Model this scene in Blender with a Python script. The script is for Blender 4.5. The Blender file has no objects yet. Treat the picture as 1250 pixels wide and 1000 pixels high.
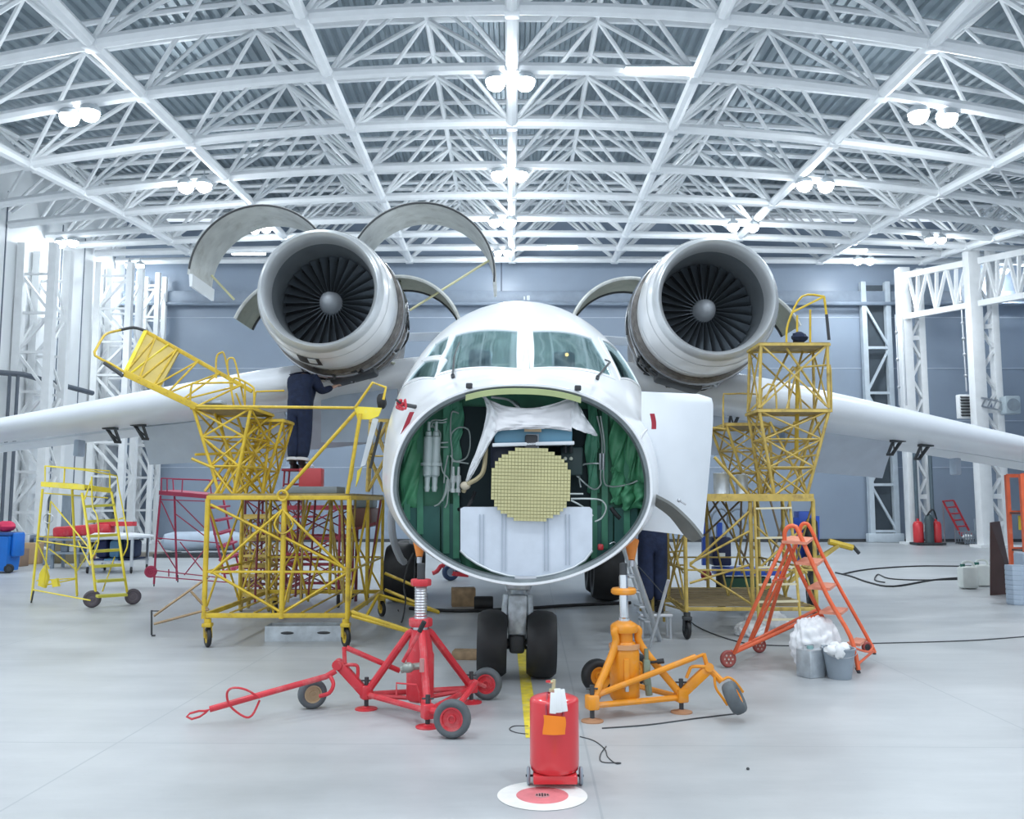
import bpy, bmesh, math, random
from mathutils import Vector, Matrix
from mathutils.bvhtree import BVHTree
RND = random.Random(11)
SC = bpy.context.scene
COL = SC.collection
pi = math.pi
V = Vector
# ---------------------------------------------------------------- camera maths (for placing things in metres)
F = 1100.0; CH = 1.85; PITCH = math.atan(112 / 1100.0)
CP, SP = math.cos(PITCH), math.sin(PITCH)
def ray(px, py):
    a = (px - 625) / F; b = (500 - py) / F
    return V((a, CP - b * SP, SP + b * CP))
def P(px, py, Y):
    d = ray(px, py); t = Y / d.y
    return V((t * d.x, Y, CH + t * d.z))
def G(px, py, z=0.0):
    d = ray(px, py); t = (z - CH) / d.z
    return V((t * d.x, t * d.y, z))
def proj(p):
    x, y, z = p[0], p[1], p[2] - CH
    den = y * CP + z * SP
    return 625 + F * x / den, 500 - F * (z * CP - y * SP) / den
# ---------------------------------------------------------------- materials
MATS = {}
def mat(name, col, rough=0.5, metal=0.0, var=0.08, scale=3.0, spec=0.5, coat=0.0, emit=None, es=1.0, bump=0.0, bscale=40.0, alpha=1.0, dirt=None, dirt_amt=0.0, dirt_scale=2.0):
    if name in MATS: return MATS[name]
    m = bpy.data.materials.new(name); m.use_nodes = True
    nt = m.node_tree; N = nt.nodes; L = nt.links
    b = N['Principled BSDF']
    b.inputs['Roughness'].default_value = rough
    b.inputs['Metallic'].default_value = metal
    b.inputs['Specular IOR Level'].default_value = spec
    b.inputs['Coat Weight'].default_value = coat
    b.inputs['Coat Roughness'].default_value = 0.08
    b.inputs['Alpha'].default_value = alpha
    tc = N.new('ShaderNodeTexCoord')
    no = N.new('ShaderNodeTexNoise'); no.inputs['Scale'].default_value = scale; no.inputs['Detail'].default_value = 6
    L.new(tc.outputs['Object'], no.inputs['Vector'])
    cr = N.new('ShaderNodeValToRGB')
    cr.color_ramp.elements[0].position = 0.3; cr.color_ramp.elements[1].position = 0.7
    lo = [max(0, c * (1 - var)) for c in col]; hi = [min(1, c * (1 + var)) for c in col]
    cr.color_ramp.elements[0].color = (*lo, 1); cr.color_ramp.elements[1].color = (*hi, 1)
    L.new(no.outputs['Fac'], cr.inputs['Fac'])
    out = cr.outputs['Color']
    if dirt is not None:
        n2 = N.new('ShaderNodeTexNoise'); n2.inputs['Scale'].default_value = dirt_scale; n2.inputs['Detail'].default_value = 8; n2.inputs['Roughness'].default_value = 0.7
        L.new(tc.outputs['Object'], n2.inputs['Vector'])
        r2 = N.new('ShaderNodeValToRGB'); r2.color_ramp.elements[0].position = 0.52; r2.color_ramp.elements[1].position = 0.72
        r2.color_ramp.elements[1].color = (dirt_amt,) * 3 + (1,)
        L.new(n2.outputs['Fac'], r2.inputs['Fac'])
        mx = N.new('ShaderNodeMix'); mx.data_type = 'RGBA'
        L.new(r2.outputs['Color'], mx.inputs[0]); L.new(out, mx.inputs[6]); mx.inputs[7].default_value = (*dirt, 1)
        out = mx.outputs[2]
    L.new(out, b.inputs['Base Color'])
    if bump:
        n3 = N.new('ShaderNodeTexNoise'); n3.inputs['Scale'].default_value = bscale
        L.new(tc.outputs['Object'], n3.inputs['Vector'])
        bp = N.new('ShaderNodeBump'); bp.inputs['Strength'].default_value = bump; bp.inputs['Distance'].default_value = 0.02
        L.new(n3.outputs['Fac'], bp.inputs['Height']); L.new(bp.outputs['Normal'], b.inputs['Normal'])
    if emit:
        b.inputs['Emission Color'].default_value = (*emit, 1); b.inputs['Emission Strength'].default_value = es
    MATS[name] = m
    return m
WHITE = mat('aircraft_white', (0.86, 0.88, 0.90), 0.22, var=0.015, coat=0.3, scale=1.2)
def backface(m, col):
    nt = m.node_tree; N = nt.nodes; L = nt.links
    b = N['Principled BSDF']; src = b.inputs['Base Color'].links[0].from_socket
    g = N.new('ShaderNodeNewGeometry'); mx = N.new('ShaderNodeMix'); mx.data_type = 'RGBA'
    L.new(g.outputs['Backfacing'], mx.inputs[0]); L.new(src, mx.inputs[6]); mx.inputs[7].default_value = (*col, 1)
    L.new(mx.outputs[2], b.inputs['Base Color'])
FUSW = mat('fuselage_paint', (0.86, 0.88, 0.90), 0.22, var=0.015, coat=0.3, scale=1.2)
backface(FUSW, (0.42, 0.48, 0.47))
OFFW = mat('panel_white', (0.78, 0.82, 0.86), 0.4, var=0.04, scale=2.0)
WINGU = mat('wing_white', (0.80, 0.84, 0.89), 0.3, var=0.03, scale=1.0)
LIPM = mat('bare_alloy', (0.58, 0.61, 0.63), 0.33, 0.45, var=0.06, scale=2.5)
DUCT = mat('duct_lining', (0.17, 0.19, 0.205), 0.35, 0.25, var=0.1, scale=3)
BLADE = mat('fan_metal', (0.20, 0.23, 0.26), 0.28, 0.8, var=0.1)
SPIN = mat('spinner_grey', (0.42, 0.45, 0.48), 0.45, 0.2, var=0.05)
COWLI = mat('cowl_lining', (0.58, 0.60, 0.58), 0.45, 0.25, var=0.12, scale=4, dirt=(0.25, 0.24, 0.2), dirt_amt=0.5, dirt_scale=3)
COWLG = mat('cowl_green_grey', (0.38, 0.40, 0.32), 0.5, 0.2, var=0.15, scale=5, dirt=(0.15, 0.12, 0.08), dirt_amt=0.6, dirt_scale=5)
MACH = mat('engine_metal', (0.17, 0.16, 0.15), 0.4, 0.6, var=0.35, scale=9)
STEEL = mat('steel', (0.55, 0.57, 0.60), 0.3, 0.9, var=0.08)
CHROME = mat('chrome', (0.75, 0.78, 0.80), 0.15, 0.95, var=0.04)
ALU = mat('aluminium', (0.72, 0.75, 0.78), 0.35, 0.7, var=0.08)
DARK = mat('dark_metal', (0.06, 0.065, 0.07), 0.5, 0.3, var=0.2)
BLACK = mat('black_rubber', (0.018, 0.019, 0.021), 0.55, var=0.2, scale=8)
TYRE = mat('tyre_grey', (0.10, 0.115, 0.125), 0.65, var=0.2, scale=9)
YEL = mat('yellow_paint', (0.66, 0.46, 0.035), 0.4, var=0.12, scale=5, dirt=(0.30, 0.19, 0.05), dirt_amt=0.75, dirt_scale=6)
YELOLD = mat('ochre_paint', (0.55, 0.40, 0.10), 0.5, var=0.22, scale=6, dirt=(0.20, 0.13, 0.06), dirt_amt=0.8, dirt_scale=7)
YELB = mat('bright_yellow_paint', (0.88, 0.72, 0.06), 0.4, var=0.06, scale=5, dirt=(0.75, 0.70, 0.45), dirt_amt=0.5, dirt_scale=3)
RED = mat('red_paint', (0.62, 0.035, 0.05), 0.38, var=0.12, scale=5, dirt=(0.60, 0.20, 0.20), dirt_amt=0.7, dirt_scale=6)
REDB = mat('red_enamel', (0.68, 0.035, 0.045), 0.28, var=0.05, scale=4, coat=0.4)
DRED = mat('dull_red_paint', (0.38, 0.045, 0.075), 0.5, var=0.15, scale=5)
ORA = mat('orange_paint', (0.80, 0.30, 0.015), 0.38, var=0.12, scale=5, dirt=(0.70, 0.36, 0.16), dirt_amt=0.7, dirt_scale=6)
ORR = mat('orange_red_paint', (0.80, 0.14, 0.05), 0.4, var=0.08, scale=5, dirt=(0.75, 0.32, 0.2), dirt_amt=0.6, dirt_scale=7)
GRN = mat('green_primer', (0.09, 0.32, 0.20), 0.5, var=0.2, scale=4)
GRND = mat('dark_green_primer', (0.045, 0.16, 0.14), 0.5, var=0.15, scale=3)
GRNP = mat('green_blanket', (0.12, 0.42, 0.22), 0.45, var=0.2, scale=5, bump=0.25, bscale=14)
RIM = mat('rim_grey', (0.20, 0.23, 0.24), 0.4, 0.4, var=0.2, scale=6)
PALEG = mat('pale_green_primer', (0.50, 0.58, 0.28), 0.5, var=0.1)
RADAR = mat('radar_face', (0.66, 0.62, 0.33), 0.4, 0.15, var=0.06)
RADG = mat('radar_groove', (0.42, 0.40, 0.20), 0.5, 0.1, var=0.05)
BOXW = mat('brushed_white', (0.66, 0.72, 0.80), 0.35, 0.2, var=0.07, scale=5)
BLUEB = mat('pale_blue_paint', (0.16, 0.36, 0.50), 0.4, var=0.1)
SHEET = mat('white_sheeting', (0.80, 0.80, 0.82), 0.55, var=0.06, scale=6)
PLAST = mat('clear_plastic_sheet', (0.86, 0.88, 0.90), 0.4, var=0.05, scale=8)
TAPE = mat('tan_tape', (0.75, 0.55, 0.35), 0.6)
NAVY = mat('navy_cloth', (0.012, 0.022, 0.06), 0.85, var=0.25, scale=12, bump=0.4, bscale=18)
SKIN = mat('skin', (0.62, 0.40, 0.30), 0.5, var=0.05)
HAIR = mat('hair_brown', (0.05, 0.03, 0.02), 0.6, var=0.2, scale=30)
BOOT = mat('boot_black', (0.02, 0.02, 0.022), 0.5)
CUFF = mat('reflective_cuff', (0.75, 0.77, 0.80), 0.4)
BLUE = mat('blue_paint', (0.025, 0.10, 0.55), 0.4, var=0.1)
BINB = mat('blue_plastic', (0.01, 0.17, 0.62), 0.45, var=0.06)
TEAL = mat('teal_plastic', (0.10, 0.35, 0.45), 0.45)
BROWN = mat('brown_board', (0.085, 0.05, 0.045), 0.45, var=0.15)
WOOD = mat('raw_wood', (0.38, 0.26, 0.15), 0.7, var=0.3, scale=8)
CARD = mat('cardboard', (0.45, 0.31, 0.18), 0.8, var=0.1)
DECK = mat('grey_deck', (0.30, 0.33, 0.34), 0.6, var=0.15)
DECKO = mat('worn_deck', (0.32, 0.25, 0.10), 0.6, var=0.3, scale=9)
GALV = mat('galvanised', (0.55, 0.60, 0.64), 0.35, 0.6, var=0.2, scale=7)
GREYP = mat('grey_plastic', (0.28, 0.33, 0.38), 0.45, var=0.12)
LGREY = mat('light_grey_plastic', (0.42, 0.50, 0.60), 0.5, var=0.06)
CREAM = mat('cream_plastic', (0.82, 0.86, 0.82), 0.4)
OCHY = mat('orange_cloth', (0.95, 0.25, 0.01), 0.6, var=0.06)
PAPER = mat('paper_white', (0.82, 0.84, 0.85), 0.6)
STRUT = mat('gear_strut_paint', (0.45, 0.50, 0.53), 0.35, 0.3, var=0.3, scale=14)
BEAMW = mat('steelwork_white', (0.86, 0.89, 0.91), 0.4, var=0.03)
COLW = mat('column_white', (0.88, 0.90, 0.91), 0.45, var=0.04)
LAMP = mat('lamp_glow', (0.9, 0.95, 1.0), 0.4, emit=(0.90, 0.96, 1.0), es=30)
TUBEL = mat('tube_glow', (0.9, 0.95, 1.0), 0.4, emit=(0.92, 0.97, 1.0), es=9)
LHOUS = mat('lamp_housing', (0.55, 0.60, 0.64), 0.4, 0.2)
FLEXG = mat('hose_grey', (0.28, 0.30, 0.32), 0.45)
GPAINT = mat('yellow_floor_paint', (0.82, 0.66, 0.05), 0.5, var=0.2, scale=9, dirt=(0.5, 0.5, 0.5), dirt_amt=0.6, dirt_scale=8)
WPAINT = mat('white_floor_paint', (0.80, 0.81, 0.78), 0.5, var=0.08, scale=9)
RPAINT = mat('red_floor_paint', (0.72, 0.22, 0.24), 0.5, var=0.1, scale=12)
def glass_mat(name, tint, gloss=0.35):
    m = bpy.data.materials.new(name); m.use_nodes = True
    nt = m.node_tree; N = nt.nodes; L = nt.links
    N.remove(N['Principled BSDF']); o = N['Material Output']
    t = N.new('ShaderNodeBsdfTransparent'); t.inputs[0].default_value = (*tint, 1)
    g = N.new('ShaderNodeBsdfGlossy'); g.inputs['Roughness'].default_value = 0.06; g.inputs[0].default_value = (0.8, 0.9, 0.95, 1)
    mx = N.new('ShaderNodeMixShader')
    no = N.new('ShaderNodeTexNoise'); no.inputs['Scale'].default_value = 2.5
    mr = N.new('ShaderNodeMapRange'); mr.inputs[3].default_value = gloss - 0.06; mr.inputs[4].default_value = gloss + 0.08
    L.new(no.outputs['Fac'], mr.inputs[0]); L.new(mr.outputs[0], mx.inputs[0])
    L.new(t.outputs[0], mx.inputs[1]); L.new(g.outputs[0], mx.inputs[2]); L.new(mx.outputs[0], o.inputs[0])
    MATS[name] = m; return m
GLASS = glass_mat('cockpit_glass', (0.72, 0.84, 0.84), 0.42)
# ---------------------------------------------------------------- mesh builder
def frame_of(d):
    d = d.normalized()
    u = d.cross(V((0, 0, 1)))
    if u.length < 1e-3: u = d.cross(V((1, 0, 0)))
    u.normalize(); w = d.cross(u).normalized()
    return u, w
class MB:
    def __init__(s): s.v = []; s.f = []
    def add(s, vs, fs):
        b = len(s.v); s.v += [V(p) for p in vs]; s.f += [tuple(b + i for i in f) for f in fs]; return s
    def tube(s, a, b, r, r2=None, n=8):
        a = V(a); b = V(b); r2 = r if r2 is None else r2
        if (b - a).length < 1e-6: return s
        u, w = frame_of(b - a); vs = []
        for c, rr in ((a, r), (b, r2)):
            for i in range(n):
                t = 2 * pi * i / n; vs.append(c + (u * math.cos(t) + w * math.sin(t)) * rr)
        fs = [(i, (i + 1) % n, n + (i + 1) % n, n + i) for i in range(n)] + [tuple(range(n))[::-1], tuple(range(n, 2 * n))]
        return s.add(vs, fs)
    def path(s, pts, r, n=8, closed=False):
        pts = [V(p) for p in pts]; m = len(pts); rings = []; u = None
        for i, p in enumerate(pts):
            if closed: d = pts[(i + 1) % m] - pts[i - 1]
            else: d = pts[min(i + 1, m - 1)] - pts[max(i - 1, 0)]
            if d.length < 1e-9: d = V((0, 0, 1))
            d.normalize()
            if u is None: u, w = frame_of(d)
            else:
                u = u - d * u.dot(d)
                if u.length < 1e-6: u, w = frame_of(d)
                u.normalize(); w = d.cross(u)
            rr = r[i] if isinstance(r, (list, tuple)) else r
            rings.append([p + (u * math.cos(2 * pi * k / n) + w * math.sin(2 * pi * k / n)) * rr for k in range(n)])
        return s.loft(rings, wrap=closed, caps=not closed)
    def loft(s, rings, wrap=False, caps=True, closed=True):
        n = len(rings[0]); m = len(rings); vs = [p for r in rings for p in r]; fs = []
        for i in range(m if wrap else m - 1):
            j = (i + 1) % m
            for k in range(n if closed else n - 1):
                l = (k + 1) % n; fs.append((i * n + k, i * n + l, j * n + l, j * n + k))
        if caps and not wrap and closed: fs += [tuple(range(n))[::-1], tuple(range((m - 1) * n, m * n))]
        return s.add(vs, fs)
    def box(s, c, size, rot=None, bev=0.0):
        c = V(c); hx, hy, hz = size[0] / 2, size[1] / 2, size[2] / 2
        bev = min(bev, hx * .9, hy * .9, hz * .9)
        R = rot.to_3x3() if rot is not None else Matrix.Identity(3)
        if bev <= 0:
            vs = [(x, y, z) for x in (-hx, hx) for y in (-hy, hy) for z in (-hz, hz)]
            fs = [(0, 1, 3, 2), (4, 6, 7, 5), (0, 4, 5, 1), (2, 3, 7, 6), (0, 2, 6, 4), (1, 5, 7, 3)]
        else:
            bm = bmesh.new(); bmesh.ops.create_cube(bm, size=1)
            for q in bm.verts: q.co = V((q.co.x * 2 * hx, q.co.y * 2 * hy, q.co.z * 2 * hz))
            bmesh.ops.bevel(bm, geom=bm.edges[:], offset=bev, segments=2, affect='EDGES', profile=0.5)
            bm.verts.index_update(); vs = [q.co.copy() for q in bm.verts]; fs = [tuple(q.index for q in f.verts) for f in bm.faces]; bm.free()
        return s.add([c + R @ V(p) for p in vs], fs)
    def bar(s, a, b, w, h, up=(0, 0, 1), bev=0.0):
        a = V(a); b = V(b); d = (b - a); l = d.length
        if l < 1e-6: return s
        d.normalize(); up = V(up); x = d.cross(up)
        if x.length < 1e-3: x = d.cross(V((0, 1, 0)))
        x.normalize(); z = x.cross(d)
        R = Matrix((x, d, z)).transposed()
        return s.box((a + b) / 2, (w, l, h), R, bev)
    def lathe(s, prof, o, ax=(0, 0, 1), n=24, a0=0.0, a1=2 * pi, closed=None):
        o = V(o); ax = V(ax).normalized(); u, w = frame_of(ax); full = abs(a1 - a0 - 2 * pi) < 1e-6
        k = n if full else n + 1; rings = []
        for r, t in prof:
            rings.append([o + ax * t + (u * math.cos(a0 + (a1 - a0) * i / n) + w * math.sin(a0 + (a1 - a0) * i / n)) * r for i in range(k)])
        return s.loft(rings, caps=False, closed=full)
    def disc(s, c, ax, r, n=24):
        u, w = frame_of(V(ax)); c = V(c)
        return s.add([c + (u * math.cos(2 * pi * i / n) + w * math.sin(2 * pi * i / n)) * r for i in range(n)], [tuple(range(n))])
    def prism(s, poly, ext):
        poly = [V(p) for p in poly]; e = V(ext); n = len(poly)
        return s.add(poly + [p + e for p in poly], [tuple(range(n))[::-1], tuple(range(n, 2 * n))] + [(i, (i + 1) % n, n + (i + 1) % n, n + i) for i in range(n)])
    def ball(s, c, r, nu=16, nv=10, wob=0.0, rnd=None):
        c = V(c); r = V(r) if not isinstance(r, (int, float)) else V((r, r, r)); vs = [c + V((0, 0, r.z))]; fs = []
        for i in range(1, nv):
            for j in range(nu):
                t = pi * i / nv; p = 2 * pi * j / nu; k = 1 + (rnd.uniform(-wob, wob) if rnd else 0)
                vs.append(c + V((r.x * math.sin(t) * math.cos(p), r.y * math.sin(t) * math.sin(p), r.z * math.cos(t))) * k)
        vs.append(c - V((0, 0, r.z))); e = len(vs) - 1
        for j in range(nu):
            l = (j + 1) % nu; fs.append((0, 1 + j, 1 + l)); fs.append((e, 1 + (nv - 2) * nu + l, 1 + (nv - 2) * nu + j))
            for i in range(nv - 2): a = 1 + i * nu; fs.append((a + j, a + nu + j, a + nu + l, a + l))
        return s.add(vs, fs)
    def shell(s, grid, th):
        """open grid of points -> closed sheet of thickness th (offset along normals)"""
        m, n = len(grid), len(grid[0]); nor = [[None] * n for _ in range(m)]
        for i in range(m):
            for j in range(n):
                a = grid[min(i + 1, m - 1)][j] - grid[max(i - 1, 0)][j]; b = grid[i][min(j + 1, n - 1)] - grid[i][max(j - 1, 0)]
                c = a.cross(b); nor[i][j] = c.normalized() if c.length > 1e-9 else V((0, 0, 1))
        vs = [grid[i][j] for i in range(m) for j in range(n)] + [grid[i][j] + nor[i][j] * th for i in range(m) for j in range(n)]
        o = m * n; fs = []
        for i in range(m - 1):
            for j in range(n - 1):
                a, b, c, d = i * n + j, i * n + j + 1, (i + 1) * n + j + 1, (i + 1) * n + j
                fs.append((a, b, c, d)); fs.append((o + d, o + c, o + b, o + a))
        for i in range(m - 1):
            for j in (0, n - 1): fs.append((i * n + j, (i + 1) * n + j, o + (i + 1) * n + j, o + i * n + j))
        for j in range(n - 1):
            for i in (0, m - 1): fs.append((i * n + j, i * n + j + 1, o + i * n + j + 1, o + i * n + j))
        return s.add(vs, fs)
    def bars(s, lst, r=0.018, n=6):
        for q in lst: s.tube(q[0], q[1], q[2] if len(q) > 2 else r, n=n)
        return s
    def build(s, name, m, parent=None, base=None, angle=35, fixn=True):
        me = bpy.data.meshes.new(name)
        if parent is not None: o0 = BASE[parent.name]
        elif base is not None: o0 = V(base)
        else:
            xs = [p.x for p in s.v]; ys = [p.y for p in s.v]; zs = [p.z for p in s.v]
            o0 = V(((min(xs) + max(xs)) / 2, (min(ys) + max(ys)) / 2, min(zs)))
        me.from_pydata([p - o0 for p in s.v], [], s.f)
        if fixn:
            bm = bmesh.new(); bm.from_mesh(me); bmesh.ops.recalc_face_normals(bm, faces=bm.faces[:]); bm.to_mesh(me); bm.free()
        me.materials.append(m)
        if angle:
            me.polygons.foreach_set('use_smooth', [True] * len(me.polygons)); me.set_sharp_from_angle(angle=math.radians(angle))
        me.update()
        o = bpy.data.objects.new(name, me); COL.objects.link(o)
        if parent is not None: o.parent = parent
        else: o.location = o0
        BASE[o.name] = o0
        return o
BASE = {}
LABELS = set()
def tag(o, label, cat, group=None, kind=None):
    o['label'] = label; o['category'] = cat
    if group: o['group'] = group
    if kind: o['kind'] = kind
    return o
def thing(name, label, cat, loc, group=None, kind=None):
    o = bpy.data.objects.new(name, None); COL.objects.link(o); o.location = V(loc); o.empty_display_size = 0.2
    BASE[o.name] = V(loc); return tag(o, label, cat, group, kind)
def copy_tree(o, parent=None):
    c = o.copy(); COL.objects.link(c); BASE[c.name] = BASE.get(o.name, V((0, 0, 0)))
    if parent is not None: c.parent = parent
    for ch in list(o.children): copy_tree(ch, c)
    return c
def one(mb, name, m, label, cat, group=None, kind=None, base=None, angle=35):
    return tag(mb.build(name, m, base=base, angle=angle), label, cat, group, kind)
def lerp(a, b, t): return a + (b - a) * t
def interp(tab, x):
    """smooth piecewise interpolation of table rows (x, v1, v2, ...) (Catmull-Rom)"""
    n = len(tab)
    if x <= tab[0][0]: return tab[0][1:]
    if x >= tab[-1][0]: return tab[-1][1:]
    for i in range(n - 1):
        if tab[i][0] <= x <= tab[i + 1][0]: break
    x0, x1 = tab[i][0], tab[i + 1][0]; h = x1 - x0; t = (x - x0) / h; out = []
    for k in range(1, len(tab[0])):
        p0, p1 = tab[i][k], tab[i + 1][k]
        def slope(j):
            if j == 0: return (tab[1][k] - tab[0][k]) / (tab[1][0] - tab[0][0])
            if j == n - 1: return (tab[-1][k] - tab[-2][k]) / (tab[-1][0] - tab[-2][0])
            return (tab[j + 1][k] - tab[j - 1][k]) / (tab[j + 1][0] - tab[j - 1][0])
        m0, m1 = slope(i) * h, slope(i + 1) * h
        out.append((2 * t**3 - 3 * t**2 + 1) * p0 + (t**3 - 2 * t**2 + t) * m0 + (-2 * t**3 + 3 * t**2) * p1 + (t**3 - t**2) * m1)
    return out
def arc3(c, r, a0, a1, n, ux, uy):
    return [V(c) + V(ux) * (r * math.cos(lerp(a0, a1, i / n))) + V(uy) * (r * math.sin(lerp(a0, a1, i / n))) for i in range(n + 1)]
def smooth_pts(pts, k=5):
    pts = [V(p) for p in pts]; out = []
    for i in range(len(pts) - 1):
        p0 = pts[max(i - 1, 0)]; p1 = pts[i]; p2 = pts[i + 1]; p3 = pts[min(i + 2, len(pts) - 1)]
        for j in range(k):
            t = j / k
            out.append(0.5 * ((2 * p1) + (p2 - p0) * t + (2 * p0 - 5 * p1 + 4 * p2 - p3) * t * t + (3 * p1 - p0 - 3 * p2 + p3) * t**3))
    out.append(pts[-1]); return out
def wheel(mb_t, mb_h, c, ax, r, w, rim=0.6):
    """tyre and hub meshes around centre c with axle direction ax"""
    c = V(c); a = V(ax).normalized(); h = w / 2
    mb_t.lathe([(r * rim, -h * .8), (r * (rim + .1), -h), (r * .86, -h), (r * .96, -h * .72), (r, -h * .3), (r, h * .3), (r * .96, h * .72), (r * .86, h), (r * (rim + .1), h), (r * rim, h * .8), (r * rim, -h * .8)], c, a, 28)
    mb_h.lathe([(0, -h * .55), (r * .16, -h * .55), (r * .16, -h * .8), (r * .22, -h * .8), (r * .24, -h * .45), (r * rim * .8, -h * .45), (r * rim * .86, -h * .8), (r * rim, -h * .8), (r * rim, h * .8), (r * rim * .86, h * .8), (r * rim * .8, h * .45), (r * .24, h * .45), (r * .22, h * .8), (r * .16, h * .8), (r * .16, h * .55), (0, h * .55)], c, a, 24)
# ================================================================ THE SETTING
WALLY = 41.5; XL = -18.2; XR = 25.0
def struct(mb, name, m, label, cat='building', angle=35, base=None):
    o = mb.build(name, m, base=base, angle=angle); return tag(o, label, cat, kind='structure')
# ---- floor: polished concrete with cast joints
def floor_mat():
    m = bpy.data.materials.new('concrete_floor'); m.use_nodes = True
    nt = m.node_tree; N = nt.nodes; L = nt.links; b = N['Principled BSDF']
    tc = N.new('ShaderNodeTexCoord')
    def noise(s, d=6, r=0.6, vec=None):
        n = N.new('ShaderNodeTexNoise'); n.inputs['Scale'].default_value = s; n.inputs['Detail'].default_value = d; n.inputs['Roughness'].default_value = r
        L.new(vec or tc.outputs['Object'], n.inputs['Vector']); return n.outputs['Fac']
    def ramp(src, p0, p1, c0, c1):
        r = N.new('ShaderNodeValToRGB'); r.color_ramp.elements[0].position = p0; r.color_ramp.elements[1].position = p1
        r.color_ramp.elements[0].color = (*c0, 1); r.color_ramp.elements[1].color = (*c1, 1); L.new(src, r.inputs['Fac']); return r.outputs['Color']
    def mix(f, a, c, mode='MIX'):
        x = N.new('ShaderNodeMix'); x.data_type = 'RGBA'; x.blend_type = mode
        if isinstance(f, float): x.inputs[0].default_value = f
        else: L.new(f, x.inputs[0])
        L.new(a, x.inputs[6])
        if isinstance(c, tuple): x.inputs[7].default_value = (*c, 1)
        else: L.new(c, x.inputs[7])
        return x.outputs[2]
    base = ramp(noise(0.35, 8, 0.65), 0.3, 0.72, (0.40, 0.42, 0.43), (0.545, 0.56, 0.57))
    mp = N.new('ShaderNodeMapping'); mp.inputs['Scale'].default_value = (0.35, 1.6, 1); L.new(tc.outputs['Object'], mp.inputs['Vector'])
    streak = ramp(noise(0.9, 7, 0.7, mp.outputs['Vector']), 0.35, 0.75, (0.86, 0.87, 0.88), (1.06, 1.06, 1.06))
    base = mix(1.0, base, streak, 'MULTIPLY')
    spot = ramp(noise(9, 3, 0.8), 0.62, 0.8, (0, 0, 0), (0.35, 0.35, 0.35))
    base = mix(spot, base, (0.33, 0.34, 0.35))
    mp2 = N.new('ShaderNodeMapping'); mp2.inputs['Rotation'].default_value = (0, 0, 0.02); mp2.inputs['Location'].default_value = (-0.42, -7.1, 0); L.new(tc.outputs['Object'], mp2.inputs['Vector'])
    br = N.new('ShaderNodeTexBrick'); br.offset = 0; br.inputs['Scale'].default_value = 1.0
    br.inputs['Brick Width'].default_value = 3.6; br.inputs['Row Height'].default_value = 3.6
    br.inputs['Mortar Size'].default_value = 0.010; br.inputs['Mortar Smooth'].default_value = 0.4
    L.new(mp2.outputs['Vector'], br.inputs['Vector'])
    fac = N.new('ShaderNodeMath'); fac.operation = 'MULTIPLY'; fac.inputs[1].default_value = 0.75; L.new(br.outputs['Fac'], fac.inputs[0])
    base = mix(fac.outputs[0], base, (0.33, 0.36, 0.38))
    L.new(base, b.inputs['Base Color'])
    rr = N.new('ShaderNodeMapRange'); rr.inputs[3].default_value = 0.26; rr.inputs[4].default_value = 0.5
    L.new(noise(0.7, 6), rr.inputs[0]); L.new(rr.outputs[0], b.inputs['Roughness'])
    b.inputs['Specular IOR Level'].default_value = 0.45
    return m
fl = MB(); fl.box((3.4, 17.75, -0.1), (43.2, 47.5, 0.2))
floor = struct(fl, 'floor', floor_mat(), 'pale grey polished concrete hangar floor', 'floor', base=(0, 0, 0))
def flat_strip(pts_l, pts_r, z):
    m = MB(); n = len(pts_l); vs = [V((*p, z)) for p in pts_l] + [V((*p, z)) for p in pts_r]
    return m.add(vs, [(i, i + 1, n + i + 1, n + i) for i in range(n - 1)])
def ribbon(a, b, w, z=0.003):
    a = V((*a, 0)); b = V((*b, 0)); d = (b - a).normalized(); s = V((-d.y, d.x, 0)) * w / 2
    return MB().add([a - s + V((0, 0, z)), b - s + V((0, 0, z)), b + s + V((0, 0, z)), a + s + V((0, 0, z))], [(0, 1, 2, 3)])
ribbon((0.165, 7.3), (0.10, 13.4), 0.115).build('centre_line', GPAINT, floor, angle=0)
ribbon((0.285, 4.4), (0.262, 5.37), 0.145).build('centre_line', GPAINT, floor, angle=0)
tc_ = G(662, 971.5)
def ring_flat(c, r0, r1, z, n=48):
    m = MB(); vs = []
    for r in (r0, r1): vs += [V((c.x + r * math.cos(2 * pi * i / n), c.y + r * math.sin(2 * pi * i / n), z)) for i in range(n)]
    return m.add(vs, [(i, (i + 1) % n, n + (i + 1) % n, n + i) for i in range(n)])
ring_flat(tc_, 0.165, 0.285, 0.003).build('painted_target_ring', WPAINT, floor, angle=0)
ring_flat(tc_, 0.047, 0.165, 0.003).build('painted_target_disc', RPAINT, floor, angle=0)
dm = MB(); dm.disc(tc_ + V((0, 0, 0.004)), (0, 0, 1), 0.047, 24)
hub = dm.build('socket_cover', mat('socket_pink', (0.55, 0.30, 0.31), 0.5), floor, angle=0)
sm = MB()
for k in range(5): sm.bar(tc_ + V((-0.034 + k * 0.017, -0.028 + 0.008 * abs(k - 2), 0.006)), tc_ + V((-0.034 + k * 0.017, 0.028 - 0.008 * abs(k - 2), 0.006)), 0.009, 0.003)
sm.build('socket_slots', BLACK, floor, angle=0)
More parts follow.
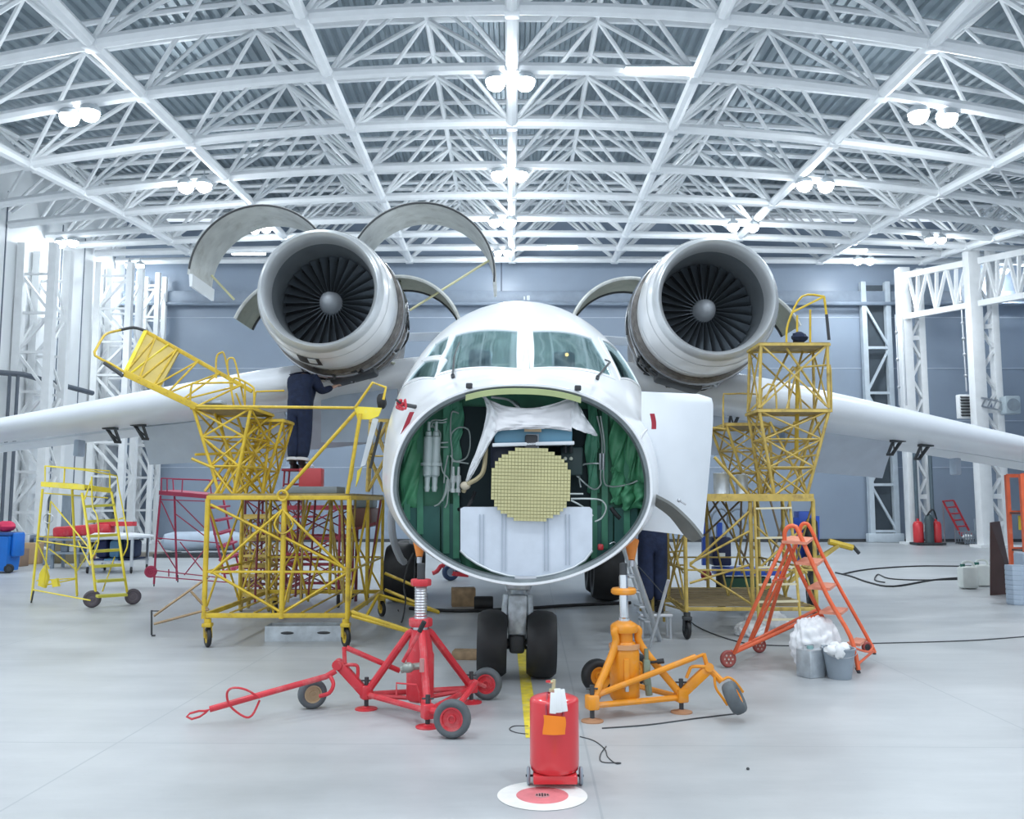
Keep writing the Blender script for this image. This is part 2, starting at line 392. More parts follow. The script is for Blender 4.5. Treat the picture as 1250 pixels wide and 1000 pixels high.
# ---- walls
WALLB = mat('wall_blue_grey', (0.275, 0.335, 0.42), 0.35, var=0.05, scale=0.5)
WALLW = mat('wall_white', (0.84, 0.87, 0.89), 0.5, var=0.03, scale=0.5)
SEAM = mat('panel_seam', (0.50, 0.56, 0.64), 0.4)
SEAMD = mat('panel_seam_dark', (0.10, 0.13, 0.18), 0.5)
w = MB(); w.box(((XL + XR) / 2, WALLY + 0.15, 7.5), (XR - XL, 0.3, 15))
wb = struct(w, 'wall_back', WALLB, 'blue grey panelled back wall of the hangar', 'wall', base=(0, WALLY, 0))
m = MB()
for z in (3.4, 5.55, 8.0, 10.4): m.box(((XL + XR) / 2, WALLY - 0.005, z), (XR - XL, 0.02, 0.035))
m.build('panel_seam', SEAM, wb)
m = MB()
for px in (458, 612, 815): x = P(px, 400, WALLY).x; m.box((x, WALLY - 0.008, 7), (0.07, 0.02, 12.5))
m.build('vertical_seam', SEAMD, wb)
m = MB(); m.box((3.4, WALLY - 0.2, 11.3), (43, 0.4, 0.55), bev=.03); m.tube((XL, WALLY - .5, 10.95), (XR, WALLY - .5, 10.95), .09)
m.build('top_rail', mat('rail_grey', (0.24, 0.29, 0.36), 0.5), wb)
m = MB(); m.box((3.4, WALLY - 0.03, 0.07), (43, 0.06, 0.14)); m.build('floor_track', DARK, wb)
w = MB(); w.box((XL - 0.15, 18, 7.5), (0.3, 47, 15))
wl = struct(w, 'wall_left', WALLW, 'white panelled side wall of the hangar', 'wall', base=(XL, 30, 0))
m = MB()
for y in (29.5, 31.6, 35.6, 37.5, 40.4): m.box((XL + 0.004, y, 6.5), (0.03, 0.06, 13))
m.build('panel_joint', SEAMD, wl)
m = MB()
for z in (2.2, 4.4): m.box((XL + 0.06, 35, z), (0.12, 13, 0.16))
m.build('wall_girt', COLW, wl)
w = MB(); w.box((XR + 0.15, 18, 7.5), (0.3, 47, 15))
struct(w, 'wall_right', WALLB, 'blue grey panelled wall beyond the columns on the right', 'wall', base=(XR, 30, 0))
# ---- roof geometry: gently arched lattice roof that flattens towards the back wall
def arch(x, y): return -min(0.0098, 0.0078 * (max(0, WALLY - y) / 19.5) ** 1.25) * x * x
ZB, DEPTH = 12.85, 2.3
rows = [16.3, 19.2, 22.0, 25.4, 28.7, 31.6, 34.2, 36.3, 38.3, 40.3]
SX = 4.7
XN = [(-4 + i) * SX for i in range(10)]
def bz(x, y): return ZB + arch(x, y)
DECKM = mat('roof_sheeting', (0.30, 0.36, 0.40), 0.42, 0.35, var=0.1, scale=0.6)
d = MB(); ys = [8, 14, 19, 23, 27, 31, 35, 38, WALLY]; ring = []
x = XL; k = 0; prof = []
while x < XR: prof += [(x, 0), (x + .11, 0), (x + .15, .09), (x + .26, .09)]; x += 0.30
for y in ys: ring.append([V((x, y, bz(x, y) + DEPTH + 0.22 + dz)) for x, dz in prof])
d.loft(ring, caps=False, closed=False)
ce = struct(d, 'ceiling', DECKM, 'grey corrugated metal roof sheeting above the trusses', 'ceiling', angle=0, base=(0, 25, ZB))
def truss(j):
    y = rows[j]; ytop = (y + rows[j + 1]) / 2 if j + 1 < len(rows) else y + 0.8
    m = MB(); xs = [-18.1 + i * 1.2 for i in range(36)]
    m.path([V((x, y, bz(x, y))) for x in xs if x < 24.8], 0.15, 8)
    ym = ytop; m.path([V((x, ym, bz(x, ym) + DEPTH)) for x in xs if x < 24.8], 0.10, 6)
    m.path([V((x, y + .25, bz(x, y) + DEPTH)) for x in xs if x < 24.8], 0.085, 6)
    for i, x in enumerate(XN):
        b = V((x, y, bz(x, y))); yb = rows[j + 1] if j + 1 < len(rows) else None
        for sx in (-.5, .5):
            xt = x + sx * SX
            if not -18.2 < xt < 24.9: continue
            t = V((xt, ytop, bz(xt, ytop) + DEPTH)); t0 = V((xt, y + .25, bz(xt, y) + DEPTH))
            m.tube(b, t, 0.075, n=6); m.tube(b, t0, 0.052, n=6)
            if yb: m.tube(V((x, yb, bz(x, yb))), t, 0.065, n=6)
            mid = V((x + sx * SX * .5, y, bz(x + sx * SX * .5, y)))
        m.box(b - V((0, 0, 0.02)), (0.34, 0.34, 0.30), bev=.03)
    return m
for j in range(len(rows)):
    struct(truss(j), 'roof_truss', BEAMW, 'white tubular lattice truss %s spanning the hangar roof' % ['just above the frame', 'cut by the top of the photo', 'second below the top of the photo', 'third below the top', 'fourth below the top', 'fifth below the top', 'fourth from the back wall', 'third from the back wall', 'second from the back wall', 'against the back wall'][j], 'roof truss', base=(0, rows[j], ZB))
for i, x in enumerate(XN):
    m = MB(); pts = [V((x, y, bz(x, y))) for y in [8, 12] + rows]
    m.path(pts, 0.16, 8); xt = x + SX / 2
    if xt < 24.8: m.path([V((xt, y, bz(xt, y) + DEPTH)) for y in [8, 12] + rows], 0.09, 6)
    struct(m, 'roof_purlin', BEAMW, 'white roof tube running from front to back, number %s from the left' % ['one', 'two', 'three', 'four', 'five', 'six', 'seven', 'eight', 'nine', 'ten'][i], 'roof beam', base=(x, 25, ZB))
# ---- lattice columns
def lattice_column(x0, x1, y, h, dy, step=1.45, lw=.16, pattern='z'):
    m = MB()
    for x in (x0, x1):
        for yy in (y, y + dy): m.box((x, yy, h / 2), (lw, lw, h))
    n = int(h / step); k = 0
    for i in range(n):
        z0, z1 = i * step, (i + 1) * step
        for yy in (y, y + dy):
            a, b = ((x0, x1) if i % 2 else (x1, x0))
            m.bar((a, yy, z0), (b, yy, z1), .1, .1, (0, 1, 0)); m.bar((x0, yy, z1), (x1, yy, z1), .09, .09)
        for x in (x0, x1):
            a, b = ((y, y + dy) if i % 2 else (y + dy, y)); m.bar((x, a, z0), (x, b, z1), .07, .07, (1, 0, 0))
    m.box(((x0 + x1) / 2, y + dy / 2, .06), (x1 - x0 + .5, dy + .5, .12))
    return m
struct(lattice_column(-18.0, -16.85, 32.4, 11.3, 1.1, lw=.28), 'lattice_column', COLW, 'white lattice column on the left wall, nearer of the two', 'column')
struct(lattice_column(-17.95, -16.6, 38.4, 12.2, 1.1, lw=.26), 'lattice_column', COLW, 'white lattice column on the left wall beside the back corner', 'column')
struct(lattice_column(-16.95, -16.1, 40.2, 12.2, .8, lw=.2), 'lattice_column', COLW, 'narrow pale lattice column in the back left corner', 'column')
def right_column(px0, px1, y, h):
    a = P(px0, 600, y).x; b = P(px1, 600, y).x; m = MB()
    m.box((a + .25, y, h / 2), (.5, .5, h), bev=.02); m.box((b - .14, y + .1, h / 2), (.28, .4, h), bev=.02)
    step = 1.75; z = .3; i = 0
    while z + step < h:
        l, r = a + .5, b - .28
        m.bar((l, y, z), (r, y, z + step * .42), .1, .16, (0, 1, 0)); m.bar((r, y, z + step * .5), (l, y, z + step * .92), .1, .16, (0, 1, 0))
        if i % 2: m.bar((l, y, z), (r, y, z), .1, .2)
        z += step; i += 1
    m.box(((a + b) / 2, y, .05), (b - a + .4, .9, .1))
    return m
struct(right_column(1106, 1138, 39.4, 12.2), 'lattice_column', COLW, 'white lattice column on the right beside the red fire extinguishers', 'column')
struct(right_column(1193, 1230, 36.8, 12.4), 'lattice_column', COLW, 'white lattice column on the right, nearer the shelf frame', 'column')
m = MB(); x0, x1 = P(1062, 600, 41.2).x, P(1092, 600, 41.2).x
m.box((x0, 41.15, 6), (.22, .3, 12)); m.box((x1, 41.15, 6), (.22, .3, 12)); k = 0; z = .5
m.box(((x0 + x1) / 2, 41.1, .2), (x1 - x0 + .5, .4, .4), bev=.05)
while z < 11:
    m.bar((x0, 41.1, z), (x1, 41.1, z), .1, .12)
    m.bar((x0 if k % 2 else x1, 41.1, z), (x1 if k % 2 else x0, 41.1, z + 2.1), .1, .1, (0, 1, 0)); z += 2.1; k += 1
lc = struct(m, 'lattice_column', mat('column_grey', (0.55, 0.62, 0.68), 0.45), 'grey lattice column against the back wall with dark panel behind', 'column')
m = MB(); m.box(((x0 + x1) / 2, 41.4, 6), (x1 - x0, .1, 11.8)); m.build('dark_panel', mat('dark_panel_grey', (0.07, 0.09, 0.11), 0.5), lc)
# truss frame above the right columns
m = MB()
A0, A1 = P(1098, 388, 39.4), P(1300, 352, 34.0); B0, B1 = P(1098, 338, 39.4), P(1300, 298, 34.0)
for a, b, r in ((A0, A1, .2), (B0, B1, .22)): m.bar(a, b, r, r * 1.2)
n = 8
for i in range(n):
    t0, t1, tm = i / n, (i + 1) / n, (i + .5) / n
    m.bar(A0.lerp(A1, t0), B0.lerp(B1, tm), .12, .12, (0, 1, 0)); m.bar(B0.lerp(B1, tm), A0.lerp(A1, t1), .12, .12, (0, 1, 0))
    m.bar(A0.lerp(A1, t0), B0.lerp(B1, t0), .12, .12, (0, 1, 0))
struct(m, 'lattice_girder', COLW, 'white lattice girder joining the tops of the right columns', 'girder')
# pipes
m = MB(); m.path([P(-40, 455, 31.5), P(0, 455, 31.5), P(28, 457, 32.0), P(60, 466, 33.4), P(113, 480, 35.5)], .1)
for p in (P(12, 458, 31.7), P(22, 458, 31.8)): m.tube(p, (p.x, p.y, 0), .06)
one(m, 'wall_pipe', mat('pipe_dark', (0.10, 0.12, 0.15), 0.4), 'dark pipe running along the left wall between the columns', 'pipe')
m = MB(); y = 36.2
for px in (1172, 1179): 
    a = P(px, 350, 37.2); b = P(px + 8, 478, 37.2); m.tube(a, b, .035, n=6)
    for t in (.15, .35, .5, .65, .85): m.ball(a.lerp(b, t), .075, 8, 6)
one(m, 'conduit_run', STEEL, 'steel conduits with round boxes dropping to the louvred vent', 'conduit')
m = MB(); a = P(1093, 384, 38.7); b = P(1098, 495, 38.7)
for dx in (0, .3): m.tube(a + V((dx, 0, 0)), b + V((dx, 0, 0)), .035, n=6)
for t in (.2, .5, .8): m.ball(a.lerp(b, t), .075, 8, 6)
one(m, 'conduit_run', STEEL, 'steel conduits with round boxes beside the column near the red extinguishers', 'conduit')
# louvre vent & heater on the right
c = P(1181, 496, 37.2); t = thing('louvre_vent', 'white louvred vent hanging below the conduits on the right', 'vent', c)
m = MB(); m.box(c + V((0, .2, 0)), (.62, .3, 1.0), bev=.03); m.build('vent_body', COLW, t)
m = MB(); 
for k in range(7): m.box(c + V((0, .02, -.38 + k * .127)), (.52, .1, .05), Matrix.Rotation(.5, 3, 'X'))
m.build('louvre', DARK, t)
c = P(1233, 495, 36.4); t = thing('unit_heater', 'pale square fan heater on a bracket beside the far right column', 'heater', c)
m = MB(); m.box(c, (.62, .5, .72), bev=.05); m.build('heater_body', mat('heater_grey', (0.45, 0.53, 0.58), 0.4), t)
m = MB(); m.lathe([(.26, -.03), (.26, 0), (.22, 0), (.22, -.03)], c + V((0, -.26, 0)), (0, -1, 0)); m.disc(c + V((0, -.255, 0)), (0, -1, 0), .22); m.build('fan_guard', GREYP, t)
a = P(1198, 490, 36.5); m = MB()
for dz in (-.2, .15): m.bar(a + V((0, 0, dz)), c + V((-.3, .1, dz)), .06, .06)
for k in range(5): q = a.lerp(c, k / 5); m.bar(q + V((0, 0, -.2)), q + V((.2, 0, .15)), .04, .04, (0, 1, 0))
m.build('bracket', STEEL, t)
# ---- lamps
pairs = [((85, 140), (110, 135), 'glaring pair at upper left'), ((605, 97), (641, 97), 'nearest pair at top centre'), ((1121, 137), (1156, 141), 'glaring pair at upper right'),
 ((227, 225), (249, 224), 'pair above the left engine cowl'), ((609, 211), (635, 211), 'second pair down the middle'), ((982, 223), (1008, 224), 'pair above and right of the right engine'),
 ((311, 278), (325, 277), 'pair seen through the raised left cowl'), ((604, 269), (623, 269), 'third pair down the middle'), ((895, 274), (919, 275), 'pair just above the right engine'),
 ((74, 295), (89, 294), 'pair near the left wall'), ((158, 323), (171, 323), 'pair over the back left corner'), ((608, 307), (619, 307), 'farthest pair down the middle'),
 ((1135, 291), (1149, 291), 'pair above the right columns'), ((1047, 317), (1062, 317), 'low pair near the back wall on the right'), ((1213, 330), (1226, 329), 'lowest pair at the right edge')]
def on_roof(px, py, off):
    d = ray(px, py); t = 5.0
    while t < 60:
        p = V((0, 0, CH)) + d * t
        if p.z > bz(p.x, p.y) + off or p.y > 40.6: return p
        t += 0.02
lampproto = None; LIGHTS = []
for (a, b, txt) in pairs:
    pa = on_roof(*a, -.25); pb = on_roof(*b, -.25)
    sc_ = max(.8, min(1.45, 44 / pa.y, (pa - pb).length * .94 / .37))
    for p, side in ((pa, 'left'), (pb, 'right')):
        lab = '%s round glowing lamp of the %s' % (side, txt)
        if lampproto is None:
            t = lampproto = thing('high_bay_lamp', lab, 'lamp', p, 'glowing high bay lamps under the roof')
            h = MB(); h.lathe([(0, .16), (.06, .16), (.07, .10), (.15, .08), (.175, .05), (.185, .02), (.185, -.03), (.17, -.03), (.168, .02), (0, .02)], p, (0, 0, 1), 20); h.tube(p + V((0, 0, .15)), p + V((0, 0, .30)), .015, n=6); h.build('housing', LHOUS, t)
            l = MB(); l.ball(p + V((0, 0, -.05)), (.172, .172, .165), 18, 10); l.build('lens', LAMP, t)
        else:
            t = copy_tree(lampproto); t.location = p; t['label'] = lab
        t.scale = (sc_,) * 3
    LIGHTS.append((pa + pb) / 2 - V((0, 0, .35)))
for (x0, x1, py, txt) in ((763, 850, 86, 'right of the nearest middle lamps'), (283, 325, 310, 'inside the raised left cowl'), (668, 705, 302, 'above the right raised cowl'), (1030, 1060, 306, 'over the low right lamps')):
    a, b = on_roof(x0, py, -.12), on_roof(x1, py, -.12); b.y = a.y; b.z = a.z
    t = thing('strip_light', 'long white strip light fixed under the truss ' + txt, 'light', (a + b) / 2, 'strip lights under the roof trusses')
    h = MB(); h.bar(a + V((0, 0, .07)), b + V((0, 0, .07)), .2, .06); h.build('housing', LHOUS, t)
    l = MB(); l.bar(a, b, .15, .09, bev=.02); l.build('tube', TUBEL, t)
# ================================================================ THE AIRCRAFT
ACL = V((0.05, 9.75, 0)); ROLL = math.radians(1.2)
AC = thing('aircraft', 'white twin engined high wing jet with its nose open and green bulkhead exposed', 'aircraft', ACL)
AC.rotation_euler = (0, ROLL, 0)
RM = Matrix.Rotation(ROLL, 3, 'Y')
def roll(p): return ACL + RM @ (V(p) - ACL)
def unroll(p): return ACL + RM.transposed() @ (V(p) - ACL)
def UP(px, py, Y): return unroll(P(px, py, Y))
FT = [(8.2, 1.185, 1.10, 2.92, 1.95, 2.3, 1.85), (8.5, 1.27, 1.07, 3.01, 1.98, 2.3, 1.85), (8.9, 1.36, 1.06, 3.13, 2.03, 2.35, 1.9), (9.4, 1.44, 1.06, 3.40, 2.12, 2.4, 1.95),
      (9.9, 1.50, 1.06, 3.70, 2.25, 2.3, 2.0), (10.6, 1.545, 1.07, 4.12, 2.42, 2.15, 2.0), (11.3, 1.56, 1.08, 4.39, 2.6, 2.05, 2.0), (12.2, 1.57, 1.08, 4.51, 2.75, 2.0, 2.0),
      (13.2, 1.57, 1.08, 4.53, 2.8, 2.0, 2.0), (23, 1.57, 1.08, 4.53, 2.8, 2.0, 2.0), (28, 1.1, 1.9, 4.53, 3.3, 2.0, 2.0), (35, 0.25, 3.7, 4.5, 4.1, 2.0, 2.0)]
AX = 0.18 - 0.05 - 0.02   # fuselage axis offset from the gear foot
FX = 0.045
def sec(y, th, off=0.0):
    hw, zb, zt, zw, nt, nb = interp(FT, y)
    hw += off; zb -= off; zt += off
    c, s = math.cos(th), math.sin(th); n = nt if s >= 0 else nb
    x = math.copysign(abs(c) ** (2 / n), c) * hw
    z = zw + (zt - zw if s >= 0 else zw - zb) * math.copysign(abs(s) ** (2 / n), s)
    return V((FX + x, y, z))
def param(p):
    hw, zb, zt, zw, nt, nb = interp(FT, p.y)
    x = (p.x - FX) / hw; z = (p.z - zw) / (zt - zw if p.z >= zw else zw - zb); n = nt if p.z >= zw else nb
    return p.y, math.atan2(math.copysign(abs(z) ** (n / 2), z), math.copysign(abs(x) ** (n / 2), x))
NTH = 240
ysl = [8.2 + i * 0.03 for i in range(110)] + [11.5 + i * .25 for i in range(8)] + [14 + i for i in range(22)]
ths = [2 * pi * k / NTH for k in range(NTH)]
fus_rings = [[sec(y, t) for t in ths] for y in ysl]
tmp = MB().loft(fus_rings, caps=False)
bvh = BVHTree.FromPolygons([roll(p) for p in tmp.v], tmp.f)
CAMO = V((0, 0, CH))
def on_fus(px, py):
    h = bvh.ray_cast(CAMO, ray(px, py))
    if h[0] is None:
        d = ray(px, py); best = None
        for k in range(300):
            q = CAMO + d * (8.5 + k * .01); n = bvh.find_nearest(q)
            if best is None or n[3] < best[1]: best = (n[0], n[3])
        return unroll(best[0])
    return unroll(h[0])
WIN = {'windshield_left': [(536, 457), (556, 410), (632, 405), (632, 451)], 'windshield_right': [(651, 450), (650, 405), (722, 414), (747, 461)],
       'side_left_rear': [(519, 438), (531, 421), (549, 411), (543, 435)], 'side_left': [(494, 471), (518, 442), (541, 441), (531, 462)],
       'side_right': [(757, 462), (734, 416), (753, 428), (783, 476)]}
wp = {k: [param(on_fus(*q)) for q in v] for k, v in WIN.items()}
def inpoly(p, poly):
    x, y = p; c = False; n = len(poly)
    for i in range(n):
        (x1, y1), (x2, y2) = poly[i], poly[i - 1]
        if (y1 > y) != (y2 > y) and x < (x2 - x1) * (y - y1) / (y2 - y1) + x1: c = not c
    return c
wpx = {}
for k_, q in wp.items():
    cy_ = sum(a for a, b in q) / 4; ct_ = sum(b for a, b in q) / 4; c3_ = sec(cy_, ct_)
    wpx[k_] = [(lerp(a, cy_, -.024 / (sec(a, b) - c3_).length), lerp(b, ct_, -.024 / (sec(a, b) - c3_).length)) for a, b in q]
faces = []
for f in tmp.f:
    i, k = f[0] // NTH, f[0] % NTH; cy = (tmp.v[f[0]].y + tmp.v[f[2]].y) / 2; th = ths[k] + pi / NTH
    if th > pi: th -= 2 * pi
    if any(inpoly((cy, th), q) for q in wpx.values()): continue
    faces.append(f)
tmp.f = faces
fus = tmp.build('fuselage', FUSW, AC, angle=60)
fm = MB()
for k, q in wp.items():
    g = MB(); n = 14; grid = []
    for i in range(n + 1):
        row = []
        for j in range(n + 1):
            u, w_ = i / n, j / n
            y = lerp(lerp(q[0][0], q[1][0], w_), lerp(q[3][0], q[2][0], w_), u); t = lerp(lerp(q[0][1], q[1][1], w_), lerp(q[3][1], q[2][1], w_), u)
            row.append(sec(y, t, -0.015))
        grid.append(row)
    g.shell(grid, 0.012); g.build('cockpit_window', GLASS, AC, angle=40)
    # white frame strip round the pane
    per = []
    for a in range(4):
        b = (a + 1) % 4
        for s_ in range(12): per.append((lerp(q[a][0], q[b][0], s_ / 12), lerp(q[a][1], q[b][1], s_ / 12)))
    cy = sum(p[0] for p in per) / 48; ct = sum(p[1] for p in per) / 48; sc3 = [sec(*p) for p in per]; c3 = sec(cy, ct)
    ri, ro = [], []
    for p, s3 in zip(per, sc3):
        d = (s3 - c3).length; kk = 1 / max(d, .05)
        ri.append((lerp(p[0], cy, kk * .004), lerp(p[1], ct, kk * .004))); ro.append((lerp(p[0], cy, -kk * .05), lerp(p[1], ct, -kk * .05)))
    A = [sec(*p, 0.012) for p in ri]; B = [sec(*p, 0.012) for p in ro]; Ci = [sec(*p, -0.02) for p in ri]; Co = [sec(*p, -0.01) for p in ro]
    wf = MB().loft([Ci, A, B, Co], caps=False); wf.build('window_frame', WHITE, fus, angle=40)
# cockpit interior
m = MB(); rg = []
rg.append([sec(10.0, t, -.06) for t in ths[0:121:4]]); rg.append([V((p.x, 10.0, 2.75)) for p in rg[0]])
m.add(rg[0] + rg[1], [(i, i + 1, 31 + i + 1, 31 + i) for i in range(30)]) if False else None
m.box((FX, 9.75, 2.98), (2.0, .7, .10), Matrix.Rotation(.30, 3, 'X'), .03); m.box((FX, 10.1, 3.0), (2.1, .12, .5), bev=.02)
gs = m.build('instrument_panel', mat('cockpit_pale', (0.50, 0.56, 0.44), 0.7, var=.2), fus)
m = MB(); cb = [sec(12.0, t, -.03) for t in ths[::4]]; m.add(cb, [tuple(range(len(cb)))]); m.build('cockpit_bulkhead', mat('cockpit_dark', (0.50, 0.58, 0.56), 0.7, var=.4, scale=2), fus, angle=0)
for sx in (-.5, .5):
    m = MB(); m.box((FX + sx, 10.75, 3.05), (.5, .16, .8), bev=.06); m.box((FX + sx, 10.75, 3.55), (.28, .12, .22), bev=.05); m.build('pilot_seat', mat('seat_blue_grey', (0.20, 0.26, 0.30), 0.7, var=.3), fus)
m = MB(); q = UP(692, 433, 10.45); m.ball(q, .022, 10, 8); m.build('panel_lamp', mat('lamp_amber', (1, .6, .3), .4, emit=(1, .55, .2), es=6), fus)
CABIN_FILL = V((0.05, 10.9, 4.0))
# wipers
for a, b, c in (((553, 461), (555, 438), (561, 420)), ((729, 463), (744, 445), (738, 441))):
    pa, pb, pc = [on_fus(*q) for q in (a, b, c)]; o = V((0, -.05, .02)); m = MB(); m.tube(pa, pa + o, .02); m.tube(pa + o, pb + o, .012, n=6); m.tube(pb + o * 1.1, pc + o * .6, .009, n=6); m.bar(pb + o, pa.lerp(pb, .3) + o, .02, .012); m.build('wiper', DARK, AC)
# opening rim
m = MB(); m.loft([[sec(8.2, t, o) if y == 8.2 else sec(y, t, o) for t in ths[::2]] for y, o in ((8.2, 0.006), (8.185, .0), (8.185, -0.018), (8.2, -.022))], caps=False); m.build('opening_edge', WHITE, fus)
m = MB(); rr = []
for y, o in ((8.2, -.016), (8.215, -.050), (8.30, -.058), (8.30, -.02)): rr.append([sec(8.2, t, o) + V((0, y - 8.2, 0)) for t in ths[::2]])
m.loft(rr, caps=False); rim = m.build('opening_rim', RIM, fus)
m = MB(); pts = [sec(8.2, t, -.04) + V((0, -.012, 0)) for t in [pi * (.5 + .135 - .27 * i / 20) for i in range(21)]]
m.shell([pts, [p + V((0, .02, -.05)) for p in pts]], .012); m.build('hinge_plate', PALEG, fus)
for px in (612, 680): c = sec(8.2, pi * .5 + (.12 if px < 640 else -.12) * pi, .0); m = MB(); m.box(c + V((0, -.02, .03)), (.06, .05, .05), bev=.01); m.build('hinge_lug', DARK, fus)
# nose compartment
YB = 8.95
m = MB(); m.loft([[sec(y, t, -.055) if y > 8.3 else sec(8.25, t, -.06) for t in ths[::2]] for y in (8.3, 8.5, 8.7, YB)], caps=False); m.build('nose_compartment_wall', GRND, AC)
m = MB(); bd = [sec(YB, t, -.06) for t in ths[::2]]; m.add(bd + [p + V((0, .05, 0)) for p in bd], [tuple(range(120)), tuple(range(120, 240))]); bulk = m.build('bulkhead', GRN, AC, angle=0)
def NP(px, py, Y=8.86): return UP(px, py, Y)
def clampin(p, off=-.075):
    hw, zb, zt, zw, nt, nb = interp(FT, min(p.y, 8.9)); hw += off; zb -= off; zt += off
    up = p.z >= zw; n = nt if up else nb; x = (p.x - FX) / hw; z = (p.z - zw) / (zt - zw if up else zw - zb)
    v = (abs(x) ** n + abs(z) ** n) ** (1 / n)
    return p if v <= 1 else V((FX + (p.x - FX) / v, p.y, zw + (p.z - zw) / v))
def clamp_bar(p, q, n=40):
    ok = [a for a in [p.lerp(q, i / n) for i in range(n + 1)] if (clampin(a) - a).length < 1e-6]
    return ok[0], ok[-1]
for px in (497, 513, 545, 557, 725, 738, 765): m = MB(); m.bar(*clamp_bar(NP(px, 475), NP(px, 705)), .035, .06); m.build('stiffener', GRN, bulk)
for (x0, x1, y0, y1) in ((486, 513, 620, 668), (515, 537, 618, 690), (539, 561, 615, 700), (724, 748, 617, 700), (750, 778, 620, 680)):
    g = [[clampin(NP(lerp(x0, x1, i / 8), lerp(y0, y1, j / 8), 8.86)) for j in range(9)] for i in range(9)]
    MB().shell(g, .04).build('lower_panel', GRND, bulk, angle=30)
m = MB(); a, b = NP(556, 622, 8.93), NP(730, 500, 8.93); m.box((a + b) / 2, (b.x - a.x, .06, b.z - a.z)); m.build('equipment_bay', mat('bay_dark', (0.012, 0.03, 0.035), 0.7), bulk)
def pillow(x0, x1, y0, y1, nx, ny, mname, name, Y=8.86, amp=.05):
    g = []; n = 18
    for i in range(n + 1):
        row = []
        for j in range(n + 1):
            u, w_ = i / n, j / n
            h = abs(math.sin(pi * u * nx)) ** .6 * abs(math.sin(pi * w_ * ny)) ** .6
            px = lerp(x0[0], x0[1], w_) * (1 - u) + lerp(x1[0], x1[1], w_) * u + 2.2 * math.sin(9 * w_ + 5 * u); py = lerp(y0, y1, w_) + 2 * math.sin(8 * u + y0)
            row.append(clampin(NP(px, py, Y - amp * h - .012 * math.sin(13 * u + 17 * w_ + x0[0])), -.065))
        g.append(row)
    return MB().shell(g, .02).build(name, mname, bulk, angle=70)
pillow((494, 487), (514, 514), 535, 620, 1, 1, GRNP, 'insulation_blanket')
pillow((506, 494), (518, 516), 492, 538, 1, 1, GRNP, 'insulation_blanket')
pillow((545, 545), (566, 562), 492, 560, 1, 1, GRN, 'insulation_blanket', amp=.03)
pillow((743, 745), (765, 764), 505, 575, 1, 1.0, GRNP, 'insulation_blanket', amp=.08)
pillow((745, 746), (762, 762), 575, 615, 1, 1, GRNP, 'insulation_blanket', amp=.07)
pillow((764, 765), (778, 780), 510, 590, 1, 1, GRNP, 'insulation_blanket', amp=.07)
pillow((776, 780), (786, 797), 535, 605, 1, 1, GRNP, 'insulation_blanket', amp=.06)
pillow((760, 758), (790, 786), 590, 622, 2, 1, GRNP, 'insulation_blanket', amp=.08, Y=8.80)
pillow((716, 716), (730, 730), 490, 600, 1, 2, GRN, 'insulation_blanket', amp=.03)
# white lower box
m = MB(); out = [(562, 621), (566, 619), (720, 619), (723, 622), (723, 672), (714, 684), (700, 693), (680, 700), (660, 704), (640, 705), (620, 703), (600, 697), (582, 688), (570, 680), (562, 672)]
m.prism([NP(*q, 8.34) for q in out], (0, .55, 0)); lb = m.build('lower_equipment_box', BOXW, AC, angle=30)
m = MB()
for px in (588, 615, 667, 693):
    for dx in (-2.2, 2.2): m.bar(NP(px + dx, 628, 8.335), NP(px + dx, 690 if abs(px - 640) > 40 else 697, 8.335), .008, .02, (0, 1, 0))
m.build('pressed_rib', mat('rib_grey', (0.45, 0.51, 0.58), 0.4, .3), lb)
m = MB(); m.path([NP(*q, 8.325) for q in out[4:]], .012, 6); m.build('edge_seal', mat('seal_grey', (0.6, 0.64, 0.66), 0.4, .3), lb)
m = MB(); m.bar(NP(628, 706, 8.25), NP(655, 706, 8.25), .05, .04, bev=.01); m.build('latch', STEEL, lb)
# radar antenna
m = MB(); mt = MB(); rw = 49.5; c = NP(648, 592, 8.22); tilt = Matrix.Rotation(math.radians(9), 3, 'X')
cw, chh = .0300, .0318; nr = 21; plate = []
for j in range(nr):
    v_ = (j - (nr - 1) / 2) / (nr / 2); half = math.sqrt(max(0.0, 1 - v_ * v_ * .90)); ncol = 2 * int(round(half * 12.5))
    w_ = ncol * cw; zc = -(j - (nr - 1) / 2) * chh
    mt.box(c + tilt @ V((0, .022, zc)), (w_, .03, chh * .998), tilt)
    for i in range(ncol):
        xc = (i - (ncol - 1) / 2) * cw; m.box(c + tilt @ V((xc, 0.001, zc)), (cw * .86, .012, chh * .84), tilt)
ant = mt.build('radar_antenna', RADG, AC, angle=0); m.build('slot_tiles', RADAR, ant, angle=0)
m = MB(); m.tube(c + V((0, .06, 0)), c + V((0, .6, 0)), .11, .16, n=14); m.box(c + V((0, .3, .32)), (.12, .3, .3), bev=.02); m.box(c + V((0, .35, 0)), (.5, .1, .5), bev=.03); m.build('antenna_mount', DARK, ant)
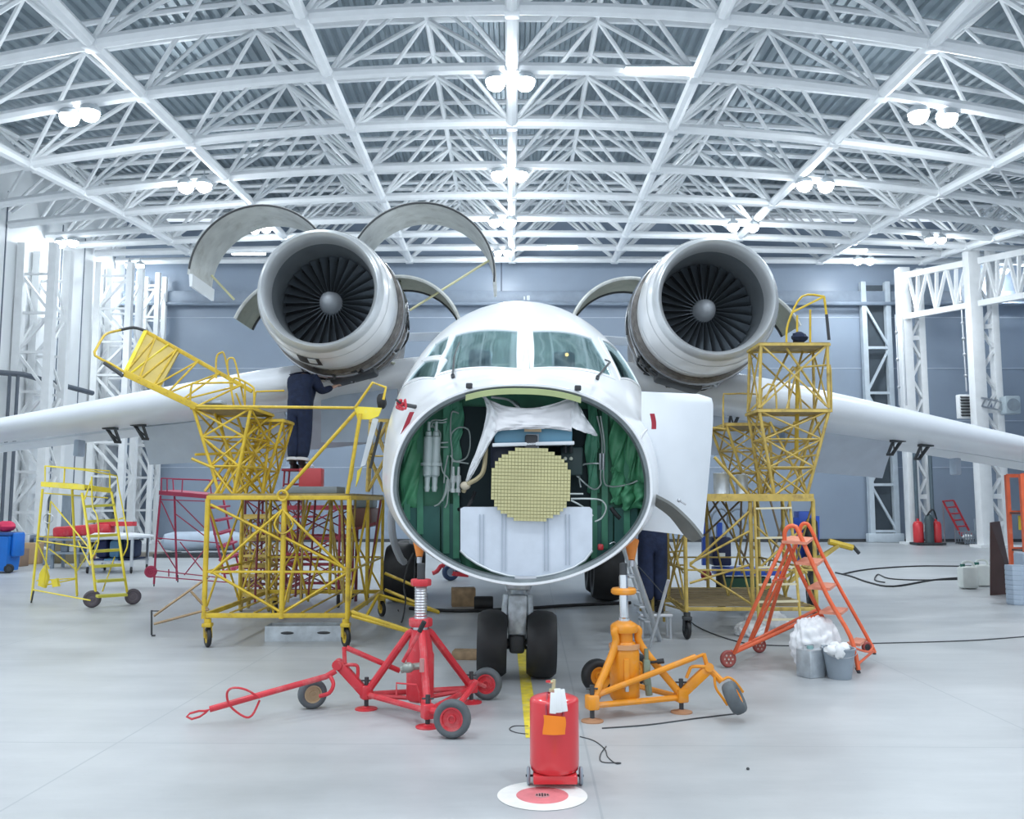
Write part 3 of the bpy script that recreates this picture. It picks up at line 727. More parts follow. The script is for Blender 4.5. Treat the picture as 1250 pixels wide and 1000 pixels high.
# black box above antenna, pale blue tray, sheeting
m = MB(); a, b = NP(598, 572, 8.6), NP(645, 534, 8.6); m.box((a + b) / 2 + V((0, .12, 0)), (b.x - a.x, .25, b.z - a.z), bev=.02); m.build('electronics_box', mat('box_navy', (0.012, 0.02, 0.05), 0.4), bulk)
m = MB(); a, b = NP(684, 580, 8.6), NP(712, 545, 8.6); m.box((a + b) / 2 + V((0, .12, 0)), (b.x - a.x, .2, b.z - a.z), bev=.02); m.build('electronics_box', mat('box_green_black', (0.02, 0.05, 0.05), 0.4), bulk)
m = MB(); a, b = NP(603, 541, 8.42), NP(699, 519, 8.42); m.box((a + b) / 2 + V((0, .15, 0)), (b.x - a.x, .3, b.z - a.z), bev=.015); tr = m.build('equipment_tray', BLUEB, AC)
m = MB(); m.bar(NP(601, 543.5, 8.40), NP(701, 541, 8.40), .06, .035, bev=.008); m.build('tray_lip', OFFW, tr)
m = MB(); a, b = NP(642, 557, 8.40), NP(658, 530, 8.40); m.box((a + b) / 2, (b.x - a.x, .03, b.z - a.z)); m.build('grey_bracket', GREYP, tr)
m = MB(); a, b = NP(640, 527, 8.38), NP(661, 518, 8.38); m.box((a + b) / 2, (b.x - a.x, .012, b.z - a.z)); m.build('tape_patch', TAPE, tr)
def sheet(rows_, name, m_, parent, k=5, th=.006, wr=.012):
    g = [smooth_pts([UP(*q) for q in r], k) for r in rows_]
    n = len(g[0]); cols = [smooth_pts([g[i][j] for i in range(len(g))], k) for j in range(n)]
    for i, cc in enumerate(cols):
        for j, p in enumerate(cc): p.y += wr * math.sin(i * 1.7 + j * .9) + wr * .7 * math.sin(j * 2.3 - i * .6)
    return MB().shell(cols, th).build(name, m_, parent, angle=60)
sheet([[(588, 484, 8.5), (618, 496, 8.38), (660, 497, 8.36), (699, 485, 8.46)], [(595, 494, 8.42), (620, 508, 8.33), (662, 507, 8.33), (701, 495, 8.4)], [(604, 524, 8.34), (622, 520, 8.3), (665, 519, 8.3), (698, 520, 8.36)], [(603, 527, 8.35), (622, 525, 8.31), (665, 523, 8.31), (698, 527, 8.36)]], 'dust_sheet', SHEET, AC)
sheet([[(589, 482, 8.5), (597, 489, 8.4), (606, 505, 8.36)], [(594, 505, 8.42), (600, 510, 8.37), (610, 520, 8.34)], [(585, 540, 8.42), (592, 541, 8.38), (600, 538, 8.36)], [(568, 587, 8.48), (570, 588, 8.46), (573, 586, 8.46)]], 'dust_sheet', PLAST, AC)
sheet([[(699, 484, 8.48), (703, 488, 8.44), (708, 497, 8.44)], [(698, 500, 8.38), (708, 505, 8.36), (718, 514, 8.40)], [(697, 520, 8.36), (710, 525, 8.34), (729, 530, 8.42)], [(699, 521, 8.37), (712, 527, 8.36), (728, 532, 8.44)]], 'dust_sheet', PLAST, AC)
# pipes, bottles and cable looms in the nose
def loom(name, m_, pts, r, Y=8.78, k=6, n=6): return MB().path(smooth_pts([NP(*q, Y) if len(q) == 2 else NP(*q) for q in pts], k), r, n).build(name, m_, bulk, angle=60)
PIPE = mat('pale_pipe', (0.62, 0.68, 0.66), 0.35, 0.3, var=.05)
for px in (522.5, 531.5):
    o = NP(px, 555, 8.74); m = MB(); m.lathe([(0, .30), (.016, .30), (.016, .21), (.03, .20), (.032, .16), (.045, .15), (.047, .06), (.047, -.10), (.07, -.10), (.07, -.13), (.045, -.13), (.047, -.16), (.047, -.22), (.03, -.24), (.024, -.32), (.03, -.34), (.02, -.38), (0, -.38)], o + V((0, 0, .02)), (0, 0, 1), 14); m.build('accumulator_bottle', mat('bottle_pale', (0.55, 0.63, 0.62), 0.4, .1, var=.1), bulk)
for px in (553, 559.5):
    o = NP(px, 590, 8.76); m = MB(); m.lathe([(0, .16), (.012, .16), (.014, .08), (.026, .07), (.03, .02), (.018, .0), (.016, -.05), (.024, -.055), (.024, -.09), (0, -.09)], o, (0, 0, 1), 12); m.build('valve', mat('valve_white', (0.7, 0.75, 0.74), 0.4), bulk)
for pts in ([(522, 530), (523, 524), (528, 520), (533, 525), (533, 532)], [(526, 528), (524, 519), (529, 513), (540, 513), (546, 511)], [(527, 522), (529, 516), (540, 516), (545, 515)], [(537, 540), (537, 528), (528, 521)], [(549, 600), (552, 560), (550, 530), (551, 505), (556, 503), (560, 505)], [(551, 545), (551, 530), (560, 522), (571, 524), (574, 535), (573, 550), (568, 560), (556, 563), (550, 556)], [(536, 550), (540, 575), (547, 585), (545, 600), (540, 612)], [(534, 541), (547, 540)], [(534, 546), (547, 546)], [(551, 563), (572, 566)], [(547, 556), (543, 575), (542, 590)], [(560, 597), (560, 605)], [(546, 585), (542, 605), (536, 615), (530, 618)], [(548, 585), (546, 612), (543, 620)]):
    loom('pipe', PIPE, pts, .0085)
for pts in ([(729, 508), (735, 540), (733, 580), (733, 592), (723, 597), (700, 577)], [(733, 508), (738, 545), (737, 585), (745, 594), (765, 592), (778, 587)], [(732, 566), (718, 566), (709, 570), (707, 585), (709, 595)], [(697, 609, 8.5), (720, 609, 8.5), (734, 611, 8.5), (740, 620, 8.5), (735, 632, 8.5), (726, 637, 8.5)], [(697, 611, 8.5), (712, 619, 8.5), (724, 630, 8.5)], [(694, 603, 8.6), (712, 603, 8.6)]):
    loom('pipe', PIPE, pts, .009)
for px in (733, 737): o = NP(px, 565, 8.76); MB().tube(o + V((0, 0, -.07)), o + V((0, 0, .09)), .015, n=8).build('pipe_union', STEEL, bulk)
loom('cable_loom', mat('loom_tan', (0.42, 0.36, 0.22), .7, var=.3), [(592, 528, 8.45), (593, 550, 8.45), (590, 575, 8.45), (582, 585, 8.45), (570, 592, 8.45), (566, 600, 8.5)], .024)
m = MB(); m.ball(NP(568, 593, 8.46), (.05, .04, .04), 10, 8); m.build('loom_plug', mat('plug_cream', (0.62, 0.55, 0.42), .5), bulk)
loom('cable_loom', BLACK, [(580, 600, 8.6), (575, 612, 8.6), (570, 620, 8.6), (560, 622, 8.7)], .02)
loom('cable_loom', BLACK, [(628, 545, 8.6), (640, 552, 8.55), (655, 548, 8.6), (675, 560, 8.6), (690, 575, 8.6)], .02)
loom('cable_loom', SHEET, [(600, 485, 8.7), (620, 488, 8.62), (632, 497, 8.42), (640, 503, 8.40)], .012); loom('cable_loom', STEEL, [(610, 486, 8.7), (628, 490, 8.6), (636, 500, 8.4), (634, 512, 8.38)], .009)
for px in (690, 697): loom('connector', DARK, [(px, 540, 8.55), (px, 553, 8.55)], .02)
for px in (690, 697): o = NP(px, 560, 8.55); m = MB(); m.ball(o, .018, 8, 6); m.build('connector_cap', mat('cap_pale', (.7, .72, .6), .4), bulk)
loom('cable_loom', BLACK, [(746, 620, 8.7), (752, 628, 8.68), (757, 633, 8.68)], .022)
loom('cord', SHEET, [(790, 524, 8.25), (785, 530, 8.25), (782, 537, 8.25), (785, 541, 8.25)], .012)
o = NP(733, 668, 8.5); m = MB(); m.box(o, (.055, .05, .06), bev=.015); m.build('red_plug', REDB, bulk)
loom('hook', STEEL, [(744, 664, 8.5), (750, 662, 8.5), (752, 668, 8.5), (746, 671, 8.5)], .008)
# ---- open radome hinged away on the right
out = [(786, 481), (792, 478), (845, 480), (862, 484), (869, 494), (870.5, 520), (869, 560), (865, 610), (858, 656), (835, 650), (806, 645), (780, 645)]
def shell_panel():
    g = []; n = 16; Lx = lambda t: lerp(786, 780, t)
    for i in range(n + 1):
        t = i / n; py0 = lerp(478, 647, t ** 1.25); row = []
        right = lerp(870.5, 858, max(0, (t - .25) / .75) ** 1.4) - 18 * (1 - max(0, 1 - (1 - min(1, t / .11)) ** 2) ** .5); ytop = 0
        for j in range(n + 1):
            u = j / n; px = lerp(783, right, u); py = py0 + (9 * max(0, t - .3) / .7 * u if t > .3 else 0) + (3 * u * (1 - t))
            row.append(UP(px, py, 8.90 - .14 * math.sin(pi * min(1, u * .8)) + .35 * u * u - .05 * math.sin(pi * t)))
        g.append(row)
    return MB().shell(g, -.05)
rad = shell_panel().build('nose_radome', OFFW, AC, angle=50)
g = []
for i in range(13):
    t = i / 12; a = smooth_pts([(798, 606, 8.5), (820, 618, 8.5), (842, 638, 8.5), (857, 657, 8.5)], 4)[i]; b = smooth_pts([(800, 618, 8.5), (818, 632, 8.5), (836, 655, 8.5), (846, 662, 8.5)], 4)[i]
    g.append([UP(a.x, a.y, 8.52), UP((a.x + b.x) / 2, (a.y + b.y) / 2, 8.62), UP(b.x, b.y, 8.66)])
MB().shell(g, .03).build('inner_flange', mat('radome_inner', (0.16, 0.17, 0.16), .5, var=.2), rad, angle=50)
m = MB(); o = UP(829, 611, 8.55); m.ball(o, (.02, .02, .02), 8, 6); m.tube(o, o + V((.06, -.02, -.04)), .008); m.build('latch', STEEL, rad)
# ---- nose gear
gx = UP(631, 780, 9.75).x
m = MB(); m.tube((gx, 9.75, .36), (gx, 9.85, 1.2), .075, n=14); m.tube((gx, 9.75, .3), (gx, 9.79, .72), .095, n=14); m.box((gx, 9.68, .66), (.20, .12, .42), bev=.03); m.box((gx, 9.7, .98), (.26, .2, .12), bev=.03)
for s_ in (-1, 1): m.tube((gx + s_ * .14, 9.72, .52), (gx + s_ * .12, 9.75, .86), .04, n=10); m.tube((gx + s_ * .1, 9.65, .9), (gx + s_ * .2, 9.85, 1.1), .02)
ng = m.build('nose_gear_strut', STRUT, AC)
m = MB(); m.tube((gx - .36, 9.75, .345), (gx + .36, 9.75, .345), .055, n=12); m.box((gx, 9.66, .36), (.16, .16, .18), bev=.03); m.tube((gx, 9.62, .3), (gx, 9.70, .5), .05); m.build('axle', DARK, ng)
MB().path(smooth_pts([V((gx + .1, 9.62, .35)), V((gx + .17, 9.55, .45)), V((gx + .19, 9.55, .58)), V((gx + .13, 9.6, .62))], 6), .009, 6).build('brake_hose', STEEL, ng)
for s_ in (-1, 1):
    t_, h_ = MB(), MB(); wheel(t_, h_, (gx + s_ * .26, 9.75, .35), (1, 0, 0), .35, .31, .5)
    wt = t_.build('nose_wheel', BLACK, AC, angle=50); h_.build('wheel_hub', ALU, wt)
# ---- main gear
for s_, px in ((-1, 490), (1, 741)):
    x = UP(px, 700, 17.0).x
    for dy in (0, 1.3):
        t_, h_ = MB(), MB(); wheel(t_, h_, (x, 17.0 + dy, .54 - (.045 if s_ < 0 else -.045)), (1, 0, 0), .54, .56, .5); wt = t_.build('main_wheel', BLACK, AC, angle=50); h_.build('wheel_hub', ALU, wt)
    m = MB(); m.ball((x * .68, 17.6, 1.55), (.5, 2.4, .5), 20, 12); m.build('gear_fairing', OFFW, AC)
    m = MB(); m.tube((x * .9, 17.6, 1.3), (x - s_ * .1, 17.6, .55), .1); m.box((x, 17.65, .55), (.2, 1.4, .2), bev=.04); m.build('main_gear_leg', STRUT, AC)
# ---- wings
WT = [(0.6, 15.3, 2.9, 4.14, .50), (1.6, 15.3, 2.9, 4.08, .50), (3.25, 15.2, 2.7, 3.86, .48), (3.85, 14.4, 3.4, 3.72, .52), (9.66, 17.0, 2.3, 3.14, .28), (15.6, 19.8, 1.4, 2.52, .15)]
def wing(s_):
    rings = []; n = 14
    for i in range(25):
        x = lerp(.6, 15.6, i / 24); yl, ch, zc, th = [lerp(a, b, 1) for a, b in zip(interp(WT, x), interp(WT, x))]
        up, lo = [], []
        for k in range(n + 1):
            t = ((1 - math.cos(pi * k / n)) / 2) ** 1.35; h = th * min(1, (1 - (1 - min(1, t / .11)) ** 2) ** .5) * (1 - max(0, t - .3) / .7) ** .9 + .012
            up.append(V((FX + s_ * x, yl + ch * t, zc + h * .55 - .05 * t * ch * .6))); lo.append(V((FX + s_ * x, yl + ch * t, zc - h * .5 - .05 * t * ch * .6)))
        rings.append(up[::-1] + lo[1:-1])
    return MB().loft(rings).build('wing', WINGU, AC, angle=50)
for s_ in (-1, 1):
    wg = wing(s_)
    for x0, x1 in ((1.75, 4.5), (4.55, 7.75)):
        m = MB(); g = []
        for i in range(7):
            x = lerp(x0, x1, i / 6); yl, ch, zc, th = interp(WT, x); row = []
            for t in (0, .25, .5, .75, 1.0): row.append(V((FX + s_ * x, yl + ch * .86 + t * .75, zc - .10 - (.26 + .62 * (1 - .04 * i)) * t + .08 * math.sin(pi * t))))
            g.append(row)
        m.shell(g, .07); m.build('flap', mat('flap_grey', (0.56, 0.62, 0.70), .4, var=.05), AC, angle=40)
    x0, x1 = 7.9, 13.2; g = []
    for i in range(9):
        x = lerp(x0, x1, i / 8); yl, ch, zc, th = interp(WT, x); g.append([V((FX + s_ * x, yl + ch * .93 + t * .35, zc - .1 - .12 * t)) for t in (0, .5, 1)])
    MB().shell(g, .05).build('aileron', OFFW, AC, angle=40)
    for x in (4.0, 7.45, 8.1):
        yl, ch, zc, th = interp(WT, x); m = MB(); X = FX + s_ * x; y0 = yl + ch * .62
        m.bar((X - .08, y0, zc - .15), (X - .04, y0 + .38, zc - .42), .035, .06); m.bar((X + .08, y0, zc - .15), (X + .04, y0 + .38, zc - .42), .035, .06)
        m.box((X, y0, zc - .17), (.24, .2, .05)); m.box((X, y0 + .38, zc - .42), (.11, .1, .05)); m.bar((X - .08, y0, zc - .2), (X + .05, y0 + .3, zc - .38), .025, .025); m.build('flap_bracket', DARK, AC)
    for x in (5.3, 9.2):
        yl, ch, zc, th = interp(WT, x); m = MB(); m.box((FX + s_ * x, yl + ch * .9, zc - .42), (.12, .3, .35), bev=.03); m.build('hinge_fairing', LGREY, AC)
    x = 10.3; yl, ch, zc, th = interp(WT, x); m = MB(); pts = []
    MB().loft([[V((FX + s_ * (x + d), yl + ch * t - .004, zc + s2 * th * .5 * (1.3 * math.sqrt(t) - .6 * t))) for t in (.0, .02, .06, .12, .25, .4)] for d, s2 in ((0, .62), (.04, .62))], closed=False).build('slat_joint', mat('joint_grey', (.45, .5, .56), .5), wg, angle=0)
m = MB(); m.lathe([(.0, 0), (.6, .5), (.95, 1.6), (1.0, 3.0), (.8, 4.6), (.0, 5.6)], (FX, 13.0, 4.05), (0, 1, 0), 24); m.build('wing_fairing', WHITE, AC)
# fin and tailplane
m = MB(); rg = []
for t in (0, .5, 1): c = lerp(5.0, 3.2, t); y = lerp(28.5, 32.5, t); z = lerp(4.2, 8.2, t); rg.append([V((FX + sx * .18 * (1 - .3 * t) * math.sin(pi * k), y + c * k, z)) for sx, k in ((1, .02), (1, .2), (1, .5), (1, .98), (-1, .98), (-1, .5), (-1, .2), (-1, .02))])
m.loft(rg).build('tail_fin', WINGU, AC, angle=50)
m = MB(); rg = []
for t in (-1, -.05, .05, 1): c = lerp(2.6, 1.6, abs(t)); y = 33.0 + 1.0 * abs(t); rg.append([V((FX + t * 5.0, y + c * k, 8.22 + sz * .12 * math.sin(pi * k) - .1 * abs(t))) for sz, k in ((1, .02), (1, .2), (1, .5), (1, .98), (-1, .98), (-1, .5), (-1, .2), (-1, .02))])
m.loft(rg).build('tailplane', WINGU, AC, angle=50)
# ---- engines
EZ = P(632, 368, 13.0).z + .13; EX = 2.925
ECX = unroll(P(632, 368, 13.0)).x
bl_me = None
def engine(s_):
    c = V((ECX + s_ * EX, 13.0, EZ)); Yx = V((s_ * .0, 1, -.02)).normalized()
    e1 = Yx.cross(V((0, 0, 1))).normalized(); e3 = e1.cross(Yx).normalized()   # across and up
    def at(a, t, r): return c + Yx * t + (e1 * math.cos(a) + e3 * math.sin(a)) * r
    def loc(x, t, z): return c + Yx * t + e1 * x + e3 * z
    prof = [(.12, .94), (.28, .985), (.50, 1.02), (.75, 1.035), (1.0, 1.03), (1.15, 1.02)]
    m = MB(); m.lathe([(r, t) for t, r in prof] + [(.98, 1.155), (.95, .9), (.92, .3)], c, Yx, 64); nac = m.build('engine_nacelle', WHITE, AC, angle=50)
    m = MB(); m.lathe([(.785, .34), (.785, .22), (.797, .11), (.83, .03), (.86, .0), (.892, .02), (.921, .065), (.943, .13)], c, Yx, 64); m.build('inlet_lip', LIPM, nac, angle=60)
    m = MB(); m.lathe([(.785, .34), (.77, .5), (.765, .8), (.77, 1.2)], c, Yx, 64); m.build('inlet_duct', DUCT, nac, angle=60)
    m = MB(); m.disc(c + Yx * 1.12, Yx, .79, 40); m.build('stator_disc', mat('stator_dark', (.05, .055, .06), .5, .4), nac, angle=0)
    m = MB(); m.lathe([(0, .58), (.05, .59), (.10, .64), (.15, .75), (.185, .93), (.19, 1.1)], c, Yx, 28); m.build('spinner', SPIN, nac, angle=60)
    nb = 29; g = []
    for i in range(7):
        r = lerp(.17, .757, i / 6); tw = lerp(.35, 1.05, i / 6); wd = lerp(.05, .075, i / 6)
        row = []
        for j in range(4): q = (j / 3 - .5) * 2 * wd; row.append(V((q * math.sin(tw) + .012 * math.cos(q * 14), .93 + q * math.cos(tw), r)))
        g.append(row)
    proto = MB().shell(g, .006); me = None; B3 = Matrix((e1, Yx, e3)).transposed()
    for k in range(nb):
        if k == 0:
            b0 = MB(); b0.v = [p + ACL for p in proto.v]; b0.f = proto.f; b = b0.build('fan_blade', BLADE, nac, angle=60); me = b
        else: b = me.copy(); COL.objects.link(b); b.parent = nac
        b.matrix_local = Matrix.Translation(c - ACL) @ (B3 @ Matrix.Rotation(2 * pi * k / nb, 3, 'Y')).to_4x4()
    def on_nac(a, t, dr=.006): return at(a, t, interp(prof, t)[0] + dr)
    if s_ < 0:
        ang = math.radians(-101)
        MB().shell([[on_nac(ang + da, y) for da in (-.17, -.06, .06, .17)] for y in (.30, .46, .62)], .008).build('access_hole', mat('hole_dark', (.05, .045, .04), .5), nac)
        MB().shell([[on_nac(ang + da, y, .016) for da in (.0, .05, .12)] for y in (.31, .40, .50)], .006).build('access_flap', OFFW, nac)
    for t in (.30, .80): r = interp(prof, t)[0]; MB().lathe([(r + .001, t - .012), (r + .006, t), (r + .001, t + .012)], c, Yx, 64).build('panel_seam', mat('seam_grey', (.55, .58, .6), .4), nac)
    m = MB(); m.lathe([(r * 1.06, t) for r, t in [(.97, 1.14), (1.02, 1.18), (.98, 1.22), (.96, 1.35), (1.02, 1.37), (1.02, 1.43), (.96, 1.48), (.96, 1.9), (1.02, 1.92), (1.02, 2.0), (.9, 2.05), (.76, 2.6), (.80, 2.62), (.80, 2.7), (.68, 2.8), (.6, 3.8), (.42, 4.2), (0, 4.2)]], c, Yx, 40); core = m.build('engine_core', MACH, AC, angle=40)
    rr = random.Random(5 + s_)
    for k in range(40):
        a = rr.uniform(0, 2 * pi); t = rr.uniform(1.18, 1.7); pts = []
        for q in range(5): a += rr.uniform(-.3, .3); t += rr.uniform(.03, .25); pts.append(at(a, t, 1.08 + rr.uniform(-.06, .05) - max(0, t - 1.9) * .12))
        MB().path(smooth_pts(pts, 4), rr.choice([.012, .018, .026]), 6).build('fuel_pipe', rr.choice([STEEL, DARK, ALU, COWLG, DARK]), core, angle=60)
    for t, r in ((1.20, 1.06), (1.40, 1.09), (1.65, 1.08), (1.96, 1.09)): MB().path([at(2 * pi * k / 48, t, r) for k in range(48)], .018, 6, closed=True).build('flange_ring', STEEL, core, angle=60)
    m = MB(); RR = (B3 @ Matrix.Rotation(s_ * .28, 3, 'Y')); m.box(loc(-s_ * .25, 1.75, -.98), (.75, .5, .22), RR, .05); m.tube(loc(-s_ * .1, 1.35, -.92), loc(-s_ * .1, 1.75, -.92), .11); m.tube(loc(-s_ * .5, 1.3, -.76), loc(-s_ * .5, 1.65, -.76), .11); m.tube(loc(s_ * .25, 1.35, -.88), loc(s_ * .25, 1.75, -.88), .10)
    for k in range(6): q = loc(rr.uniform(-.5, .4), rr.uniform(1.3, 1.5), -.86 - rr.uniform(0, .08)); m.box(q, (.1, .12, .1), B3, .015)
    m.build('gearbox', DARK, core)
    m = MB(); m.box(c + V((-s_ * .2, 3.0, -.75)), (.5, 2.0, .6), bev=.15); m.box(c + V((0, 3.0, .6)), (.4, 2.4, .5), bev=.1); m.build('pylon', OFFW, AC)
    m = MB(); m.lathe([(.80, 3.0), (.86, 3.1), (.78, 4.2), (.70, 4.8), (.66, 4.8)], c, Yx, 32); m.build('rear_cowl', MACH, AC, angle=50)
    return c
CL = engine(-1); CR = engine(1)
def cowl_arc(px, py, rpx, a0, a1, y0, y1, name, m_, th=.045, n=30, taper=0.0):
    c0 = P(px, py, y0); r = rpx / (F / (y0 * CP + (c0.z - CH) * SP)); g = []
    for i in range(n + 1):
        a = math.radians(lerp(a0, a1, i / n)); row = []
        for j in range(5): y = lerp(y0, y1, j / 4); rr = r - taper * (j / 4); row.append(unroll(V((c0.x + math.cos(a) * rr, y, c0.z + math.sin(a) * rr))))
        g.append(row)
    return MB().shell(g, th).build(name, m_, AC, angle=50), c0, r
ROD = mat('prop_rod', (0.62, 0.60, 0.35), .4, .2)
d1, c0, r = cowl_arc(318, 336, 86, 179, 30, 14.0, 15.05, 'raised_cowl', COWLI)
m = MB(); e0 = unroll(V((c0.x - r, 14.0, c0.z))); e1 = unroll(V((c0.x - r, 15.05, c0.z))); m.add([e0 + V((-.02, 0, .02)), e1 + V((-.02, 0, .02)), e1 + V((0, 0, -.18)), e0 + V((0, 0, -.18)), e0 + V((.04, 0, .02)), e1 + V((.04, 0, .02)), e1 + V((.04, 0, -.18)), e0 + V((.04, 0, -.18))], [(0, 1, 2, 3), (4, 7, 6, 5), (0, 4, 5, 1), (1, 5, 6, 2), (2, 6, 7, 3), (3, 7, 4, 0)]); m.build('cowl_edge', OFFW, d1, angle=0)
m = MB()
for t in (.2, .55, .85): q = e0.lerp(e1, t); m.box(q + V((-.012, 0, -.09)), (.03, .12, .09))
m.build('latch_recess', DARK, d1, angle=0)
MB().path([unroll(V((c0.x + math.cos(math.radians(a)) * (r + .02), 13.99, c0.z + math.sin(math.radians(a)) * (r + .02)))) for a in range(30, 180, 5)], .016, 6).build('cowl_lip', DARK, d1)
MB().tube(UP(258, 336, 14.7), UP(286, 366, 14.9), .02, n=8).build('hold_open_rod', ROD, d1)
d2, c0, r = cowl_arc(514, 335, 88, 165, -6, 14.0, 15.05, 'raised_cowl', COWLI)
MB().path([unroll(V((c0.x + math.cos(math.radians(a)) * (r + .02), 13.99, c0.z + math.sin(math.radians(a)) * (r + .02)))) for a in range(-6, 166, 5)], .016, 6).build('cowl_lip', DARK, d2)
MB().tube(UP(597, 318, 14.6), UP(500, 379, 14.6), .02, n=8).build('hold_open_rod', ROD, d2)
m = MB(); m.add([UP(580, 265, 14.3), UP(600, 300, 14.1)], []) if False else None
def lower_door(px, py, rpx, a0, a1, y0=14.35, y1=15.3):
    d, c0, r = cowl_arc(px, py, rpx, a0, a1, y0, y1, 'lower_cowl', COWLG, th=.03, n=16)
    for yy in (y0, y1):
        MB().path([unroll(V((c0.x + math.cos(math.radians(lerp(a0, a1, k / 16))) * r, yy, c0.z + math.sin(math.radians(lerp(a0, a1, k / 16))) * r))) for k in range(17)], .03, 6).build('door_frame', DARK if yy == y1 else COWLI, d)
    return d
lower_door(487, 413, 77, 100, 14); lower_door(364, 420, 84, 158, 112)
lower_door(770, 413, 75, 158, 80); lower_door(900, 432, 85, 55, 24)
# grey-blue panel below engines (open belly fairing plates)
m = MB(); m.shell([[UP(px, py, 15.6) for py in (470, 505, 540)] for px in (392, 440, 485)], .04); m.build('fairing_plate', LGREY, AC)
# jack pads and cones
for px, py in ((512, 664), (771, 668)):
    s_ = -1 if px < 640 else 1; a = UP(px, py - 8, 9.2); b = UP(px - s_ * 0, py + 16, 9.12); m = MB(); m.tube(a, b, .075, .03, n=14); pad = m.build('jacking_cone', mat('cone_orange', (.85, .28, .05), .5), AC); m = MB(); m.tube(b, b + V((0, 0, -.06)), .026, n=10); m.build('jacking_ball', STEEL, pad)
m = MB(); m.tube(UP(645, 366, 11.9), UP(645, 361, 11.9), .02); m.tube(UP(640, 366, 11.9), UP(640, 362, 11.9), .01); m.build('antenna_mast', OFFW, AC)
# probe covers with red streamers
def probe_cover(pts, px, py, lab):
    c = roll(on_fus(px, py)); t = thing('probe_cover', lab, 'cover', c); n = V((c.x * .15, -.06, .02)); m = MB(); m.tube(c + n * .05, c + n, .02); m.tube(c + n, c + n + V((-.05 if c.x < 0 else .05, -.05, .04)), .012); m.build('probe_sleeve', DARK, t)
    m = MB(); r2 = random.Random(3); 
    for k in range(3): m.path(smooth_pts([c + n + V((r2.uniform(-.05, .05), r2.uniform(-.03, .0), r2.uniform(-.06, .05))) for _ in range(5)], 4), .013, 6)
    m.build('knotted_ribbon', mat('ribbon_red', (.55, .04, .06), .6, var=.2, dirt=(.75, .6, .6), dirt_amt=.5, dirt_scale=20), t)
    g = []; w_ = .022
    for q in smooth_pts([roll(UP(*p)) for p in pts], 4): g.append([q + V((-w_, 0, 0)), q + V((w_, -.008, 0))])
    MB().shell(g, .004).build('streamer', mat('streamer_red', (.40, .03, .05), .6), t, angle=60)
probe_cover([(503, 503, 8.30), (498, 515, 8.33), (492, 530, 8.38)], 509, 497, 'red ribbon probe cover on the left side of the white nose')
probe_cover([(796, 505, 8.42), (798, 515, 8.44), (798, 524, 8.46)], 786, 500, 'red ribbon probe cover on the nose beside the opened radome')
# ================================================================ GROUND EQUIPMENT
def quad(m, pts, th=.03): m.prism(pts, V((0, 0, -th))); return m
def PP(q): return P(*q)
def pbars(m, lst, r=.018, n=6):
    for q in lst: m.path(smooth_pts([PP(p) for p in q], 4) if len(q) > 2 else [PP(p) for p in q], r, n)
    return m
def bpart(name, mt, parent, lst, r=.018, n=6):
    """each bar a part of its own"""
    for q in lst: pbars(MB(), [q], r, n).build(name, mt, parent, angle=60)
def wpart(name, parent, c, ax, r, w, tm, hm, rim=.6):
    t_, h_ = MB(), MB(); wheel(t_, h_, c, ax, r, w, rim); o = t_.build(name, tm, parent, angle=50); h_.build('wheel_hub', hm, o); return o
# ---------------------------------------------------------------- red tripod jack
def tripod_screw(pt, zt, mt, parent, pr=.085):
    m = MB(); m.lathe([(0, .028), (.03, .028), (.035, .02), (pr, .010), (pr, 0), (0, 0)], (pt.x, pt.y, 0), (0, 0, 1), 24); o = m.build('foot_pad', mt, parent)
    m = MB(); m.tube((pt.x, pt.y, .02), (pt.x, pt.y, zt), .02, n=8); m.tube((pt.x - .05, pt.y, zt - .03), (pt.x + .05, pt.y, zt - .03), .008, n=6); m.build('levelling_screw', DARK, o)
f1, f2, f3 = G(447, 866), G(575, 858), G(522, 888)
cj = V(((f1.x + f2.x + f3.x) / 3, (f1.y + f2.y + f3.y) / 3, 0)); cj.x = P(513.5, 760, cj.y).x
J = thing('tripod_jack', 'red tripod aircraft jack with tow bar and rubber wheels', 'jack', cj)
m = MB(); m.lathe([(0, .10), (.09, .10), (.118, .12), (.122, .14), (.122, .50), (.11, .53), (.10, .62), (.085, .66), (.085, .72), (0, .72)], cj, (0, 0, 1), 28); b = m.build('cylinder_body', RED, J)
m = MB(); m.lathe([(.06, 0), (.098, 0), (.105, .012), (.105, .06), (.098, .072), (.06, .072), (.06, 0)], cj + V((0, 0, .745)), (0, 0, 1), 8); m.build('lower_collar', RED, J)
m = MB(); m.lathe([(0, .66), (.07, .66), (.07, .74), (.058, .82)] + [(.058 - .006 * (k % 2), .82 + k * .012) for k in range(24)] + [(.05, 1.11), (0, 1.11)], cj, (0, 0, 1), 24); m.build('threaded_ram', STEEL, J)
m = MB(); m.lathe([(.03, 0), (.085, 0), (.092, .01), (.092, .05), (.085, .06), (.03, .06), (.03, 0)], cj + V((0, 0, 1.10)), (0, 0, 1), 8); m.build('lock_nut', RED, J)
m = MB(); m.lathe([(0, 1.1), (.036, 1.1), (.036, 1.29), (.028, 1.30), (0, 1.30)], cj, (0, 0, 1), 18); m.build('lift_ram', DARK, J)
hd = cj + V((0, 0, .70))
for f, zf in ((f1, .15), (f2, .15), (f3, .13)):
    q = V((f.x, f.y, zf)); d = (q - hd); d.z = 0; d.normalize(); m = MB(); m.path([hd + d * .07 + V((0, 0, -.0)), hd + d * .11 + V((0, 0, -.02)), q.lerp(hd, .06)], .034, 10); m.build('leg', RED, J)
    m = MB(); m.box(q, (.10, .10, .12), Matrix.Rotation(.5, 3, 'Z'), .015); m.build('foot_block', RED, J)
    tripod_screw(f, zf + .13, RED, J, .10)
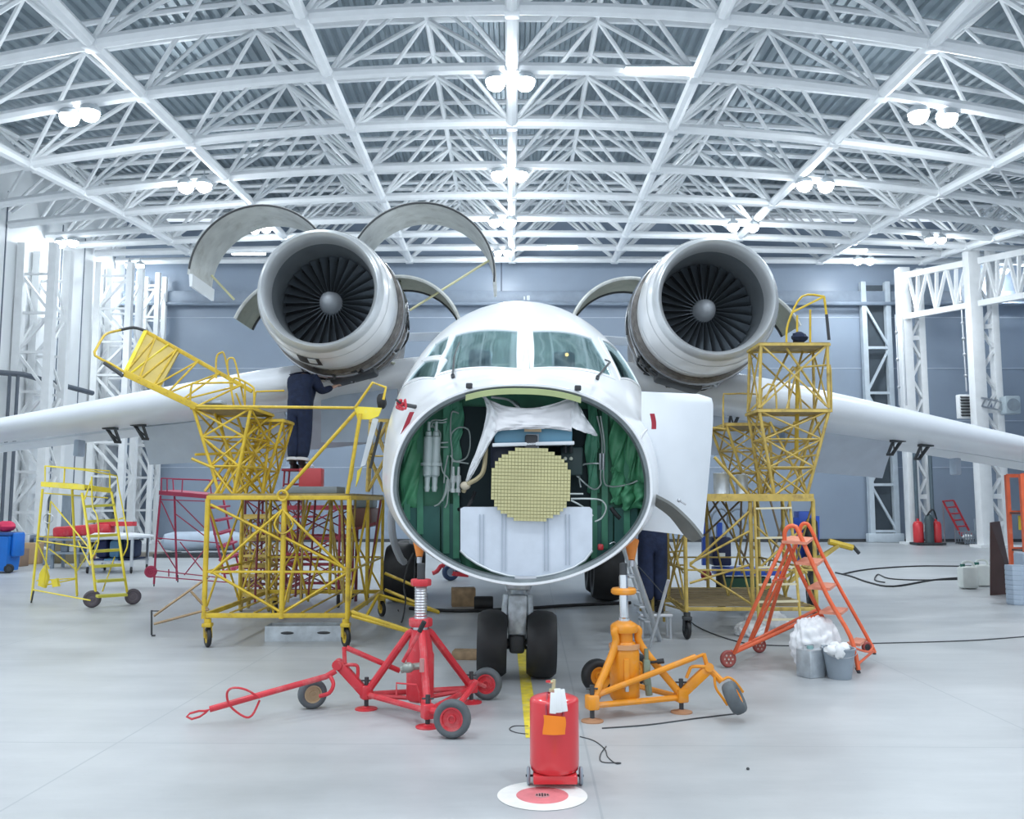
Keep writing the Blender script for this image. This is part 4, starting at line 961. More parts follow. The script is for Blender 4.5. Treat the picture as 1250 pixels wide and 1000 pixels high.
for a, b in ((f1, f3), (f3, f2), (f1, f2)):
    m = MB(); m.tube(V((a.x, a.y, .13)), V((b.x, b.y, .13)), .026, n=8); m.build('base_bar', RED, J)
for f in (f1, f2, f3): m = MB(); m.tube(V((f.x, f.y, .12)).lerp(cj + V((0, 0, .12)), .1), cj + V((0, 0, .12)), .02, n=6); m.build('inner_strut', RED, J)
hb = V(P(414, 811, f1.y + .02)); q1 = V((f1.x, f1.y, .13)); m = MB(); m.bar(q1, hb, .075, .085, bev=.01); m.tube(hb + V((-.01, -.06, 0)), hb + V((-.01, .06, 0)), .045, n=12); m.build('tow_arm', RED, J)
Y1 = f1.y
pbars(MB(), [[(421, 810, Y1), (420, 790, Y1)]], .02).build('bracket_post', RED, J)
pbars(MB(), [[(423, 791, Y1), (488, 819, Y1 + .1)]], .024, 8).build('brace_tube', RED, J)
m = MB(); m.path(smooth_pts([P(418, 812, Y1), P(434, 812, Y1), P(437, 818, Y1), P(436, 830, Y1)], 3), .016, 8); m.build('crank_handle', RED, J)
tb = [P(410, 819, Y1 - .02), P(398, 826, Y1 - .04), P(330, 845, 7.85), P(256, 866, 7.72)]
m = MB(); m.path(tb, .026, 10); tow = m.build('tow_bar', RED, J)
e = P(247, 870, 7.70); m = MB(); m.path([P(256 + dx, 866 + dy, 7.70) for dx, dy in ((0, 0), (-6, 2), (-13, 2), (-24, 5), (-28, 9), (-22, 12), (-12, 9), (-5, 4))], .010, 6, closed=True); m.build('tow_eye', RED, tow)
m = MB(); m.path(smooth_pts([P(317, 852, 7.8), P(300, 842, 7.72), P(284, 840, 7.70), (P(277, 847, 7.72)), P(281, 862, 7.75), P(298, 875, 7.78), P(308, 873, 7.8), P(317, 855, 7.85)], 4), .010, 6); m.build('tow_handle', RED, tow)
m = MB(); m.path(smooth_pts([P(402, 824, Y1 - .03), P(407, 835, Y1 - .09), P(402, 846, Y1 - .10), P(390, 850, Y1 - .09)], 4), .018, 8); m.build('wheel_fork', RED, tow)
wc = G(381, 865); wc.z = .13; wpart('wheel', J, wc, (.45, -1, .0), .13, .10, TYRE, mat('hub_tan', (.45, .33, .2), .5))
for (px, py, r, ax, a0) in ((552, 901, .148, (-.12, -1, .05), f3), (594, 854, .146, (-.16, -1, .02), f2)):
    c = G(px, py); c.z = r; wpart('wheel', J, c, ax, r, .11, TYRE, RED, .62)
    m = MB(); m.tube(V((a0.x, a0.y, .14)), c + V((.02, .10, .0)), .026, n=8); m.build('wheel_arm', RED, J)
m = MB(); m.tube(P(562, 858, 7.9), P(581, 833, 8.15), .026, n=8); m.tube(P(581, 833, 8.15), P(592, 838, 8.3), .018, n=6); m.build('wheel_arm', RED, J)
m = MB(); m.tube(P(492, 808, 7.78), P(513, 770, 7.72), .017, n=8); lv = m.build('pump_lever', RED, J)
m = MB(); m.tube(P(512, 771, 7.72), P(518, 759, 7.70), .022, n=8); m.build('lever_grip', BLACK, lv)
m = MB(); c = P(498, 815, 7.78); m.ball(c, (.055, .05, .045), 12, 8); m.tube(c, c + V((-.06, 0, -.02)), .03); m.tube(c, c + V((.1, .08, 0)), .03); m.build('pump_valve', mat('valve_grey', (.30, .33, .30), .4, .5, var=.3), J)
m = MB(); c = P(515, 813, 7.75); m.tube(c + V((0, 0, -.05)), c + V((0, 0, .06)), .02, n=8); m.build('filter_bowl', mat('bowl_pink', (.5, .25, .24), .5), J)
m = MB(); m.path([P(484, 850, 7.7), P(484, 834, 7.7), P(508, 836, 7.7), P(512, 846, 7.72), P(513, 858, 7.75)], .008, 6); m.build('pump_guard', RED, J)
# ---------------------------------------------------------------- orange tripod jack
f1, f2, f3 = G(723, 881), G(832, 870), V((.95, 9.0, 0))
cj = V((0, 8.12, 0)); cj.x = P(762, 780, cj.y).x
J = thing('tripod_jack', 'orange tripod aircraft jack with one tilted grey castor wheel', 'jack', cj)
m = MB(); m.lathe([(0, .10), (.10, .10), (.125, .14), (.131, .15), (.131, .52), (.125, .55), (.10, .60), (.085, .62), (0, .62)], cj, (0, 0, 1), 28); b = m.build('cylinder_body', ORA, J)
m = MB(); c = cj + V((0, -.135, .36)); m.bar(c + V((0, 0, -.11)), c + V((0, 0, .13)), .045, .03, bev=.008); m.build('gauge_bracket', ORA, b)
m = MB(); m.tube(c + V((0, -.02, -.14)), c + V((0, -.02, -.06)), .018); m.build('drain_plug', STEEL, b)
m = MB(); m.lathe([(.08, .60), (.135, .60), (.135, .56), (.08, .56)], cj, (0, 0, 1), 28); m.build('body_cap', mat('cap_worn_orange', (.62, .33, .16), .5), b)
m = MB(); m.lathe([(0, .60), (.075, .60), (.075, .70), (.115, .70), (.122, .71), (.122, .755), (.112, .77), (.06, .80), (0, .80)], cj, (0, 0, 1), 16); m.build('leg_collar', ORA, J)
m = MB(); m.lathe([(0, .78), (.05, .78), (.05, .82), (.040, .83), (.040, 1.18), (.034, 1.20), (0, 1.20)], cj, (0, 0, 1), 20); m.build('chrome_ram', CHROME, J)
m = MB(); m.lathe([(.03, 1.03), (.10, 1.03), (.113, 1.045), (.113, 1.07), (.10, 1.085), (.03, 1.085), (.03, 1.03)], cj, (0, 0, 1), 20); m.build('lock_nut', ORA, J)
m = MB(); m.lathe([(0, 1.18), (.034, 1.18), (.034, 1.30), (0, 1.31)], cj, (0, 0, 1), 16); m.build('lift_ram', DARK, J)
hd = cj + V((0, 0, .735))
for f, zf in ((f1, .16), (f2, .15), (f3, .15)):
    q = V((f.x, f.y, zf)); d = (q - hd); d.z = 0; d.normalize(); m = MB(); m.path(smooth_pts([hd + d * .08, hd + d * .13 + V((0, 0, -.02)), q.lerp(hd, .70) + V((0, 0, .02)), q.lerp(hd, .05)], 4), .034, 10); m.build('leg', ORA, J, angle=60)
    m = MB(); m.box(q, (.10, .11, .12), Matrix.Rotation(.3, 3, 'Z'), .015); m.build('foot_block', ORA, J); tripod_screw(f, zf + .14, mat('pad_rust', (.45, .24, .13), .6), J, .095)
for a, b in ((f1, f2), (f2, f3), (f3, f1)): m = MB(); m.tube(V((a.x, a.y, .13)), V((b.x, b.y, .13)), .026, n=8); m.build('base_bar', ORA, J)
Y1, Y2 = f1.y, f2.y
m = MB(); m.path([P(722, 851, Y1 + .03), P(849, 802, Y2 - .03)], .026, 10); m.build('tow_bar', ORA, J)
m = MB(); m.bar(P(829, 850, Y2), P(866, 815, Y2), .07, .085, bev=.01); m.tube(P(866, 815, Y2 - .05), P(866, 815, Y2 + .05), .04, n=12); m.build('tow_arm', ORA, J)
m = MB(); m.path([P(859, 798, Y2), P(864, 816, Y2)], .02); m.tube(P(846, 804, Y2), P(859, 799, Y2), .014); m.build('bracket_post', ORA, J)
m = MB(); m.path(smooth_pts([P(861, 814, Y2 - .03), P(845, 814, Y2 - .03), P(841, 820, Y2 - .03), P(838, 828, Y2 - .03)], 3), .015, 8); m.build('crank_handle', ORA, J)
m = MB(); m.path([P(866, 817, Y2), P(881, 832, Y2 - .03)], .03, 10); fk = m.build('wheel_fork', ORA, J)
m = MB(); m.path(smooth_pts([P(881, 831, Y2 - .05), P(889, 827, Y2 - .04), P(897, 832, Y2 - .03), P(907, 845, Y2)], 4), .012, 6); m.path(smooth_pts([P(872, 826, Y2 - .05), P(874, 840, Y2 - .07), P(882, 852, Y2 - .09), P(888, 861, Y2 - .09)], 4), .012, 6); m.build('fork_arm', ORA, fk)
c = P(896.5, 852, 7.85); wpart('castor_wheel', J, c, (.86, -.30, .46), .140, .11, TYRE, ORA, .45)
c = V(P(729, 828, 9.0)); c.z = .16; wpart('wheel', J, c, (.35, -1, 0), .16, .12, BLACK, ORA, .55)
m = MB(); m.tube(c, V((f3.x, f3.y, .14)), .024, n=8); m.build('wheel_arm', ORA, J)
c = V((1.25, 9.35, .16)); wpart('wheel', J, c, (.5, -1, 0), .16, .12, BLACK, ORA, .55); m = MB(); m.tube(c, V((f3.x, f3.y, .14)), .024, n=8); m.build('wheel_arm', ORA, J)
m = MB(); c = cj + V((.19, -.02, .36)); m.box(c, (.06, .08, .22), bev=.015); m.tube(c + V((0, 0, .1)), c + V((0, 0, .2)), .02); m.tube(c + V((.02, 0, -.2)), c, .03); m.build('hand_pump', mat('pump_green_grey', (.22, .27, .2), .5, .3, var=.4), J)
m = MB(); m.tube(c + V((.02, 0, .08)), c + V((.09, -.02, .09)), .012); m.tube(c + V((.09, -.02, .09)), c + V((.15, -.03, .10)), .022, n=8); m.build('pump_handle', BLACK, J)
# ---------------------------------------------------------------- red wheeled tank in the foreground
o = G(677, 957); ppm = F / o.y
T = thing('wheeled_extinguisher', 'red wheeled extinguisher tank in the foreground behind the painted target', 'fire extinguisher', o)
m = MB(); m.lathe([(0, .085), (.13, .085), (.155, .10), (.162, .13), (.162, .535), (.158, .548), (.140, .558), (.09, .574), (.04, .582), (0, .583)], o, (0, 0, 1), 40); tk = m.build('tank', REDB, T, angle=50)
m = MB(); m.box(o + V((0, -.02, .06)), (.285, .22, .055), bev=.008); m.build('base_tray', REDB, T)
for s_ in (-1, 1): wpart('wheel', T, o + V((s_ * .172, -.02, .058)), (1, 0, .0), .058, .022, GREYP, DARK, .5)
m = MB(); m.tube(o + V((-.19, -.02, .058)), o + V((.19, -.02, .058)), .008, n=6); m.build('axle', DARK, T)
m = MB(); c = o + V((-.005, -.0, .58)); m.tube(c, c + V((0, 0, .03)), .03, n=14); m.tube(c + V((0, 0, .03)), c + V((.005, 0, .09)), .012, n=8); m.tube(c + V((.0, 0, .075)), c + V((-.03, -.01, .075)), .010); m.build('valve', mat('brass_pale', (.62, .58, .36), .4, .4), T)
m = MB(); m.box(c + V((-.035, -.015, .08)), (.03, .012, .014)); m.build('valve_tag', REDB, T)
hp = [o + V((x, y, z)) for x, y, z in ((-.058, -.168, .475), (-.060, -.158, .53), (-.048, -.06, .595), (.030, -.06, .598), (.052, -.150, .535), (.050, -.168, .475))]
MB().path(hp, .006, 6).build('handle_frame', DRED, T)
m = MB()
for k, (dx, rz, h_) in enumerate(((-.036, .06, .13), (-.004, -.05, .15), (.028, -.14, .14))):
    m.box(o + V((dx + .022, -.163 + .004 * k, .487 + h_ / 2 + .005 * k)), (.042, .012, h_), Matrix.Rotation(-.22, 3, 'X') @ Matrix.Rotation(rz, 3, 'Y'), .004)
m.build('document_tube', PAPER, T)
g = []
for i in range(9):
    t = i / 8; row = []
    for j in range(7): u = j / 6; row.append(o + V((lerp(-.078, .062, u) + .004 * math.sin(5 * t), -.176 - .022 * math.sin(pi * u) * t - .006, lerp(.482, .362, t) - .012 * u * (1 - t))))
    g.append(row)
pouch = MB().shell(g, .006); pouch.build('orange_pouch', OCHY, T, angle=60)
# ---------------------------------------------------------------- orange rolling step ladder
T = thing('rolling_ladder', 'orange red rolling step ladder with perforated wheels beside the grey bucket', 'ladder', G(960, 815))
A1, A2 = G(889, 815), G(927, 797); B1, B2 = G(1049, 822), G(1068, 799)
ya, yb = A1.y, A2.y
tp1, tp2 = (968, 650, 10.1), (978, 645, 10.9)
def ladd(pts, r=.022, name='rail'): pbars(MB(), [pts], r, 8).build(name, ORR, T, angle=60)
# near and far stile hoops
ladd([(958, 664, 10.1), (958, 650, 10.08), (963, 643, 10.06), (970, 643, 10.04), (976, 652, 10.02), (1010, 728, 9.9), (1038, 777, 9.82), (1048, 818, 9.76)], .024, 'stile')
ladd([(976, 650, 10.8), (978, 642, 10.78), (983, 639, 10.76), (990, 646, 10.74), (1010, 690, 10.7), (1058, 777, 10.62), (1068, 797, 10.6)], .022, 'stile')
ladd([(961, 662, 10.2), (978, 702, 10.3), (1001, 748, 10.42), (1034, 808, 10.4)], .022, 'rail')
ladd([(958, 660, 10.1), (925, 732, 10.05), (896, 798, ya)], .022, 'rear_leg'); ladd([(964, 666, 10.3), (940, 722, 10.4), (915, 783, 10.6)], .018, 'rear_leg')
ladd([(978, 650, 10.8), (952, 714, 10.9), (934, 776, yb)], .022, 'rear_leg'); ladd([(968, 670, 10.6), (935, 745, 10.7), (917, 784, 10.7)], .016, 'rear_leg')
ladd([(896, 797, ya), (1001, 749, 10.4), (1040, 808, 10.0)][:2], .022, 'base_rail'); ladd([(900, 792, ya + .2), (1000, 743, 10.9)], .02, 'base_rail'); ladd([(896, 797, ya), (934, 777, yb)], .02, 'base_rail')
ladd([(944, 709, 10.1), (959, 706, 10.9)], .014, 'cross_bar')
for (xl, xr, y0) in ((960, 992, 656), (977, 1005, 682), (992, 1020, 712), (1006, 1034, 742), (1040, 1057, 780)):
    m = MB(); quad(m, [P(xl - 6, y0 + 4, 10.05), P(xr - 7, y0 + 6, 9.95), P(xr + 1, y0, 10.7), P(xl + 5, y0 - 2, 10.8)], .03); m.build('tread', mat('tread_salmon', (.72, .27, .17), .55, var=.15, scale=14), T)
for c, r in ((A1, .095), (A2, .09)): 
    c = V((c.x, c.y, r)); o = wpart('wheel', T, c, (.25, -1, 0), r, .05, mat('wheel_maroon', (.33, .07, .06), .5), mat('wheel_maroon2', (.42, .12, .10), .5), .7)
    m = MB()
    for k in range(6): q = c + V((math.cos(k * pi / 3) * .045, -.03, math.sin(k * pi / 3) * .045)); m.disc(q, (.25, -1, 0), .011, 8)
    m.disc(c + V((0, -.034, 0)), (.25, -1, 0), .012, 8); m.build('hub_hole', mat('hole_pale', (.6, .5, .45), .5), o, angle=0)
    m = MB(); m.tube(c, c + V((.05, .02, .09)), .016); m.build('wheel_bracket', ORR, T)
for c in (B1, B2): m = MB(); m.tube(c + V((-.03, 0, .06)), c + V((.0, 0, 0.0)), .02, n=8); m.build('rubber_foot', DARK, T)
ladd([(1040, 790, 9.85), (1060, 796, 10.2), (1066, 788, 10.5)], .012, 'stabiliser_hoop'); ladd([(1046, 812, 9.8), (1066, 795, 10.55)], .014, 'cross_bar')
c = P(1058, 790, 10.4); wpart('wheel', T, c, (.25, -1, 0), .06, .04, mat('wheel_maroon', (.33, .07, .06), .5), DARK, .6)
# ---------------------------------------------------------------- canister, can, bucket, plastic bundle
def canister(name, px, py, w_, d_, h_, rot, lab):
    o = G(px, py); o.y -= .05; t = thing(name, lab, 'canister', o); R = Matrix.Rotation(rot, 3, 'Z'); m = MB(); m.box(o + V((0, 0, h_ / 2)), (w_, d_, h_), R, .012)
    b = m.build('body', GALV, t); m = MB(); m.tube(o + R @ V((0, .0, h_)), o + R @ V((0, 0, h_ + .03)), .035, n=14); m.build('cap', mat('cap_teal', (.25, .42, .42), .5), t)
    m = MB(); m.path([o + R @ V((x, .02, z)) for x, z in ((-w_ * .35, h_), (-w_ * .3, h_ + .035), (w_ * .3, h_ + .035), (w_ * .35, h_))], .008, 6); m.build('handle', STEEL, t)
    m = MB(); m.box(o + R @ V((0, -d_ / 2, h_ * .5)), (w_ * .7, .008, h_ * .75), R, .003); m.build('pressed_panel', GALV, b); return t
canister('metal_canister', 988, 825, .22, .20, .29, .5, 'grey square metal canister standing left of the bucket')
canister('metal_canister', 1006.5, 822, .12, .12, .27, .4, 'narrow grey metal can between the square canister and the bucket')
o = G(1025, 828); T = thing('bucket', 'grey bucket stuffed with white rags beside the metal canister', 'bucket', o)
m = MB(); m.lathe([(0, 0), (.115, 0), (.12, .01), (.165, .30), (.175, .30), (.175, .315), (.155, .315), (.112, .02), (0, .02)], o, (0, 0, 1), 32); m.build('pail', GREYP, T)
m = MB(); r2 = random.Random(9)
for k in range(7): m.ball(o + V((r2.uniform(-.08, .08), r2.uniform(-.08, .05), .30 + r2.uniform(0, .07))), (r2.uniform(.05, .08), r2.uniform(.05, .08), r2.uniform(.03, .06)), 10, 7, .12, r2)
m.ball(o + V((-.12, -.14, .31)), (.07, .05, .05), 9, 7, .25, r2); m.ball(o + V((-.05, -.16, .30)), (.06, .04, .07), 9, 7, .25, r2)
m.build('white_rag', PAPER, T, angle=80)
MB().path([o + V((math.cos(a) * .17, -.05 - .1 * math.sin(a), .29 - .06 * math.sin(a))) for a in [pi * k / 12 for k in range(13)]], .005, 6).build('bail_handle', STEEL, T)
def crumple(c, r, seed, lab, amp=.26):
    bm = bmesh.new(); bmesh.ops.create_icosphere(bm, subdivisions=5, radius=1); r2 = random.Random(seed); wv = [(V((r2.gauss(0, 1), r2.gauss(0, 1), r2.gauss(0, 1))) * r2.uniform(1.5, 9), r2.uniform(0, 6)) for _ in range(16)]
    m = MB()
    for q in bm.verts:
        d = q.co.copy(); k = 1 + amp * sum(abs(math.sin(a.dot(d) + b)) - .6 for a, b in wv) / 5; p = V((d.x * r[0], d.y * r[1], d.z * r[2])) * k + c
        p.z = max(p.z, .004 if c.z < .6 and r[2] > c.z - .1 else -9); m.v.append(p)
    bm.verts.index_update(); m.f = [tuple(q.index for q in f.verts) for f in bm.faces]; bm.free()
    return one(m, 'plastic_bundle', PLAST, lab, 'plastic sheet', base=(c.x, c.y, 0), angle=80)
c = P(999, 779, 10.0); crumple(V((c.x, 10.09, .26)), (.25, .13, .31), 4, 'big crumpled bundle of white plastic film behind bucket under the orange ladder')
c = G(917, 776); crumple(V((c.x, c.y, .06)), (.22, .2, .14), 6, 'crumpled white plastic film on the floor, left of two behind the orange ladder')
c = G(941, 771); crumple(V((c.x, c.y + .2, .09)), (.30, .22, .2), 8, 'crumpled white plastic film on the floor, right of two behind the orange ladder')
# ================================================================ WORK DOCKS, STAIRS, PEOPLE, CLUTTER
def lattice_side(m, a0, a1, b0, b1, n, r, x=True):
    """lattice between leg a (a0->a1) and leg b (b0->b1)"""
    for i in range(n):
        t0, t1 = i / n, (i + 1) / n
        p, q = a0.lerp(a1, t0), b0.lerp(b1, t1)
        m.tube(p, q, r, n=6)
        if x: m.tube(b0.lerp(b1, t0), a0.lerp(a1, t1), r, n=6)
        m.tube(a0.lerp(a1, t1), b0.lerp(b1, t1), r, n=6)
def tower(parent, mt, bot, top, n=2, r=.017, x=True, leg=.022, deck=True, name='tower'):
    for i in range(4): MB().tube(bot[i], top[i], leg, n=8).build(name + '_leg', mt, parent, angle=60)
    for i in range(4):
        j = (i + 1) % 4; m = MB(); lattice_side(m, bot[i], top[i], bot[j], top[j], n, r, x); m.build(name + '_lattice', mt, parent, angle=60)
    if deck:
        c = sum(top, V()) / 4; tp = [c + (p - c) * 1.06 for p in top]; m = MB(); m.prism(tp, V((0, 0, .03))); d = m.build('tower_deck', DECKO, parent)
        m = MB()
        for i in range(4): m.bar(tp[i], tp[(i + 1) % 4], .025, .035)
        m.build('deck_edge', mt, d)
def rect(x0, x1, y0, y1, z): return [V((x0, y0, z)), V((x1, y0, z)), V((x1, y1, z)), V((x0, y1, z))]
def hoop(name, mt, parent, pts, r=.016, k=4): return MB().path(smooth_pts([V(p) for p in pts], k), r, 7).build(name, mt, parent, angle=60)
def caster(parent, c, mt, r=.105, ax=(1, .25, 0), top=.36):
    m = MB(); m.tube((c.x, c.y, top), (c.x, c.y, r * 2.3), .045, n=10); m.box((c.x, c.y, r * 2.25), (.12, .12, .05), bev=.01)
    a = V(ax).normalized()
    for s_ in (-1, 1): m.bar(V((c.x, c.y, r * 2.2)) + a * .045 * s_, V((c.x, c.y + .03, r)) + a * .045 * s_, .07, .012, a)
    fk = m.build('caster_fork', mt, parent); wpart('caster_wheel', fk, V((c.x, c.y + .03, r)), ax, r, .055, BLACK, mt, .6)
ZD = 1.93
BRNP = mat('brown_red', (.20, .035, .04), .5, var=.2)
# ---------------------------------------------------------------- left yellow dock
LX0, LX1, LY0, LY1 = -3.93, -2.10, 11.7, 14.75
D = thing('work_dock', 'yellow wheeled work dock under the left engine carrying a folding gangway', 'work platform', ((LX0 + LX1) / 2, LY0, 0))
xm = P(345, 700, LY0).x
posts = [(LX0, LY0), (xm, LY0), (LX1, LY0), (LX1, 13.2), (LX1, LY1), (xm, LY1), (LX0, LY1), (LX0, 13.2)]
for x, y in posts: MB().tube((x, y, .36), (x, y, ZD - .05), .033 if y == LY0 else .025, n=10).build('post', YEL, D)
for z, w_ in ((.40, .06), (.95, .035), (ZD - .035, .055)):
    for a, b in (((LX0, LY0), (LX1, LY0)), ((LX1, LY0), (LX1, LY1)), ((LX1, LY1), (LX0, LY1)), ((LX0, LY1), (LX0, LY0))):
        MB().bar((*a, z), (*b, z), .04 if z > .95 or z < .5 else .03, w_ if z != .95 else .03, bev=.004).build('rail', YEL, D)
m = MB(); m.box(((LX0 + LX1) / 2, (LY0 + LY1) / 2, ZD + .005), (LX1 - LX0, LY1 - LY0, .03)); m.build('deck', DECKO, D)
def B2(a, b, y=LY0): return [(a[0], a[1], y), (b[0], b[1], y)]
for q in (B2((345, 622), (257, 700)), B2((345, 622), (426, 700)), B2((258, 698), (344, 748)), B2((426, 698), (346, 748)), B2((257, 616), (345, 660)), B2((345, 655), (427, 697))): bpart('brace', YEL, D, [q], .019)
MB().path([P(345, 605, LY0 - .05) + V((math.cos(2 * pi * k / 20) * .065, 0, math.sin(2 * pi * k / 20) * .065)) for k in range(20)], .016, 6, closed=True).build('tow_ring', YEL, D)
MB().path(smooth_pts([P(345, 622, LY0 - .03), P(335, 640, LY0 - .03), P(345, 652, LY0 - .03), P(358, 640, LY0 - .03), P(345, 622, LY0 - .03)], 4), .012, 6).build('ring_bracket', YEL, D)
for x in (LX0, LX1, xm):
    for a, b in (((x, LY0, .42), (x, 13.2, ZD - .1)), ((x, 13.2, .42), (x, LY1, ZD - .1)), ((x, 13.2, .42), (x, LY0, ZD - .1))): MB().tube(a, b, .017, n=6).build('brace', YEL, D)
for x in [lerp(LX0, LX1, k / 6) for k in range(1, 6)]: MB().tube((x, LY0 + .1, .42), (x, LY1, .42), .014, n=6).build('floor_rod', YEL, D)
for a, b in (((LX0, LY1, .42), (xm, LY1, ZD)), ((xm, LY1, ZD), (LX1, LY1, .42)), ((LX0, LY1, ZD), (xm, LY1, .42))): MB().tube(a, b, .017, n=6).build('brace', YEL, D)
for c in (V((LX0 + .05, LY0, 0)), V((LX1 - .02, LY0, 0)), V((LX1 + .0, LY1, 0)), V((LX0 + .1, LY1, 0))): caster(D, c, YEL, .145 if c.y == LY0 else .125, (1, .6, 0))
rq = random.Random(31)
for k in range(13):
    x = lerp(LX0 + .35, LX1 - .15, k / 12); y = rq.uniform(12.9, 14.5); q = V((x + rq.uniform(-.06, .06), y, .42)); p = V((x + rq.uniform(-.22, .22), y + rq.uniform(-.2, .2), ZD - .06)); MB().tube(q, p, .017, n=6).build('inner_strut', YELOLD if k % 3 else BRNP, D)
# outriggers
o = D
ow = mat('outrigger_brown', (.36, .25, .14), .55, var=.25)
for q in ([(255, 704, LY0), (188, 752, 11.6)], [(255, 744, LY0), (188, 762, 11.6)], [(233, 722, 11.65), (254, 745, LY0)]): bpart('outrigger', ow, D, [q], .018)
m = MB(); e = G(185, 777); m.tube((e.x, e.y, .02), P(185, 745, e.y), .014); m.tube((e.x, e.y, .012), (e.x + .05, e.y, .012), .012); m.tube(P(185, 746, e.y), P(194, 746, e.y), .008); m.build('outrigger_jack', DARK, D)
for q in ([(430, 747, LY0), (500, 770, 11.4)], [(430, 752, LY0), (502, 772, 11.4)], [(470, 720, 13.2), (535, 747, 13.0)], [(462, 726, 12.6), (536, 748, 13.0)], [(462, 726, 12.6), (446, 755, 12.0)], [(470, 700, 13.5), (505, 715, 13.4)]): bpart('outrigger', YEL, D, [q], .024)
# flared towers on the deck
def top_rect(px0, px1, y0, y1, z): return [V((P(px0, 500, y0).x, y0, z)), V((P(px1, 500, y0).x, y0, z)), V((P(px1, 500, y0).x, y1, z)), V((P(px0, 500, y0).x, y1, z))]
zt1 = P(270, 499, 12.1).z
TA = top_rect(236, 306, 12.05, 13.1, zt1); BA = [V((P(252, 600, 12.1).x + .18, 12.1, ZD)), V((P(285, 600, 12.1).x, 12.1, ZD)), V((P(300, 600, 12.1).x, 12.9, ZD)), V((P(252, 600, 12.1).x + .18, 12.9, ZD))]
tower(D, YEL, BA, TA, 3, .015)
zt2 = P(325, 517, 13.4).z
TB = top_rect(306, 346, 12.95, 13.5, zt2); BB = [V((P(290, 600, 13.1).x, 13.0, ZD)), V((P(322, 600, 13.1).x, 13.0, ZD)), V((P(322, 600, 13.1).x, 13.5, ZD)), V((P(290, 600, 13.1).x, 13.5, ZD))]
tower(D, YEL, BB, TB, 3, .014)
pbm = [[(262, 605, 12.0), (310, 520, 12.6)], [(300, 603, 12.4), (262, 505, 12.4)], [(285, 605, 12.3), (325, 525, 13.0)], [(322, 603, 13.0), (290, 510, 12.8)], [(250, 600, 12.05), (280, 560, 12.3)], [(238, 555, 12.2), (316, 552, 12.8)], [(234, 560, 12.0), (262, 572, 12.0)]]
bpart('tower_brace', YEL, D, pbm, .02)
# rails and hoops round the tower top
for pts in ([(232, 492, 12.05), (234, 470, 12.05), (242, 468, 12.05), (285, 467, 12.05)], [(264, 462, 12.6), (264, 438, 12.6), (269, 431, 12.6), (275, 437, 12.6), (286, 498, 12.6)], [(278, 450, 13.0), (278, 440, 13.0), (283, 437, 13.0), (288, 445, 13.0), (299, 495, 13.0)], [(284, 475, 12.4), (284, 464, 12.4), (290, 462, 12.4), (308, 472, 12.4), (310, 480, 12.4), (310, 500, 12.4)], [(299, 466, 12.6), (299, 494, 12.6)], [(310, 498, 13.2), (312, 480, 13.2), (318, 478, 13.2), (347, 477, 13.2)], [(288, 480, 13.3), (300, 505, 13.4), (320, 512, 13.5)]):
    hoop('hand_rail', YEL, D, [P(*q) for q in pts], .014)
m = MB(); m.box(P(261, 492, 12.4), (.28, .25, .04), bev=.01); m.build('deck_mat', LGREY, D)
# folding gangway tilted up to the left
L0, L1, U0, U1 = P(240, 497, 12.0), P(153, 456, 12.0), P(308, 478, 12.95), P(178, 405, 12.95)
MB().bar(L0, L1, .06, .09, bev=.008).build('gangway_beam', YEL, D); MB().bar(U0, U1, .05, .06, bev=.008).build('gangway_beam', YEL, D)
m = MB(); m.prism([L1, U1, U1.lerp(U0, .32), L1.lerp(L0, .47)], V((.0, .0, -.03))); gb = m.build('gangway_board', mat('board_ochre', (.46, .33, .025), .5, var=.15), D)
m = MB(); m.bar(L1, U1, .05, .05); m.bar(L1.lerp(L0, .05) - V((0, .02, .0)), U1.lerp(U0, .22) - V((0, .03, 0)), .02, .02); m.build('board_stiffener', YELB, gb)
n = 5
for i in range(n):
    t0, t1 = i / n, (i + 1) / n; bpart2 = [(L1.lerp(L0, t0), U1.lerp(U0, (t0 + t1) / 2)), (U1.lerp(U0, (t0 + t1) / 2), L1.lerp(L0, t1))]
    for a, b in bpart2: MB().tube(a - V((0, .03, 0)), b - V((0, .03, 0)), .014, n=6).build('gangway_lattice', YEL, D)
hp = [(153, 455, 12.0), (135, 444, 12.0), (116, 434, 12.0), (118, 425, 12.1), (127, 410, 12.4), (134, 406, 12.6), (147, 403, 12.8)]
hoop('gangway_hoop', YEL, D, [P(*q) for q in hp], .018, 2); hoop('hoop_sleeve', DARK, D, [P(*q) for q in [(146, 403, 12.8), (163, 400, 12.9), (178, 404, 12.95)]], .022)
MB().tube(P(127, 443, 11.98), P(150, 459, 11.98), .024).build('hoop_sleeve', DARK, D)
# long rail, stay and side step tower at the right end
bpart('long_rail', YEL, D, [[(240, 496, LY0), (432, 498, LY0)]], .019, 8); bpart('stay', YEL, D, [[(346, 602, LY0), (434, 503, LY0)]], .024, 8)
bpart('side_post', YEL, D, [[(440, 505, LY0), (424, 603, LY0)]], .026, 8)
Yq = 11.75
m = MB(); m.prism([P(432, 496, Yq), P(466, 498, Yq), P(462, 508, Yq), P(452, 512, Yq), P(436, 512, Yq)], V((0, .04, 0))); m.build('gusset', YELB, D)
for pts in ([(424, 600, Yq), (425, 585, Yq), (432, 568, Yq), (430, 585, Yq)], [(434, 595, Yq + .2), (436, 575, Yq + .2), (442, 570, Yq + .2), (438, 585, Yq + .2)]):
    m = MB(); m.prism([P(*q) for q in pts], V((0, .03, 0))); m.build('gusset', YELB, D)
hoop('hand_rail', YEL, D, [P(*q) for q in [(434, 497, Yq), (455, 467, Yq), (471, 473, Yq), (468, 488, Yq)]], .019, 1)
